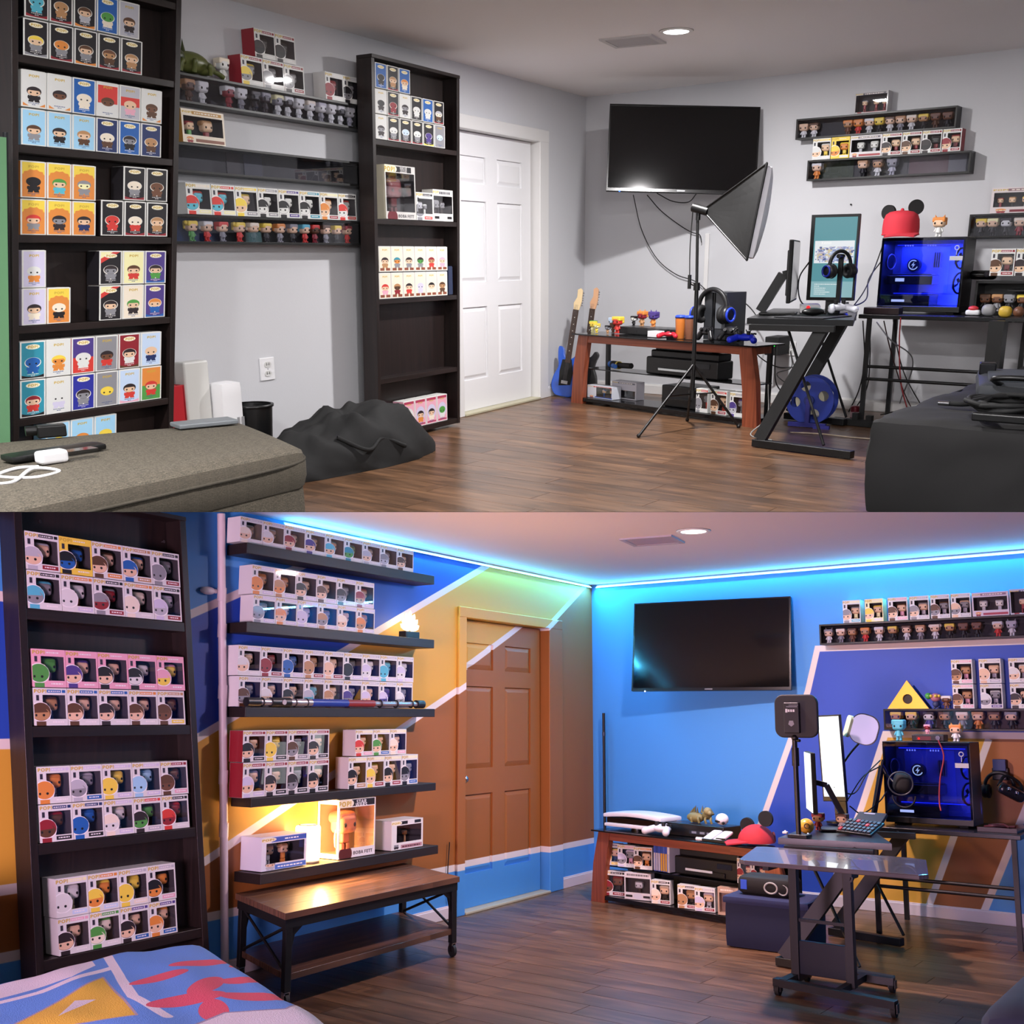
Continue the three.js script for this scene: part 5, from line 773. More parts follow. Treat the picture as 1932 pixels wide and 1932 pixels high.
{ const cloth = std(0x0a0a0b, 0.8), g = new THREE.SphereGeometry(1, 80, 40), p = g.attributes.position;
  for (let i = 0; i < p.count; i++) { const x = p.getX(i), y = p.getY(i), z = p.getZ(i), f = 0.8 + 0.34 * noise(x * 3.1 + 11, z * 3 + y * 2.5 + 4) + 0.2 * noise(x * 9 + 2, y * 8 + z * 7 + 20) - 0.12 * Math.abs(Math.sin(x * 6 + y * 4)); p.setXYZ(i, x * 0.72 * (0.9 + 0.1 * f), Math.max(0, y) * 0.33 * f * (1 - 0.35 * Math.max(0, -x - 0.1)) * (1 - 0.5 * Math.max(0, x - 0.55)), z * 0.24 * (0.7 + 0.3 * f)); }
  g.computeVertexNormals(); single('black_bag', 'crumpled black cloth bag slumped on the floor between ottoman and bookcase', 'bag', 'UL', [-3.96, 0.001, 0.47], [g, tube([[-0.2, 0.2, 0.15], [-0.05, 0.12, 0.24], [0.1, 0.16, 0.2], [0.25, 0.1, 0.24]], 0.012)], cloth, -0.12); }
{ const t = thing('router', 'tall white router standing on floor behind the ottoman beside red book', 'router', 'UL', [-4.715, 0, 0.13]); part(t, 'body', lim(-0.08, 0.09, 0.01, 0.64, -0.08, 0.0, 0.012), std(0xcfcfcb, 0.5)); part(t, 'stand', lim(-0.075, 0.085, 0, 0.01, -0.08, 0), M.white); }
{ const t = thing('book', 'thick red book standing upright beside the white router', 'book', 'UL', [-4.87, 0, 0.14]); part(t, 'cover', [lim(-0.055, 0.055, 0, 0.53, -0.11, -0.1, 0.002), lim(-0.055, 0.055, 0, 0.53, -0.01, 0, 0.002), lim(0.045, 0.055, 0, 0.53, -0.11, 0)], std(0xb51f2a, 0.45)); part(t, 'pages', lim(-0.053, 0.045, 0.004, 0.524, -0.1, -0.01), std(0xd9b8b0, 0.8)); }
{ const t = thing('smart_plug', 'white plastic appliance with two slots standing right of the red book', 'appliance', 'UL', [-4.54, 0, 0.14]); part(t, 'body', soft(0.15, 0.52, 0.12, 0.02, 0.04).translate(0, 0.26, 0), M.white); part(t, 'slots', [lim(0.02, 0.035, 0.28, 0.33, 0.06, 0.064), lim(0.055, 0.07, 0.28, 0.33, 0.06, 0.064)], std(0x8a8a8c, 0.5)); }
{ const t = thing('waste_bin', 'small black tapered bin on floor behind the ottoman', 'bin', 'UL', [-4.33, 0, 0.13]); part(t, 'bin', lathe([[0, 0], [0.09, 0], [0.11, 0.37], [0.104, 0.37], [0.086, 0.006], [0, 0.006]]), M.black); part(t, 'rim', lathe([[0.108, 0.36], [0.118, 0.362], [0.118, 0.376], [0.104, 0.376]]), M.black); }
{ // green backdrop standing left of the bookcase
  const t = thing('green_backdrop', 'green pull-up backdrop standing at the left edge of the grey room', 'backdrop', 'UL', [-6.07, 0, 0.3]); part(t, 'cloth', [lim(-0.6, 0.16, 0.03, 1.62, -0.004, 0.004)].map((g) => lean(g, 0.14, 0.6)), std(0x5c8a62, 0.8)); part(t, 'base', lim(-0.7, 0.05, 0, 0.05, -0.06, 0.06, 0.01), M.black); part(t, 'post', lean(rod([0.165, 0.03, -0.01], [0.165, 1.64, -0.01], 0.012), 0.14, 0.6), M.metal); cutAt(t, 1); }
// ------------------------------------------------------------------ painted room: added fill panels out of view, light strips
function addedFillPanel(fr, at, turn, tilt, w, h, lamp, label) {      // added fill panel on a stand, set out of view
  const t = thing('light_panel', label, 'studio lamp', fr, [at[0], 0, at[2]], turn);
  part(t, 'stand', [rod([0, 0.3, -0.06], [0, at[1], -0.06], 0.014), ...[0, 2.1, 4.2].map((a) => rod([0, 0.35, -0.06], [0.35 * Math.sin(a), 0.01, -0.06 + 0.35 * Math.cos(a)], 0.01))], M.black);
  const p = part(t, 'hood', [mv(lim(-w / 2 - 0.02, w / 2 + 0.02, -h / 2 - 0.02, h / 2 + 0.02, -0.09, -0.004, 0.01), 0, at[1], 0, tilt)], M.matt);
  part(t, 'diffuser', mv(lim(-w / 2, w / 2, -h / 2, h / 2, -0.004, 0), 0, at[1], 0, tilt), std(0xffffff, 0.8, 0, { emissive: new THREE.Color(...lamp.color), emissiveIntensity: lamp.glow, key: 'panel' + lamp.power + lamp.color.join() }));
  areaLight(fr, [at[0] + 0.012 * Math.sin(turn), at[1], at[2] + 0.012 * Math.cos(turn)], [Math.sin(turn) * Math.cos(tilt), -Math.sin(tilt), Math.cos(turn) * Math.cos(tilt)], w, h, lamp.color, lamp.power);
  return t;
}
cutAt(addedFillPanel('UR', [6.5, 1.95, 8.25], 3.35, -0.6, 2.0, 0.9, ADDED_FILL_U, 'large added fill light panel out of view, tilted up to the ceiling of grey room'), 1);
for (const [x0, x1, fr] of [[-3.62, -0.06, 'WL'], [0.06, 4.2, 'WR']]) {
  const t = thing('light_strip', fr === 'WL' ? 'bright cyan light strip along the ceiling edge above the shelves' : 'bright cyan light strip along the ceiling edge above the television', 'light strip', fr, [0, H, 0]);
  part(t, 'channel', mv(box(x1 - x0, 0.03, 0.006), (x0 + x1) / 2, -0.019, 0.019, -0.785), std(0xdfe4ea, 0.5)); part(t, 'diffuser', mv(box(x1 - x0, 0.018, 0.006), (x0 + x1) / 2, -0.022, 0.022, -0.785), std(0x000000, 0.5, 0, { emissive: new THREE.Color(0.32, 0.86, 1), emissiveIntensity: 2.6, key: 'ledglow' }));
  areaLight(fr, [(x0 + x1) / 2, H - 0.028, 0.028], [0, -0.7071, 0.7071], x1 - x0, 0.018, LED.color, LED.power);
}
cutAt(addedFillPanel('WR', [7.0, 1.25, 4.6], -1.95, 0, 0.9, 0.8, ADDED_FILL_W, 'large added fill light panel out of view at right, painted room'), -1);
cutAt(addedFillPanel('WL', [-8.1, 1.0, 2.3], 1.95, -0.2, 0.8, 0.8, ADDED_FILL_W2, 'soft added fill light panel out of view at left, painted room'), -1);
// ------------------------------------------------------------------ painted room: bookcase on the left
const kW = -0.124;
cutAt(bookcase('bookcase', 'tall dark bookcase of window boxes leaning at the left of the painted room', 'WL', -5.127, -4.22, 0.0, 2.285, 0.093, 0.205, [[1.786, 0.045], [1.291, 0.045], [0.801, 0.045], [0.322, 0.045], [0.06, 0.05]], kW, { ref: 0.296, board: 0.036, screws: [[-4.94, 2.185], [-4.275, 2.187]] }), -1);
const gW = 'window boxes in the painted room bookcase', zW = 0.197;
windowRow('WL', -5.285, -4.472, 1.954, 0.163, zW, 0.095, ['KSFRW', 'YKBYY', 'OHFOW', 'UBFUW', 'KEERW'], 'top row, painted room bookcase', gW, kW);
windowRow('WL', -5.264, -4.453, 1.788, 0.164, zW, 0.095, ['KJEWW', 'OWWVW', 'KERRW', 'OCCWW', 'KVSRW'], 'second row, painted room bookcase', gW, kW);
windowRow('WL', -5.218, -4.416, 1.456, 0.163, zW, 0.095, ['MGGMM', 'MPFMM', 'MKFMM', 'MKWMM', 'MMYMM'], 'third row, painted room bookcase', gW, kW);
windowRow('WL', -5.198, -4.404, 1.293, 0.161, zW, 0.095, ['BHUWW', 'BHFWW', 'BAFWW', 'OHFWW', 'UHDYW'], 'fourth row, painted room bookcase', gW, kW);
windowRow('WL', -5.158, -4.368, 0.964, 0.158, zW, 0.095, ['VOOWW', 'VSEBW', 'VYYVW', 'VLLVW', 'RHDMW'], 'fifth row, painted room bookcase', gW, kW);
windowRow('WL', -5.137, -4.353, 0.803, 0.159, zW, 0.095, ['NRHKW', 'NBBKW', 'VCWVW', 'XAGSW', 'KXRWW'], 'sixth row, painted room bookcase', gW, kW);
windowRow('WL', -5.040, -4.412, 0.482, 0.166, zW, 0.095, ['QWWZW', 'OYOZW', 'SYYCW', 'SKOMW'], 'seventh row, painted room bookcase', gW, kW);
windowRow('WL', -5.018, -4.397, 0.324, 0.157, zW, 0.095, ['MAFWW', 'GGCWW', 'PAFBW', 'POFBW'], 'bottom row, painted room bookcase', gW, kW);
{ const t = thing('conduit_pipe', 'white painted conduit pipe running up the wall between bookcase and shelves', 'pipe', 'WL', [0, 0, 0.03]); const m = std(0xdccfd2, 0.4), X = (y) => -3.945 - 0.062 * y;
  part(t, 'pipe', rod([X(0.08), 0.08, 0], [X(2.40), 2.40, 0], 0.021, 16), m); for (const y of [0.75, 1.02, 1.46, 1.78, 1.97]) part(t, 'coupling', rod([X(y), y - 0.035, 0], [X(y), y + 0.035, 0], 0.024, 16), m); cutAt(t, -1); }
{ const t = thing('wall_sensor', 'small white oval sensor on the blue wall beside the pipe', 'sensor', 'WL', [-4.147, 1.985, 0]); part(t, 'body', sph(0.03, 0, 0, 0.012, 1.7, 0.7, 0.6), std(0xe2d8dc, 0.4)); part(t, 'cap', sph(0.012, 0.045, 0, 0.02, 1, 1, 0.7), std(0xd0c6cc, 0.4)); }
const shelfM = std(0xffffff, 0.5, 0, { map: darkGrain, key: 'shelfGrain' });
[[-4.02, -2.395, 2.245, 0.057, 0.155, 'topmost'], [-4.0, -2.388, 1.826, 0.055, 0.155, 'second'], [-3.985, -2.366, 1.381, 0.052, 0.15, 'third'], [-3.925, -2.353, 0.911, 0.047, 0.155, 'fourth'], [-3.885, -2.38, 0.527, 0.052, 0.2, 'lowest']].forEach(([a, b, y, th, d, n], i) => { const t = thing('floating_shelf', `thick dark floating shelf, ${n} of five on the painted wall`, 'shelf', 'WL', [0, 0, 0]); part(t, 'board', uvFrom(lim(a, b, y - th, y, 0.002, d, 0.003), (x, q, z) => [(q + z) * 1.5, x * 0.7]), shelfM); part(t, 'end_cap', lim(a - 0.001, a + 0.004, y - th + 0.003, y - 0.003, 0.006, d - 0.004), shelfM); });
const rowW = (x0, x1, y, h, codes, where, group, zr = 0.135) => windowRow('WL', x0, x1, y, h, zr, 0.1, codes, where, group);
rowW(-4.053, -2.59, 2.247, 0.138, ['SCFWW', 'SWFWW', 'SRFWW', 'SPFWW', 'SJFWW', 'STGWW', 'SSFWW', 'SESWW', 'SHFWW'], 'topmost floating shelf', 'window boxes on the topmost floating shelf');
rowW(-3.958, -2.967, 1.979, 0.158, ['VOOVW', 'VUOVW', 'VKFVW', 'VHFVW', 'VAEVW', 'VRUVW'], 'upper row, second floating shelf', 'window boxes on the second floating shelf');
rowW(-3.942, -2.957, 1.828, 0.15, ['VEEVW', 'VOFVW', 'VVVVW', 'VUEVW', 'VCFVW', 'VOUVW'], 'lower row, second floating shelf', 'window boxes on the second floating shelf');
rowW(-4.010, -2.54, 1.546, 0.16, ['VWFWW', 'SRRRW', 'SBBVW', 'SUURW', 'SFFRW', 'SKKVW', 'SVWVW', 'SJJVW', 'SVWVW'], 'upper row, third floating shelf', 'window boxes on the third floating shelf', 0.108);
rowW(-3.998, -2.546, 1.383, 0.161, ['SHEWW', 'SWFWW', 'SKFWW', 'SSJWW', 'SUFWW', 'SPEWW', 'SVFWW', 'SVPWW', 'SWEWW'], 'lower row, third floating shelf', 'window boxes on the third floating shelf', 0.108);
rowW(-3.98, -3.33, 1.096, 0.164, ['RKFKW', 'RYYKW', 'RHEEW', 'RAFKW'], 'upper left row, fourth floating shelf', 'window boxes at left of the fourth floating shelf');
rowW(-3.972, -3.327, 0.913, 0.181, ['RVFVW', 'RAFKW', 'RAEKW', 'RKFKW'], 'lower left row, fourth floating shelf', 'window boxes at left of the fourth floating shelf');
rowW(-3.109, -2.635, 1.1, 0.155, ['QXFMW', 'QGFBW', 'QCFMW'], 'upper right row, fourth floating shelf', 'window boxes at right of the fourth floating shelf');
rowW(-3.165, -2.516, 0.913, 0.184, ['QKFUW', 'QYFRW', 'QKFRW', 'QKEBW'], 'lower right row, fourth floating shelf', 'window boxes at right of the fourth floating shelf');
{ // long metal handle of a toy staff lying before the boxes
  const t = thing('toy_staff', 'long metal toy staff with blue and red grips lying along the third shelf', 'toy staff', 'WL', [0, 1.409, 0.138]), m = std(0xb9b4b8, 0.25, 0.7), bk = std(0x141418, 0.4);
  for (const [a, b, r, mm, n] of [[-3.97, -3.88, 0.024, bk, 'end_knob'], [-3.88, -3.80, 0.019, m, 'tube'], [-3.80, -3.66, 0.026, bk, 'emitter'], [-3.66, -3.49, 0.021, m, 'tube'], [-3.49, -3.195, 0.022, std(0x23409c, 0.35), 'blue_grip'], [-3.195, -2.96, 0.021, std(0x8c3434, 0.35), 'red_grip'], [-2.96, -2.55, 0.016, m, 'tube'], [-2.55, -2.48, 0.026, bk, 'end_knob']]) part(t, n, rod([a, 0, 0], [b, 0, 0], r, 18), mm);
  part(t, 'rings', [-3.86, -3.62, -3.53, -2.9, -2.75, -2.6].map((x) => mv(new THREE.TorusGeometry(0.021, 0.004, 8, 20), x, 0, 0, 0, 1.57)), bk); part(t, 'lens', cyl(0.014, 0.014, 0.004, -3.72, 0, 0.027, 1.57), std(0xc9c4c4, 0.2)); }
{ // glowing fan ornament
  const t = thing('night_light', 'small glowing fan-shaped night light on a dark base, second shelf', 'lamp', 'WL', [-2.58, 1.827, 0.1]), g = [];
  for (let i = -3; i <= 3; i++) { const a = i * 0.36, r = 0.145 - 0.012 * Math.abs(i); g.push(mv(slab([[0, 0.015], [0.016, 0.06], [0.017, r - 0.02], [0, r], [-0.017, r - 0.02], [-0.016, 0.06]], 0.006), 0, 0.035, 0, 0, 0, -a)); }
  part(t, 'fan_plate', g, std(0xfff2d2, 0.5, 0, { emissive: new THREE.Color(1, 0.82, 0.5), emissiveIntensity: 0.5, key: 'fan' })); part(t, 'base', lim(-0.07, 0.07, 0, 0.042, -0.03, 0.03, 0.004), M.black);
  const l = new THREE.PointLight(new THREE.Color(1, 0.78, 0.45), 0.05); l.position.copy(V(-2.58, 1.93, 0.14).applyMatrix4(FR.WL)); scene.add(l); }
// ------------------------------------------------------------------ painted room: lowest shelf with the lamp
{ const t = thing('table_lamp', 'glowing warm cylinder lamp on the lowest floating shelf', 'lamp', 'WL', [-3.43, 0.528, 0.085]); part(t, 'shade', lathe([[0, 0.205], [0.05, 0.205], [0.066, 0.2], [0.07, 0.19], [0.07, 0.03], [0.066, 0.02]], 0, 0, 0, 32), std(0xffe8c4, 0.6, 0, { emissive: new THREE.Color(1, 0.66, 0.3), emissiveIntensity: 3.2, key: 'lampshade' })); part(t, 'base', lathe([[0, 0], [0.066, 0], [0.066, 0.022], [0, 0.022]]), std(0xd9c9b4, 0.5)); part(t, 'top_ring', mv(new THREE.TorusGeometry(0.05, 0.003, 6, 28), 0, 0.206, 0, Math.PI / 2), std(0x8a7a68, 0.5));
  const l = new THREE.PointLight(new THREE.Color(1, 0.55, 0.2), LAMP_SHELF); l.position.copy(V(-3.43, 0.63, 0.085).applyMatrix4(FR.WL)); l.shadow.radius = 5; scene.add(l); }
windowBox('window_carton', 'blue and white window box at the left end of the lowest shelf before lamp', null, 'WL', [-3.846, 0.53, 0.16], 0.33, 0.175, 0.155, 'BUFBW', 0, { hole: [[0.1, 0.2], [0.95, 0.2], [0.95, 0.8], [0.1, 0.8]], toys: [[0.35, INK.E, INK.F, INK.S, 0.7], [0.7, INK.U, INK.F, INK.O, 0.6]], draw: (c, w, h) => { c.fillStyle = '#dfe2ee'; c.fillRect(0, 0, w, h); c.fillStyle = '#2f56b8'; c.fillRect(w * 0.22, h * 0.04, w * 0.76, h * 0.14); scribble(c, w * 0.5, h * 0.09, w * 0.3, h * 0.04, '#fff'); logo(c, w * 0.14, h * 0.1, w * 0.24, true); c.fillStyle = '#4f78cc'; c.fillRect(w * 0.3, h * 0.84, w * 0.68, h * 0.14); scribble(c, w * 0.36, h * 0.89, w * 0.54, h * 0.04, '#fff'); mannikin(c, w * 0.2, h * 0.98, w * 0.28, INK.E, INK.F, INK.S); } });
windowBox('window_carton', 'tall window box lit orange from behind, STAR WARS and BOBA FETT print, lowest shelf', null, 'WL', [-3.268, 0.53, 0.165], 0.316, 0.33, 0.16, 'KRRWW', 0, { clearSide: true, tray: std(0x6a4c3e, 0.6), hole: [[0.03, 0.16], [0.97, 0.16], [0.97, 0.86], [0.03, 0.86]], toys: [[0.42, '#8a4a3a', '#a0604c', '#8a4a3a', 0.95]],
  draw: (c, w, h) => { c.fillStyle = '#e4e2df'; c.fillRect(0, 0, w, h); c.fillStyle = '#17141a'; c.fillRect(w * 0.3, h * 0.02, w * 0.66, h * 0.11); logo(c, w * 0.16, h * 0.08, w * 0.32, true); c.fillStyle = '#f2f0ee'; c.font = 'bold 15px sans-serif'; c.textAlign = 'center'; c.fillText('STAR', w * 0.6, h * 0.055); c.fillText('WARS', w * 0.6, h * 0.11); c.fillStyle = '#e9e7e6'; c.fillRect(0, h * 0.85, w, h * 0.15); c.fillStyle = '#17141a'; c.font = 'bold 13px sans-serif'; c.fillText('BOBA FETT', w * 0.66, h * 0.92); blob(c, w * 0.2, h * 0.92, w * 0.34, h * 0.28, '#5a1f1c'); } });
windowBox('window_carton', 'small white-framed window box at the right end of the lowest shelf', null, 'WL', [-2.80, 0.53, 0.165], 0.305, 0.175, 0.15, 'KKEMW', 0, { hole: [[0.16, 0.24], [0.95, 0.24], [0.95, 0.82], [0.16, 0.82]], toys: [[0.72, INK.U, INK.O, INK.U, 0.35]], draw: (c, w, h) => { c.fillStyle = '#e4e2df'; c.fillRect(0, 0, w, h); c.fillStyle = '#17141a'; c.fillRect(w * 0.3, h * 0.05, w * 0.2, h * 0.1); c.fillRect(w * 0.72, h * 0.05, w * 0.2, h * 0.1); logo(c, w * 0.15, h * 0.1, w * 0.24, true); c.fillStyle = '#b98a92'; c.fillRect(w * 0.3, h * 0.84, w * 0.66, h * 0.12); scribble(c, w * 0.34, h * 0.88, w * 0.58, h * 0.05, '#5a3038'); mannikin(c, w * 0.16, h * 0.96, w * 0.22, INK.W, INK.E, INK.A); } });
// ------------------------------------------------------------------ painted room: coffee table
{ const t = thing('coffee_table', 'dark wood coffee table on a black iron frame with casters under the shelves', 'coffee table', 'WL', [-4.22, 0, 0.72]), K = -0.42, S = (g) => { const p = g.attributes.position; for (let i = 0; i < p.count; i++) p.setX(i, p.getX(i) + K * p.getZ(i)); return g; };
  const W = 1.36, D = 0.62, y = 0.435, iron = std(0x131315, 0.5, 0.3), dw = std(0xffffff, 0.3, 0, { map: rustic, key: 'rustic' });
  const dz = D / 4; for (let i = 0; i < 4; i++) part(t, 'top_plank', S(uvFrom(lim(0, W, y - 0.03, y, -D + i * dz, -D + (i + 1) * dz - 0.001, 0.001), (a, b, c) => [c * 2 + i * 0.3, a * 0.9])), dw);
  part(t, 'apron', [S(lim(0.01, W - 0.01, y - 0.075, y - 0.03, -0.03, -0.012)), S(lim(0.01, W - 0.01, y - 0.075, y - 0.03, -D + 0.01, -D + 0.03)), S(lim(0.012, 0.03, y - 0.075, y - 0.03, -D + 0.03, -0.03)), S(lim(W - 0.03, W - 0.012, y - 0.075, y - 0.03, -D + 0.03, -0.03))], iron);
  part(t, 'lower_shelf', S(uvFrom(lim(0.03, W - 0.03, 0.125, 0.155, -D + 0.02, -0.02, 0.002), (a, b, c) => [c * 2, a * 0.9])), dw);
  for (const [x, z] of [[0.015, -0.055], [W - 0.055, -0.055], [0.015, -D + 0.015], [W - 0.055, -D + 0.015]]) { const l = part(t, 'leg', S(lim(x, x + 0.042, 0.075, y - 0.03, z, z + 0.042, 0.003)), iron);
    part(l, 'gusset', S(slab(x < 0.5 ? [[x + 0.04, y - 0.075], [x + 0.12, y - 0.075], [x + 0.065, y - 0.11], [x + 0.042, y - 0.19]] : [[x, y - 0.075], [x, y - 0.19], [x - 0.025, y - 0.11], [x - 0.08, y - 0.075]], 0.02).translate(0, 0, z + 0.01)), iron);
    const c = part(t, 'caster', S(cyl(0.034, 0.034, 0.022, x + 0.021, 0.034, z + 0.021, 0, Math.PI / 2, 20)), M.matt); part(c, 'caster_fork', [S(lim(x + 0.002, x + 0.008, 0.03, 0.08, z + 0.005, z + 0.037)), S(lim(x + 0.034, x + 0.04, 0.03, 0.08, z + 0.005, z + 0.037)), S(lim(x + 0.004, x + 0.038, 0.072, 0.08, z + 0.002, z + 0.04))], M.chrome); }
  for (const x of [0.036, W - 0.036]) part(t, 'cross_brace', [S(rod([x, 0.165, -0.06], [x, y - 0.08, -D + 0.06], 0.008)), S(rod([x, 0.165, -D + 0.06], [x, y - 0.08, -0.06], 0.008))], iron);
}
// ------------------------------------------------------------------ painted room: right wall
television('WR', [1.183, 1.876, 0.2], 0.171, -0.128, -0.001, 1.236, 0.702, 'large black television mounted high on the light blue wall', '#d8dcff', -0.13);
displayCase('WR', 2.015, 4.3, 1.849, 1.997, 0.11, 'long black glass-fronted wall case under window boxes, blue painted wall');
displayCase('WR', 2.448, 4.3, 1.244, 1.388, 0.11, 'black wall case with warm backing behind toy figures above the blue tower', [[2.46, 4.2, 0x4a2c16]]);
[[2.191, 2.32, 'QEFJW'], [2.35, 2.48, 'QYFWQ'], [2.512, 2.648, 'MHFMW'], [2.66, 2.792, 'SEFSW'], [2.80, 2.928, 'SHESW'], [2.934, 3.062, 'SFESW']].forEach(([a, b, c], i) => windowBox('window_carton', `window box, ${SAY[c[1]]} haired portrait, ${ORD[i]} from left atop long painted wall case`, 'window boxes on the long case of the painted room', 'WR', [a, 1.998, 0.1], b - a - 0.003, 0.163, 0.09, c));
windowBox('window_carton', 'wide window box with glossy cyan reflections atop long painted wall case', null, 'WR', [3.068, 1.998, 0.1], 0.228, 0.16, 0.09, 'MEFRW', 0, { draw: wideArt('#cfc6d4', '#8a6a86', '#a03048'), hole: wideHole, toys: [[0.28, INK.S, INK.W, INK.S, 0.6], [0.72, INK.S, INK.W, INK.S, 0.6]] });
windowBox('window_carton', 'rightmost glossy clear box atop long painted wall case', null, 'WR', [3.302, 1.998, 0.1], 0.24, 0.168, 0.09, 'SERRW', 0, { draw: wideArt('#b9bccc', '#5a6a90', '#a03038'), hole: [[0.03, 0.06], [0.97, 0.06], [0.97, 0.9], [0.03, 0.9]], toys: [[0.3, INK.S, INK.F, INK.R, 0.5], [0.7, INK.S, INK.F, INK.E, 0.5]] });
[[2.073, 'E', 'F', 'W', 'ears'], [2.162, 'C', 'F', 'E'], [2.245, 'H', 'U', 'D'], [2.338, 'O', 'U', 'X'], [2.436, 'W', 'F', 'W'], [2.53, 'Y', 'U', 'K'], [2.625, 'H', 'F', 'W'], [2.718, 'U', 'F', 'E'], [2.815, 'C', 'F', 'W', 'buns'], [2.912, 'Y', 'U', 'K'], [3.0, 'D', 'D', 'K'], [3.085, 'D', 'D', 'K'], [3.215, 'W', 'F', 'X'], [3.30, 'S', 'S', 'W', 'ears']].forEach(([x, h, s, b, e], i) =>
  figurine('WR', [x, 1.861, 0.07], 0.1, h, s, b, `${SAY[h]} topped toy figure, ${ORD[i]} from left inside long painted wall case`, 'toy figures in the long case of the painted room', { wide: 0.6, [e]: true }));
[[2.526, 'Y', 'U', 'E'], [2.629, 'Y', 'F', 'K'], [2.745, 'A', 'W', 'P'], [2.848, 'H', 'U', 'K'], [2.96, 'C', 'F', 'E'], [3.059, 'U', 'F', 'O'], [3.16, 'H', 'U', 'K'], [3.263, 'E', 'F', 'K']].forEach(([x, h, s, b], i) =>
  figurine('WR', [x, 1.256, 0.07], 0.112, h, s, b, `${SAY[h]} topped toy figure, ${ORD[i]} from left in warm-backed case above blue tower`, 'toy figures in the warm-backed case', { wide: 0.64 }));
[[2.912, 3.045, 'MHUMW', 'left'], [3.087, 3.222, 'SFFSW', 'middle'], [3.27, 3.405, 'SWFSW', 'right']].forEach(([a, b, c, n]) => [['upper', 1.554, c], ['lower', 1.389, c[0] + (n === 'middle' ? 'WEPW' : n === 'right' ? 'AFSW' : 'HUMW')]].forEach(([l, y, code]) => windowBox('window_carton', `${l} window box of the ${n} stack on warm-backed case, painted wall`, 'window boxes stacked above the warm-backed case', 'WR', [a, y, 0.1], b - a, 0.162, 0.09, code)));
{ const t = thing('triangle_lamp', 'golden triangle lamp standing on the warm-backed wall case', 'lamp', 'WR', [2.61, 1.39, 0.075]), T = [[-0.138, 0], [0.138, 0], [0, 0.194]]; const hole = []; for (let i = 0; i < 20; i++) hole.push([0.034 * Math.cos(i * 0.314), 0.066 + 0.034 * Math.sin(i * 0.314)]);
  part(t, 'face', slab(T, 0.012, [hole]), std(0xf0b83e, 0.45, 0, { emissive: new THREE.Color(1, 0.5, 0.06), emissiveIntensity: 0.42, key: 'gold' })); part(t, 'backing', slab(T.map(([x, y]) => [x * 0.98, y * 0.98 + 0.001]), 0.014).translate(0, 0, -0.015), std(0x2a2622, 0.6)); }
{ const t = thing('toy_figure', 'colourful round toy holding a green ball beside the golden triangle lamp', 'toy figure', 'WR', [2.79, 1.39, 0.06]); part(t, 'head', sph(0.032, 0, 0.075, 0, 1.1, 0.9, 0.9), std(0xb8788a, 0.4)); part(t, 'body', [sph(0.022, 0, 0.03, 0), rod([0, 0.02, 0], [0.015, 0, 0], 0.008), rod([0, 0.02, 0], [-0.015, 0, 0], 0.008)], std(0x34406a, 0.5)); part(t, 'cap_dots', [0, 1, 2, 3, 4].map((i) => sph(0.011, 0.028 * Math.cos(i * 1.25), 0.085, 0.02 + 0.01 * Math.sin(i * 1.25), 1, 1, 1, 8)), std(0xd8c04a, 0.4)); part(t, 'ball', sph(0.022, -0.045, 0.085, 0.01), std(0x4fa848, 0.3)); }
figurine('WR', [2.858, 1.39, 0.055], 0.085, 'W', 'D', 'D', 'small brown toy figure with white top between round toy and stacks', null, { wide: 0.7 });
// ------------------------------------------------------------------ painted room: desks and what is on them
pcDesk('WR', 2.5, 3.42, 0.8, 0.14, 0.655, 'thin black computer desk carrying the blue-lit tower, painted room', [0.345, 0.29]);
pcTower('WR', [2.585, 0.657, 0.6], 0, 0.535, 0.522, 0.24, 'black computer tower with dim blue lights on the painted room desk', 22);
figurine('WR', [2.66, 1.18, 0.48], 0.135, 'J', 'J', 'J', 'translucent blue toy figure standing at the left on top of painted room tower', null, { wide: 0.55 });
figurine('WR', [3.015, 1.18, 0.48], 0.105, 'O', 'F', 'W', 'orange haired toy figure at the right on top of painted room tower', null, { wide: 0.66, ears: true });
figurine('WR', [2.835, 1.225, 0.46], 0.06, 'M', 'R', 'M', 'tiny pink toy standing on the black device atop painted room tower', null);
{ const t = thing('audio_interface', 'black audio device with red light and knob on painted room tower', 'audio box', 'WR', [2.745, 1.1805, 0.5]); part(t, 'body', lim(0, 0.2, 0, 0.042, -0.1, 0, 0.005), M.black); part(t, 'knob', cyl(0.016, 0.014, 0.016, 0.165, 0.022, 0.006, Math.PI / 2), M.chrome); part(t, 'red_light', sph(0.006, 0.045, 0.016, 0.002), glow('#ff1a10', 2)); part(t, 'label_strip', lim(0.03, 0.12, 0.006, 0.03, 0, 0.001), std(0x5a1218, 0.4)); }
zDesk('WR', 2.40, 2.99, 2.26, 2.49, 1.9, 0.84, 0.672, 1.95, 2.396, 3.037, 'black desk with slanted legs behind the rolling table, painted room');
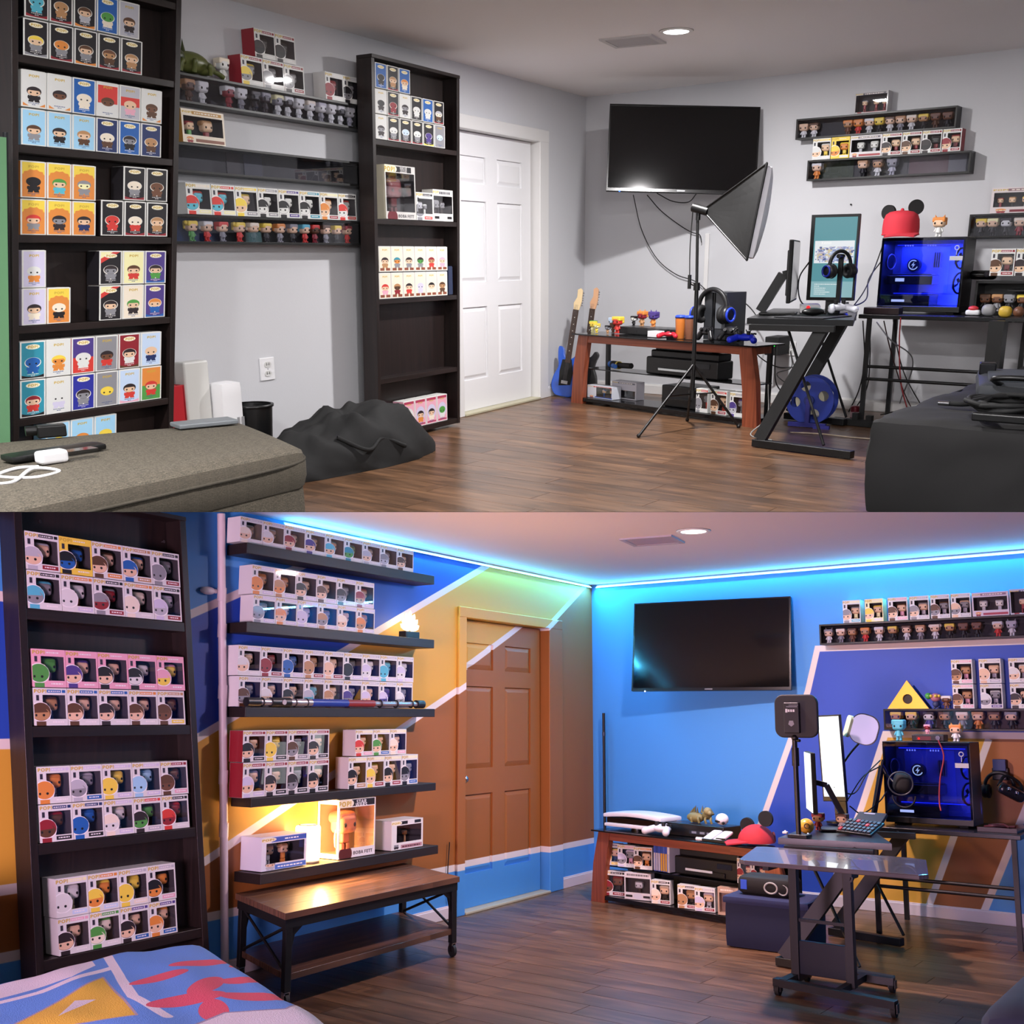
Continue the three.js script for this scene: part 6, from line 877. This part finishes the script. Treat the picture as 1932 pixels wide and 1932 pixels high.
{ const t = thing('light_panel', 'black rounded studio light panel seen from behind on a post, painted room desk', 'studio light', 'WR', [2.51, 0.674, 1.86]), R = (w, h, r) => roundRect(w, h, r, 8);
  part(t, 'shell', slab(R(0.238, 0.228, 0.045), 0.014, [], 0.006).translate(0, 0.665, -0.02), std(0x15161b, 0.55)); part(t, 'control_box', lim(-0.062, 0.028, 0.57, 0.74, 0, 0.022, 0.006), std(0x1a1b20, 0.5));
  part(t, 'logo_print', [lim(-0.05, -0.038, 0.685, 0.705, 0.022, 0.0228), ...[0, 1, 2].map((i) => lim(-0.035 + i * 0.014, -0.025 + i * 0.014, 0.688, 0.702, 0.022, 0.0228))], std(0xd8dade, 0.5)); part(t, 'small_print', [lim(-0.045, 0.02, 0.715, 0.719, 0.022, 0.0226), lim(-0.03, 0.025, 0.724, 0.727, 0.022, 0.0226), mv(cyl(0.018, 0.018, 0.001, -0.018, 0.625, 0.0226, Math.PI / 2, 0, 5), 0, 0, 0)], std(0x8a8c96, 0.5));
  part(t, 'post', [rod([-0.01, 0, -0.01], [-0.015, 0.56, -0.01], 0.014)], M.black); part(t, 'joint', [sph(0.02, -0.012, 0.545, -0.01), rod([-0.01, 0.53, -0.01], [0.02, 0.53, 0], 0.008), cyl(0.02, 0.02, 0.1, -0.013, 0.44, -0.01)], M.black); part(t, 'clamp', lim(-0.06, 0.05, 0, 0.02, -0.05, 0.03, 0.004), M.black);
  part(t, 'front_diffuser', slab(R(0.225, 0.215, 0.04), 0.004).translate(0, 0.665, -0.032), std(0xe8e6ea, 0.6)); }
{ // bright white portrait monitor and the edge-on one in front of it
  const t = thing('monitor', 'tall narrow monitor glowing plain white on the painted room desk', 'monitor', 'WR', [2.405, 0.682, 1.0], -0.18, null, 0, 0.045), m = std(0x000000, 0.4, 0, { emissive: new THREE.Color(0.93, 0.97, 1), emissiveIntensity: 1.25, key: 'whiteScreen' });
  part(t, 'case', lim(-0.08, 0.08, 0.13, 0.665, -0.03, -0.002, 0.004), M.black); part(t, 'screen', lim(-0.068, 0.074, 0.16, 0.655, -0.002, 0.001), m); part(t, 'stand', [lim(-0.02, 0.06, 0.01, 0.16, -0.05, -0.03), cyl(0.09, 0.09, 0.012, 0.02, 0.006, -0.03)], M.black);
  areaLight('WR', [2.405, 1.08, 1.012], [-0.18, 0, 0.98], 0.14, 0.48, [0.93, 0.97, 1], 1.2);
  const u = thing('monitor', 'edge-on monitor with a sliver of white screen on slanted stand, painted room', 'monitor', 'WR', [2.40, 0.676, 1.42], -1.1, null, 0, 0);
  part(u, 'case', lean(lim(-0.17, 0.17, 0.1, 0.45, -0.03, -0.003, 0.005), -0.1, 0.1), M.matt); part(u, 'screen', lean(lim(-0.165, 0.165, 0.11, 0.445, -0.003, 0.001), -0.1, 0.1), m); part(u, 'neck', [bar([0.02, 0.02, -0.22], [0.02, 0.26, -0.1], 0.05, 0.03), bar([0.02, 0.26, -0.1], [0.02, 0.28, -0.02], 0.04, 0.03)], M.black); part(u, 'base', lim(-0.08, 0.1, 0, 0.012, -0.28, -0.05, 0.004), M.black); }
{ const t = thing('key_light', 'pale rounded light panel tilted on an arm before the deep blue wall', 'studio light', 'WR', [2.555, 1.256, 0.85], 0.12, null, 0, -0.3), P = roundRect(0.165, 0.182, 0.066, 8);
  part(t, 'face', slab(P, 0.004).translate(0, 0, 0.001), std(0x8f8bb0, 0.5, 0, { emissive: new THREE.Color(0.7, 0.68, 1), emissiveIntensity: 0.25, key: 'oval' })); part(t, 'shell', slab(roundRect(0.176, 0.193, 0.07, 8), 0.014).translate(0, 0, -0.014), M.black); part(t, 'edge_band', slab(roundRect(0.06, 0.14, 0.025), 0.02).rotateY(-0.9).translate(-0.092, -0.01, -0.02), std(0xc9d8b4, 0.5)); part(t, 'arm', tube([[0.01, -0.05, -0.02], [-0.06, -0.2, -0.04], [-0.08, -0.3, -0.03], [-0.04, -0.45, 0], [0.02, -0.58, 0.05]], 0.007), M.black); }
{ const t = thing('microphone', 'round black microphone on a boom arm in front of the blue-lit tower', 'microphone', 'WR', [2.535, 0.664, 0.66]); part(t, 'boom_arm', [rod([0, 0, 0.05], [0.06, 0.36, 0], 0.018), rod([0.06, 0.36, 0], [0.085, 0.31, 0.0], 0.014), rod([0.01, 0.06, 0.06], [0.075, 0.4, 0.02], 0.008)], M.black); part(t, 'clamp', lim(-0.04, 0.04, -0.005, 0.05, 0.02, 0.09, 0.006), M.black);
  part(t, 'capsule', [mv(soft(0.12, 0.13, 0.1, 0.048, 0.015), 0.2, 0.26, 0.04, 0, 0.3, -0.2)], M.matt); part(t, 'pop_filter', mv(new THREE.TorusGeometry(0.072, 0.005, 8, 32), 0.205, 0.26, 0.105, 0.1, 0.3), std(0x3a3c44, 0.4)); part(t, 'bracket', [rod([0.085, 0.31, 0], [0.15, 0.25, 0.03], 0.009), mv(new THREE.TorusGeometry(0.07, 0.006, 8, 24, 3.2), 0.205, 0.18, 0.05, 0, 0, 3.1)], M.black); }
{ const t = thing('headphone_hook', 'dark blue square headphone hook on the gold wall above the desk end', 'hook', 'WR', [3.165, 0.985, 0.004]); part(t, 'block', lim(-0.04, 0.04, 0, 0.075, 0, 0.05, 0.004), std(0x1a2c5e, 0.5)); part(t, 'clip', [lim(-0.05, 0.05, -0.06, 0.02, 0, 0.035, 0.006)], M.black); }
headset('WR', [3.165, 0.975, 0.075], 0, 'black headphones hanging from the blue wall hook', 0x2a2c34, 1.05);
{ const t = thing('vr_headset', 'dark headset with shiny lenses hanging beside the wall hook headphones', 'headset', 'WR', [3.26, 0.86, 0.2], 0.4, null, 0, -0.5); part(t, 'shell', [soft(0.17, 0.075, 0.08, 0.03, 0.015)], std(0x22242c, 0.25)); part(t, 'strap', tube([[-0.08, 0, -0.03], [-0.06, 0.08, -0.08], [0.04, 0.08, -0.1], [0.08, 0, -0.03]], 0.01), M.matt); part(t, 'lens', [sph(0.014, -0.03, 0.01, 0.04), sph(0.014, 0.02, 0.01, 0.04)], M.chrome); }
{ const t = thing('ball', 'yellow ball with a round dark emblem on the painted room desk', 'ball', 'WR', [2.455, 0.716, 1.62]); part(t, 'ball', sph(0.043, 0, 0, 0, 1, 1, 1, 28), std(0xd9a032, 0.35)); part(t, 'emblem', mv(new THREE.TorusGeometry(0.014, 0.0022, 6, 24), 0.018, 0.004, 0.0385, -0.08, 0.45), std(0x3a2a14, 0.5)); }
figurine('WR', [2.45, 0.674, 1.42], 0.1, 'R', 'U', 'R', 'small red toy figure behind the yellow ball', null);
figurine('WR', [2.58, 0.674, 1.38], 0.1, 'H', 'F', 'S', 'toy figure with brown hair and silver body under the white monitor', null);
{ const t = thing('keyboard', 'black gaming keyboard with red-lit keys standing tilted on the desk', 'keyboard', 'WR', [2.72, 0.715, 1.5], -0.15, null, 0.3, -0.05); part(t, 'body', lim(-0.1, 0.11, -0.01, 0.006, -0.09, 0.09, 0.004), M.black); for (let r = 0; r < 4; r++) for (let c = 0; c < 8; c++) part(t, 'key', box(0.02, 0.01, 0.03, -0.083 + c * 0.0245, 0.01, -0.063 + r * 0.042, 0.003), (r * 8 + c) % 11 === 2 ? std(0x8a2028, 0.4, 0, { emissive: new THREE.Color(0.8, 0.05, 0.08), emissiveIntensity: 0.12, key: 'redkey' }) : std(0x2c2e3c, 0.4)); }
{ const t = thing('mixer', 'small dark mixer with red lights behind the tilted keyboard', 'mixer', 'WR', [2.68, 0.725, 1.22], -0.2, null, 0.6); part(t, 'body', lim(-0.08, 0.1, 0, 0.02, -0.06, 0.07, 0.004), std(0x1c2030, 0.4)); part(t, 'display', lim(-0.04, 0.03, 0.02, 0.022, -0.05, -0.04), std(0x9aa0b8, 0.4)); part(t, 'lights', [0, 1, 2, 3].map((i) => sph(0.006, -0.06 + i * 0.035, 0.022, 0.05)), glow('#ff2030', 1.2)); }
for (const [x, z, c, l] of [[2.36, 1.7, 0xe8e4e6, 'small white plastic clip on desk beside the yellow ball'], [2.515, 1.75, 0xd4e4ea, 'small white pebble-like button at desk front edge']]) single('clip', l, 'clip', 'WR', [x, 0.674, z], [lim(-0.014, 0.014, 0, 0.012, -0.012, 0.012, 0.004), cyl(0.006, 0.004, 0.008, 0, 0.015, 0)], std(c, 0.4));
{ const t = thing('tool_tray', 'tray with red and black cables at the right end of the painted room desk', 'tray', 'WR', [3.16, 0.656, 0.6]); part(t, 'tray', [lim(0, 0.22, 0, 0.01, -0.12, 0.1), lim(0, 0.22, 0.01, 0.025, 0.09, 0.1)], std(0x2a1c22, 0.4)); part(t, 'cables', [tube([[0.02, 0.02, 0], [0.08, 0.03, 0.05], [0.14, 0.02, -0.04], [0.2, 0.03, 0.03]], 0.007), tube([[0.03, 0.025, -0.05], [0.1, 0.03, -0.08], [0.17, 0.025, 0.05]], 0.006)], std(0x54262e, 0.4)); }
cord('WR', 'red cable running down in front of the painted room tower', [[2.945, 1.19, 0.63], [2.97, 1.1, 0.625], [2.94, 0.95, 0.622], [2.93, 0.8, 0.625], [2.94, 0.76, 0.64]], 0.005, std(0x9a3440, 0.5));
[['black cable loop between white monitor and tower', [[2.4, 0.9, 1.0], [2.5, 0.86, 0.95], [2.56, 0.98, 0.85], [2.6, 1.06, 0.7]]], ['second black cable loop left of the painted room tower', [[2.45, 0.82, 0.9], [2.52, 0.96, 0.8], [2.58, 1.02, 0.65]]], ['thin black cable sagging behind the boom arm', [[2.46, 0.78, 0.9], [2.5, 0.73, 0.8], [2.58, 0.8, 0.7], [2.6, 0.86, 0.6]]], ['thin dark cable down the wall beside the door frame', [[-2.02, 0.5, 0.02], [-2.03, 0.3, 0.015], [-2.02, 0.1, 0.015]]]].forEach(([l, p], i) => cord(i === 3 ? 'WL' : 'WR', l, p, 0.004));
// ------------------------------------------------------------------ painted room: rolling over-bed table
{ const t = thing('rolling_table', 'over-bed rolling table with grey wood top and black frame', 'table', 'WR', [0, 0, 0]), greyW = std(0xffffff, 0.18, 0, { map: greyGrain, key: 'greyGrain', clearcoat: 0.4 }), m = std(0x121317, 0.45), y = 0.64;
  const P = [[2.50, 2.62], [2.36, 2.10], [2.40, 2.07], [3.16, 2.06], [3.24, 2.09], [3.385, 2.58], [3.36, 2.63], [2.54, 2.65]].map(([x, z]) => [x, -z]);
  part(t, 'table_top', uvFrom(slab(P.reverse(), 0.014, [], 0.004).rotateX(-Math.PI / 2).translate(0, y - 0.018, 0), (a, b, c) => [c * 1.5, a * 0.7]), greyW); part(t, 'edge_frame', [lim(2.55, 3.3, y - 0.05, y - 0.02, 2.3, 2.33), lim(2.6, 2.63, y - 0.05, y - 0.02, 2.15, 2.58), lim(3.0, 3.03, y - 0.05, y - 0.02, 2.15, 2.55)], m);
  for (const x of [2.655, 2.93]) part(t, 'column', [lim(x, x + 0.042, 0.05, y - 0.03, 2.36, 2.4, 0.003)], m); part(t, 'lower_panel', lim(2.695, 2.93, 0.08, 0.24, 2.365, 2.39, 0.004), std(0x161a26, 0.35)); part(t, 'cross_rail', lim(2.695, 2.93, 0.33, 0.345, 2.37, 2.385), m);
  part(t, 'foot_bar', [bar([2.62, 0.06, 2.52], [3.22, 0.055, 2.58], 0.035, 0.045)], m); part(t, 'foot_bar', [bar([2.64, 0.06, 2.18], [3.08, 0.055, 2.15], 0.035, 0.045)], m); part(t, 'base_rail', [bar([2.67, 0.06, 2.16], [2.67, 0.06, 2.54], 0.04, 0.04), bar([2.94, 0.06, 2.16], [2.94, 0.06, 2.56], 0.03, 0.03)], m);
  for (const [x, z] of [[3.21, 2.58], [3.07, 2.15], [2.64, 2.53], [2.65, 2.18]]) { const c = part(t, 'caster', cyl(0.026, 0.026, 0.02, x, 0.026, z, 0, Math.PI / 2), M.matt); part(c, 'caster_fork', [lim(x - 0.018, x - 0.013, 0.02, 0.06, z - 0.015, z + 0.015), lim(x + 0.013, x + 0.018, 0.02, 0.06, z - 0.015, z + 0.015)], M.black); }
  part(t, 'crank', [rod([3.0, y - 0.06, 2.4], [3.0, y - 0.06, 2.52], 0.012), cyl(0.022, 0.022, 0.02, 3.0, y - 0.06, 2.5, 1.57)], m); }
{ const t = thing('storage_cube', 'dark navy cloth storage cube on floor behind the rolling table', 'storage cube', 'WR', [2.18, 0, 1.5], 0.05), c = std(0x1a2140, 0.85); part(t, 'body', soft(0.5, 0.27, 0.34, 0.02, 0.05).translate(0.02, 0.135, 0), c); part(t, 'lid', soft(0.52, 0.045, 0.36, 0.015, 0.05).translate(0.02, 0.27, 0), std(0x242b52, 0.85)); }
{ const t = thing('vr_headset', 'black headset with pale curved outlines on the navy storage cube', 'headset', 'WR', [2.14, 0.295, 1.5]); part(t, 'body', soft(0.34, 0.11, 0.2, 0.04, 0.03).translate(0.03, 0.055, 0), M.matt); part(t, 'pale_outline', [mv(new THREE.TorusGeometry(0.03, 0.005, 6, 24), 0.06, 0.05, 0.098, 0, 0, 0).scale(1.3, 1, 1), mv(new THREE.TorusGeometry(0.028, 0.005, 6, 24), 0.15, 0.045, 0.094)], std(0xa9a9a4, 0.5)); part(t, 'blue_tag', lim(-0.11, -0.07, 0.03, 0.085, 0.098, 0.102, 0.002), std(0x2a56d0, 0.4)); }
{ const t = thing('floor_tube_lamp', 'thin black unlit tube lamp standing in the corner of painted room', 'lamp', 'WR', [0.168, 0, 0.1]); part(t, 'tube', [rod([0, 0.02, 0], [0, 1.36, 0], 0.012)], M.black); part(t, 'collar', cyl(0.014, 0.014, 0.03, 0, 1.19, 0), std(0x34384a, 0.3)); part(t, 'foot', cyl(0.07, 0.06, 0.02, 0, 0.01, 0), M.black); }
// ------------------------------------------------------------------ painted room: television stand
const sW = [0.5, 0, 0.84], tW = -0.2;
const onW = (x, y, z) => { const c = Math.cos(tW), s = Math.sin(tW); return [sW[0] + x * c + z * s, sW[1] + y, sW[2] - x * s + z * c]; };
tvStand('WR', sW, tW, 'reddish wood and black glass television stand in the painted room', { h: 0.5, w: 1.68, back: true });
windowPrinter('WR', onW(0.72, 0.265, -0.08), tW, 0.54, 0.17, 0.16, 'black printer on the middle shelf of painted room television stand');
[[0.103, 0.232, 'NYFYW'], [0.24, 0.384, 'MVESW'], [0.394, 0.535, 'OHFWW']].forEach(([a, b, c], i) => windowBox('window_carton', `window box, ${ORD[i]} from left on middle shelf of painted television stand`, 'window boxes on the middle shelf of the painted stand', 'WR', onW(a, 0.264, -0.03), b - a, 0.155, 0.06, c, 0, { turn: tW + 0.3 }));
['#3a55b8', '#30489a', '#3a55b8', '#2f4fa8', '#4a63c0', '#3a55b8', '#dfe0e6'].forEach((col, i) => { const t = thing('game_case', `narrow game case, ${ORD[i]} from left in the upright row on painted stand`, 'game case', 'WR', onW(0.543 + i * 0.0205, 0.264, -0.07), tW, 'upright game cases on the painted stand'); part(t, 'case', lim(0, 0.019, 0, 0.172, -0.12, 0, 0.002), std(col, 0.35)); part(t, 'spine_print', lim(0.002, 0.017, 0.006, 0.125, 0, 0.0008), std(i > 2 && i < 6 ? 0xe0a83a : 0xc8c6d4, 0.4)); });
[[0.085, 0.285, 0.175, 'KRDRW'], [0.565, 0.706, 0.16, 'KCFRW'], [0.797, 0.939, 0.155, 'KUURW'], [0.943, 1.085, 0.155, 'SVFRW']].forEach(([a, b, h, c], i) => windowBox('window_carton', `window box, ${ORD[i]} cream-framed from left on bottom shelf of painted stand`, 'window boxes on the bottom shelf of the painted stand', 'WR', onW(a, 0.052, -0.015), b - a, h, 0.06, c, 0, { turn: tW + 0.3 }));
windowBox('window_carton', 'wide clear window box with round white badge, bottom shelf of painted stand', null, 'WR', onW(0.315, 0.052, -0.015), 0.205, 0.185, 0.06, 'SEEWW', 0, { turn: tW + 0.3, hole: [[0.04, 0.26], [0.96, 0.26], [0.96, 0.8], [0.04, 0.8]], toys: [[0.5, INK.E, INK.S, INK.A, 0.6]], draw: (c, w, h) => { c.fillStyle = '#d9d4d6'; c.fillRect(0, 0, w, h); scribble(c, w * 0.1, h * 0.06, w * 0.8, h * 0.07, '#6a6468'); blob(c, w * 0.5, h * 0.86, w * 0.34, h * 0.22, '#cfcfda'); c.fillStyle = '#1a181c'; c.fillRect(w * 0.06, h * 0.83, w * 0.24, h * 0.08); c.fillRect(w * 0.7, h * 0.83, w * 0.24, h * 0.08); } });
windowBox('window_carton', 'tan box with glossy face at right on bottom shelf of painted stand', null, 'WR', onW(1.132, 0.052, -0.015), 0.14, 0.178, 0.06, 'UUFUU', 0, { turn: tW + 0.3, draw: (c, w, h) => { c.fillStyle = '#b89a84'; c.fillRect(0, 0, w, h); scribble(c, w * 0.15, h * 0.08, w * 0.6, h * 0.06, '#e8dccf'); }, hole: [[0.08, 0.1], [0.92, 0.1], [0.92, 0.8], [0.08, 0.8]], tray: std(0xa98a76, 0.4), toys: [[0.5, INK.U, INK.U, INK.U, 0.6]] });
['SRFSW', 'SRFYW'].forEach((c, i) => windowBox('window_carton', `window box with red portrait, ${ORD[i]} of two beside printer on painted stand`, 'red window boxes beside the painted room printer', 'WR', onW(1.268 + i * 0.108, 0.264, -0.05), 0.105, 0.16, 0.09, c, 0, { turn: tW }));
{ const t = thing('game_console', 'large white game console with black core lying on painted television stand', 'game console', 'WR', onW(0.03, 0.513, -0.13), tW), wh = std(0xe6e2e8, 0.35);
  part(t, 'core', lim(0.01, 0.52, 0.035, 0.085, -0.2, 0.0, 0.01), M.blackGloss); part(t, 'upper_shell', soft(0.56, 0.035, 0.24, 0.014, 0.03, (p) => V(0, 0.02 * Math.cos(p.x * 5) + (p.x < -0.2 ? 0.0 : 0), 0)).translate(0.27, 0.092, -0.1), wh); part(t, 'lower_shell', soft(0.54, 0.03, 0.24, 0.013, 0.03, (p) => V(0, p.x > 0.15 ? 0.25 * (p.x - 0.15) : 0, 0)).translate(0.27, 0.03, -0.1), wh); part(t, 'foot', cyl(0.05, 0.05, 0.02, 0.25, 0.01, -0.08), M.black); }
{ const t = gamepad('WR', onW(0.63, 0.513, -0.06), tW, 'white and black game controller before the cable box on painted stand', 0xdad6de, 1.25); }
{ const t = thing('cable_box', 'flat black cable box with display on the painted television stand', 'cable box', 'WR', onW(0.61, 0.513, -0.14), tW); part(t, 'body', lim(0, 0.49, 0, 0.085, -0.2, 0, 0.006), std(0x131316, 0.3)); part(t, 'display', lim(0.2, 0.4, 0.02, 0.045, 0, 0.001), std(0x2a2e38, 0.15)); part(t, 'digits', [0.22, 0.29, 0.35].map((x) => lim(x, x + 0.04, 0.026, 0.04, 0.001, 0.0016)), std(0x7a8090, 0.4)); }
{ const t = thing('toy_creature', 'spiky olive green creature figure crouching on the painted room cable box', 'toy creature', 'WR', onW(0.83, 0.6, -0.25), tW), g = std(0x7c7448, 0.5); part(t, 'body', [sph(0.045, -0.05, 0.035, 0, 1.6, 0.8, 0.9), sph(0.035, 0.05, 0.06, 0)], g); part(t, 'head', [sph(0.028, 0.07, 0.085, 0.02), sph(0.016, 0.095, 0.075, 0.03)], std(0x8f865a, 0.5)); part(t, 'spikes', [0, 1, 2, 3, 4, 5, 6].map((i) => mv(new THREE.ConeGeometry(0.012, 0.055, 6), -0.08 + i * 0.027, 0.085 + 0.01 * (i % 2), 0.01 * ((i % 3) - 1), 0.2 * ((i % 3) - 1), 0, -0.5 + i * 0.18)), std(0x5e5834, 0.6)); part(t, 'legs', [[-0.07, 0.02], [0.0, 0.03], [0.06, 0.03], [0.1, 0.02]].map(([x, z]) => tube([[x, 0.04, z], [x + 0.01, 0.03, z + 0.02], [x + 0.015, 0.004, z + 0.015]], 0.009)), g); }
{ const t = thing('toy_figure', 'white helmeted toy head resting on the right of cable box', 'toy figure', 'WR', onW(1.03, 0.6, -0.22), tW); part(t, 'helmet', sph(0.042, 0, 0.042, 0, 1.1, 0.95, 1), std(0xe4dfe2, 0.3)); part(t, 'visor', [sph(0.02, -0.012, 0.03, 0.032, 1.3, 0.5, 0.6), sph(0.01, 0.03, 0.02, 0.03)], M.black); }
{ const t = thing('charging_dock', 'white and black controller dock at the foot of the red cap', 'dock', 'WR', onW(1.04, 0.514, -0.03), tW); const wh = std(0xe0dbe0, 0.35); for (const x of [0, 0.085]) part(t, 'white_pad', mv(soft(0.075, 0.022, 0.14, 0.01, 0.02), x + 0.03, 0.035, -0.03, 0.35), wh); part(t, 'base', lim(-0.02, 0.19, 0, 0.02, -0.1, 0.05, 0.004), M.black); part(t, 'joystick', rod([-0.05, 0.012, 0.04], [0.0, 0.012, 0.04], 0.013), wh); part(t, 'cable_tie', lim(0.1, 0.17, 0.02, 0.03, 0.02, 0.03), M.black); }
{ const t = thing('cap', 'red cap with round black ears lying on right part of painted stand', 'cap', 'WR', onW(1.36, 0.513, -0.14), tW - 0.8), red = std(0xb22632, 0.8); part(t, 'crown', new THREE.SphereGeometry(0.12, 28, 14, 0, 6.2832, 0, 1.5708).scale(1, 0.95, 1.0).translate(0, 0.012, 0), red); part(t, 'brim', [mv(soft(0.2, 0.014, 0.16, 0.006, 0.02, (p) => V(0, -0.8 * p.x * p.x, 0)), 0.0, 0.02, 0.13, 0.1)], red); part(t, 'strap_gap', mv(new THREE.TorusGeometry(0.05, 0.007, 8, 24, 3.14), -0.02, 0.02, -0.115, 0, 0), std(0x5a1018, 0.8));
  part(t, 'ear', mv(cyl(0.05, 0.05, 0.02, 0, 0, 0, Math.PI / 2, 0, 24), 0.09, 0.17, -0.05, 0, 0.9), std(0x101014, 0.8)); part(t, 'ear', mv(cyl(0.05, 0.05, 0.02, 0, 0, 0, Math.PI / 2, 0, 24), -0.095, 0.11, 0.04, 0.2, 0.9, 0.5), std(0x101014, 0.8)); }
{ const t = thing('ceiling_vent', 'square ceiling vent beside the warm round light, painted room', 'ceiling vent', 'WR', [1.57, H, 1.77], 0.2); part(t, 'frame', slab(rect(-0.17, -0.15, 0.17, 0.15), 0.01, [rect(-0.14, -0.12, 0.14, 0.12)]).rotateX(Math.PI / 2), std(0xb4a8b4, 0.6)); for (let i = 0; i < 9; i++) part(t, 'slat', box(0.28, 0.002, 0.026, 0, -0.006, -0.107 + i * 0.027), std(0xb0a2b0, 0.6)); }
// ------------------------------------------------------------------ painted room: blanket-covered ottoman, sofa arm
{ const blanket = canvas(1024, 1024, (c, w, h) => {         // plain woven shapes: blue field, white bands, yellow panels, red leaves
    const P = (col, ...p) => { c.fillStyle = col; c.beginPath(); p.forEach(([x, y], i) => i ? c.lineTo(x * w, y * h) : c.moveTo(x * w, y * h)); c.fill(); };
    c.fillStyle = '#5f93de'; c.fillRect(0, 0, w, h);
    const band = (col, wd, ...p) => { c.strokeStyle = col; c.lineWidth = wd * w; c.lineJoin = 'round'; c.lineCap = 'round'; c.beginPath(); p.forEach(([x, y], i) => i ? c.lineTo(x * w, y * h) : c.moveTo(x * w, y * h)); c.stroke(); };
    P('#e9dfe6', [0.2, 0.0], [0.46, 0.0], [0.45, 0.16], [0.34, 0.3], [0, 0.48], [0, 0.34], [0.2, 0.2]); band('#e9dfe6', 0.035, [0.52, 0.02], [0.5, 0.3], [0.46, 0.62], [0.5, 0.86]); band('#e9dfe6', 0.03, [0, 0.52], [0.22, 0.42], [0.5, 0.2]);
    P('#e2b53c', [0.04, 0.8], [0.44, 0.32], [0.42, 0.82]); P('#ded6dc', [0.22, 0.72], [0.3, 0.56], [0.36, 0.58]); band('#b09aa8', 0.008, [0.04, 0.8], [0.44, 0.32], [0.42, 0.82], [0.04, 0.8]);
    for (const [x, y, a, l] of [[0.6, 0.42, -0.35, 0.17], [0.78, 0.3, 0.1, 0.17], [0.92, 0.36, -0.5, 0.11], [0.6, 0.72, -0.15, 0.2], [0.7, 0.6, -0.9, 0.18], [0.84, 0.58, 0.25, 0.15], [0.64, 0.86, -1.3, 0.17], [0.8, 0.78, 0.6, 0.18]]) { c.save(); c.translate(x * w, y * h); c.rotate(a); c.fillStyle = '#dc5068'; c.beginPath(); c.ellipse(0, 0, l * w * 0.66, l * h * 0.26, 0, 0, 7); c.fill(); c.restore(); }
    P('#d8d2d8', [0.5, 1], [0.66, 0.9], [0.82, 0.97], [1, 0.84], [1, 1]); band('#9a90a8', 0.01, [0.5, 1], [0.66, 0.9], [0.82, 0.97], [1, 0.84]);
  });
  const fz = field(128, (u, v) => { const n = 110 + 90 * noise(u * 64, v * 64); return [n, n, n]; }, false); fz.repeat.set(8, 8);
  const t = thing('ottoman', 'ottoman at lower left covered by a blue blanket with red and yellow shapes', 'ottoman', 'WL', [-5.02, 0, 0.86], -0.42);
  const g = soft(1.1, 0.42, 1.5, 0.055, 0.03, (p, n) => n.clone().multiplyScalar(0.016 * (noise(p.x * 5 + 3, p.z * 5 + 2) - 0.5)).add(V(0, n.y > 0.5 ? 0.012 * noise(p.x * 9, p.z * 3) : 0, 0))).translate(-0.4, 0.235, 0.78);
  const q = g.attributes.position; for (let i = 0; i < q.count; i++) { const z = q.getZ(i); q.setZ(i, z + 0.6 * Math.max(0, -q.getX(i) - 0.15) * Math.max(0, 1 - z / 1.3)); } g.computeVertexNormals();
  uvFrom(g, (x, y, z) => [(x + 0.75) / 1.0, 1 - Math.max(0, z + (0.45 - y)) * 0.9 + 0.06]); blanket.wrapS = blanket.wrapT = THREE.ClampToEdgeWrapping;
  part(t, 'blanket', g, std(0xffffff, 0.95, 0, { map: blanket, bumpMap: fz, bumpScale: 0.003, sheen: 0.4, key: 'blanket' })); part(t, 'base', soft(1.0, 0.05, 1.2, 0.02, 0.2).translate(-0.36, 0.026, 0.85), std(0x6a645c, 0.9)); }
{ const t = thing('sofa_arm', 'grey sofa arm at the left edge before the painted bookcase', 'sofa', 'WL', [-5.70, 0, 0.5], -0.1); part(t, 'arm', soft(0.4, 0.72, 0.3, 0.05, 0.05).translate(-0.2, 0.36, 0), std(0x57525c, 0.9)); }
{ const t = thing('armchair', 'dark blue-grey armchair back at the lower right corner', 'armchair', 'WR', [4.22, 0, 3.35]); part(t, 'back', soft(0.95, 0.5, 0.8, 0.12, 0.06).translate(0.18, 0.25, 0.42), std(0x2c3144, 0.9)); part(t, 'seat', soft(0.9, 0.3, 0.5, 0.06, 0.06).translate(0.2, 0.15, -0.1), std(0x2c3144, 0.9)); }
cards.done(); fronts.done();
renderer.render(scene, camera);
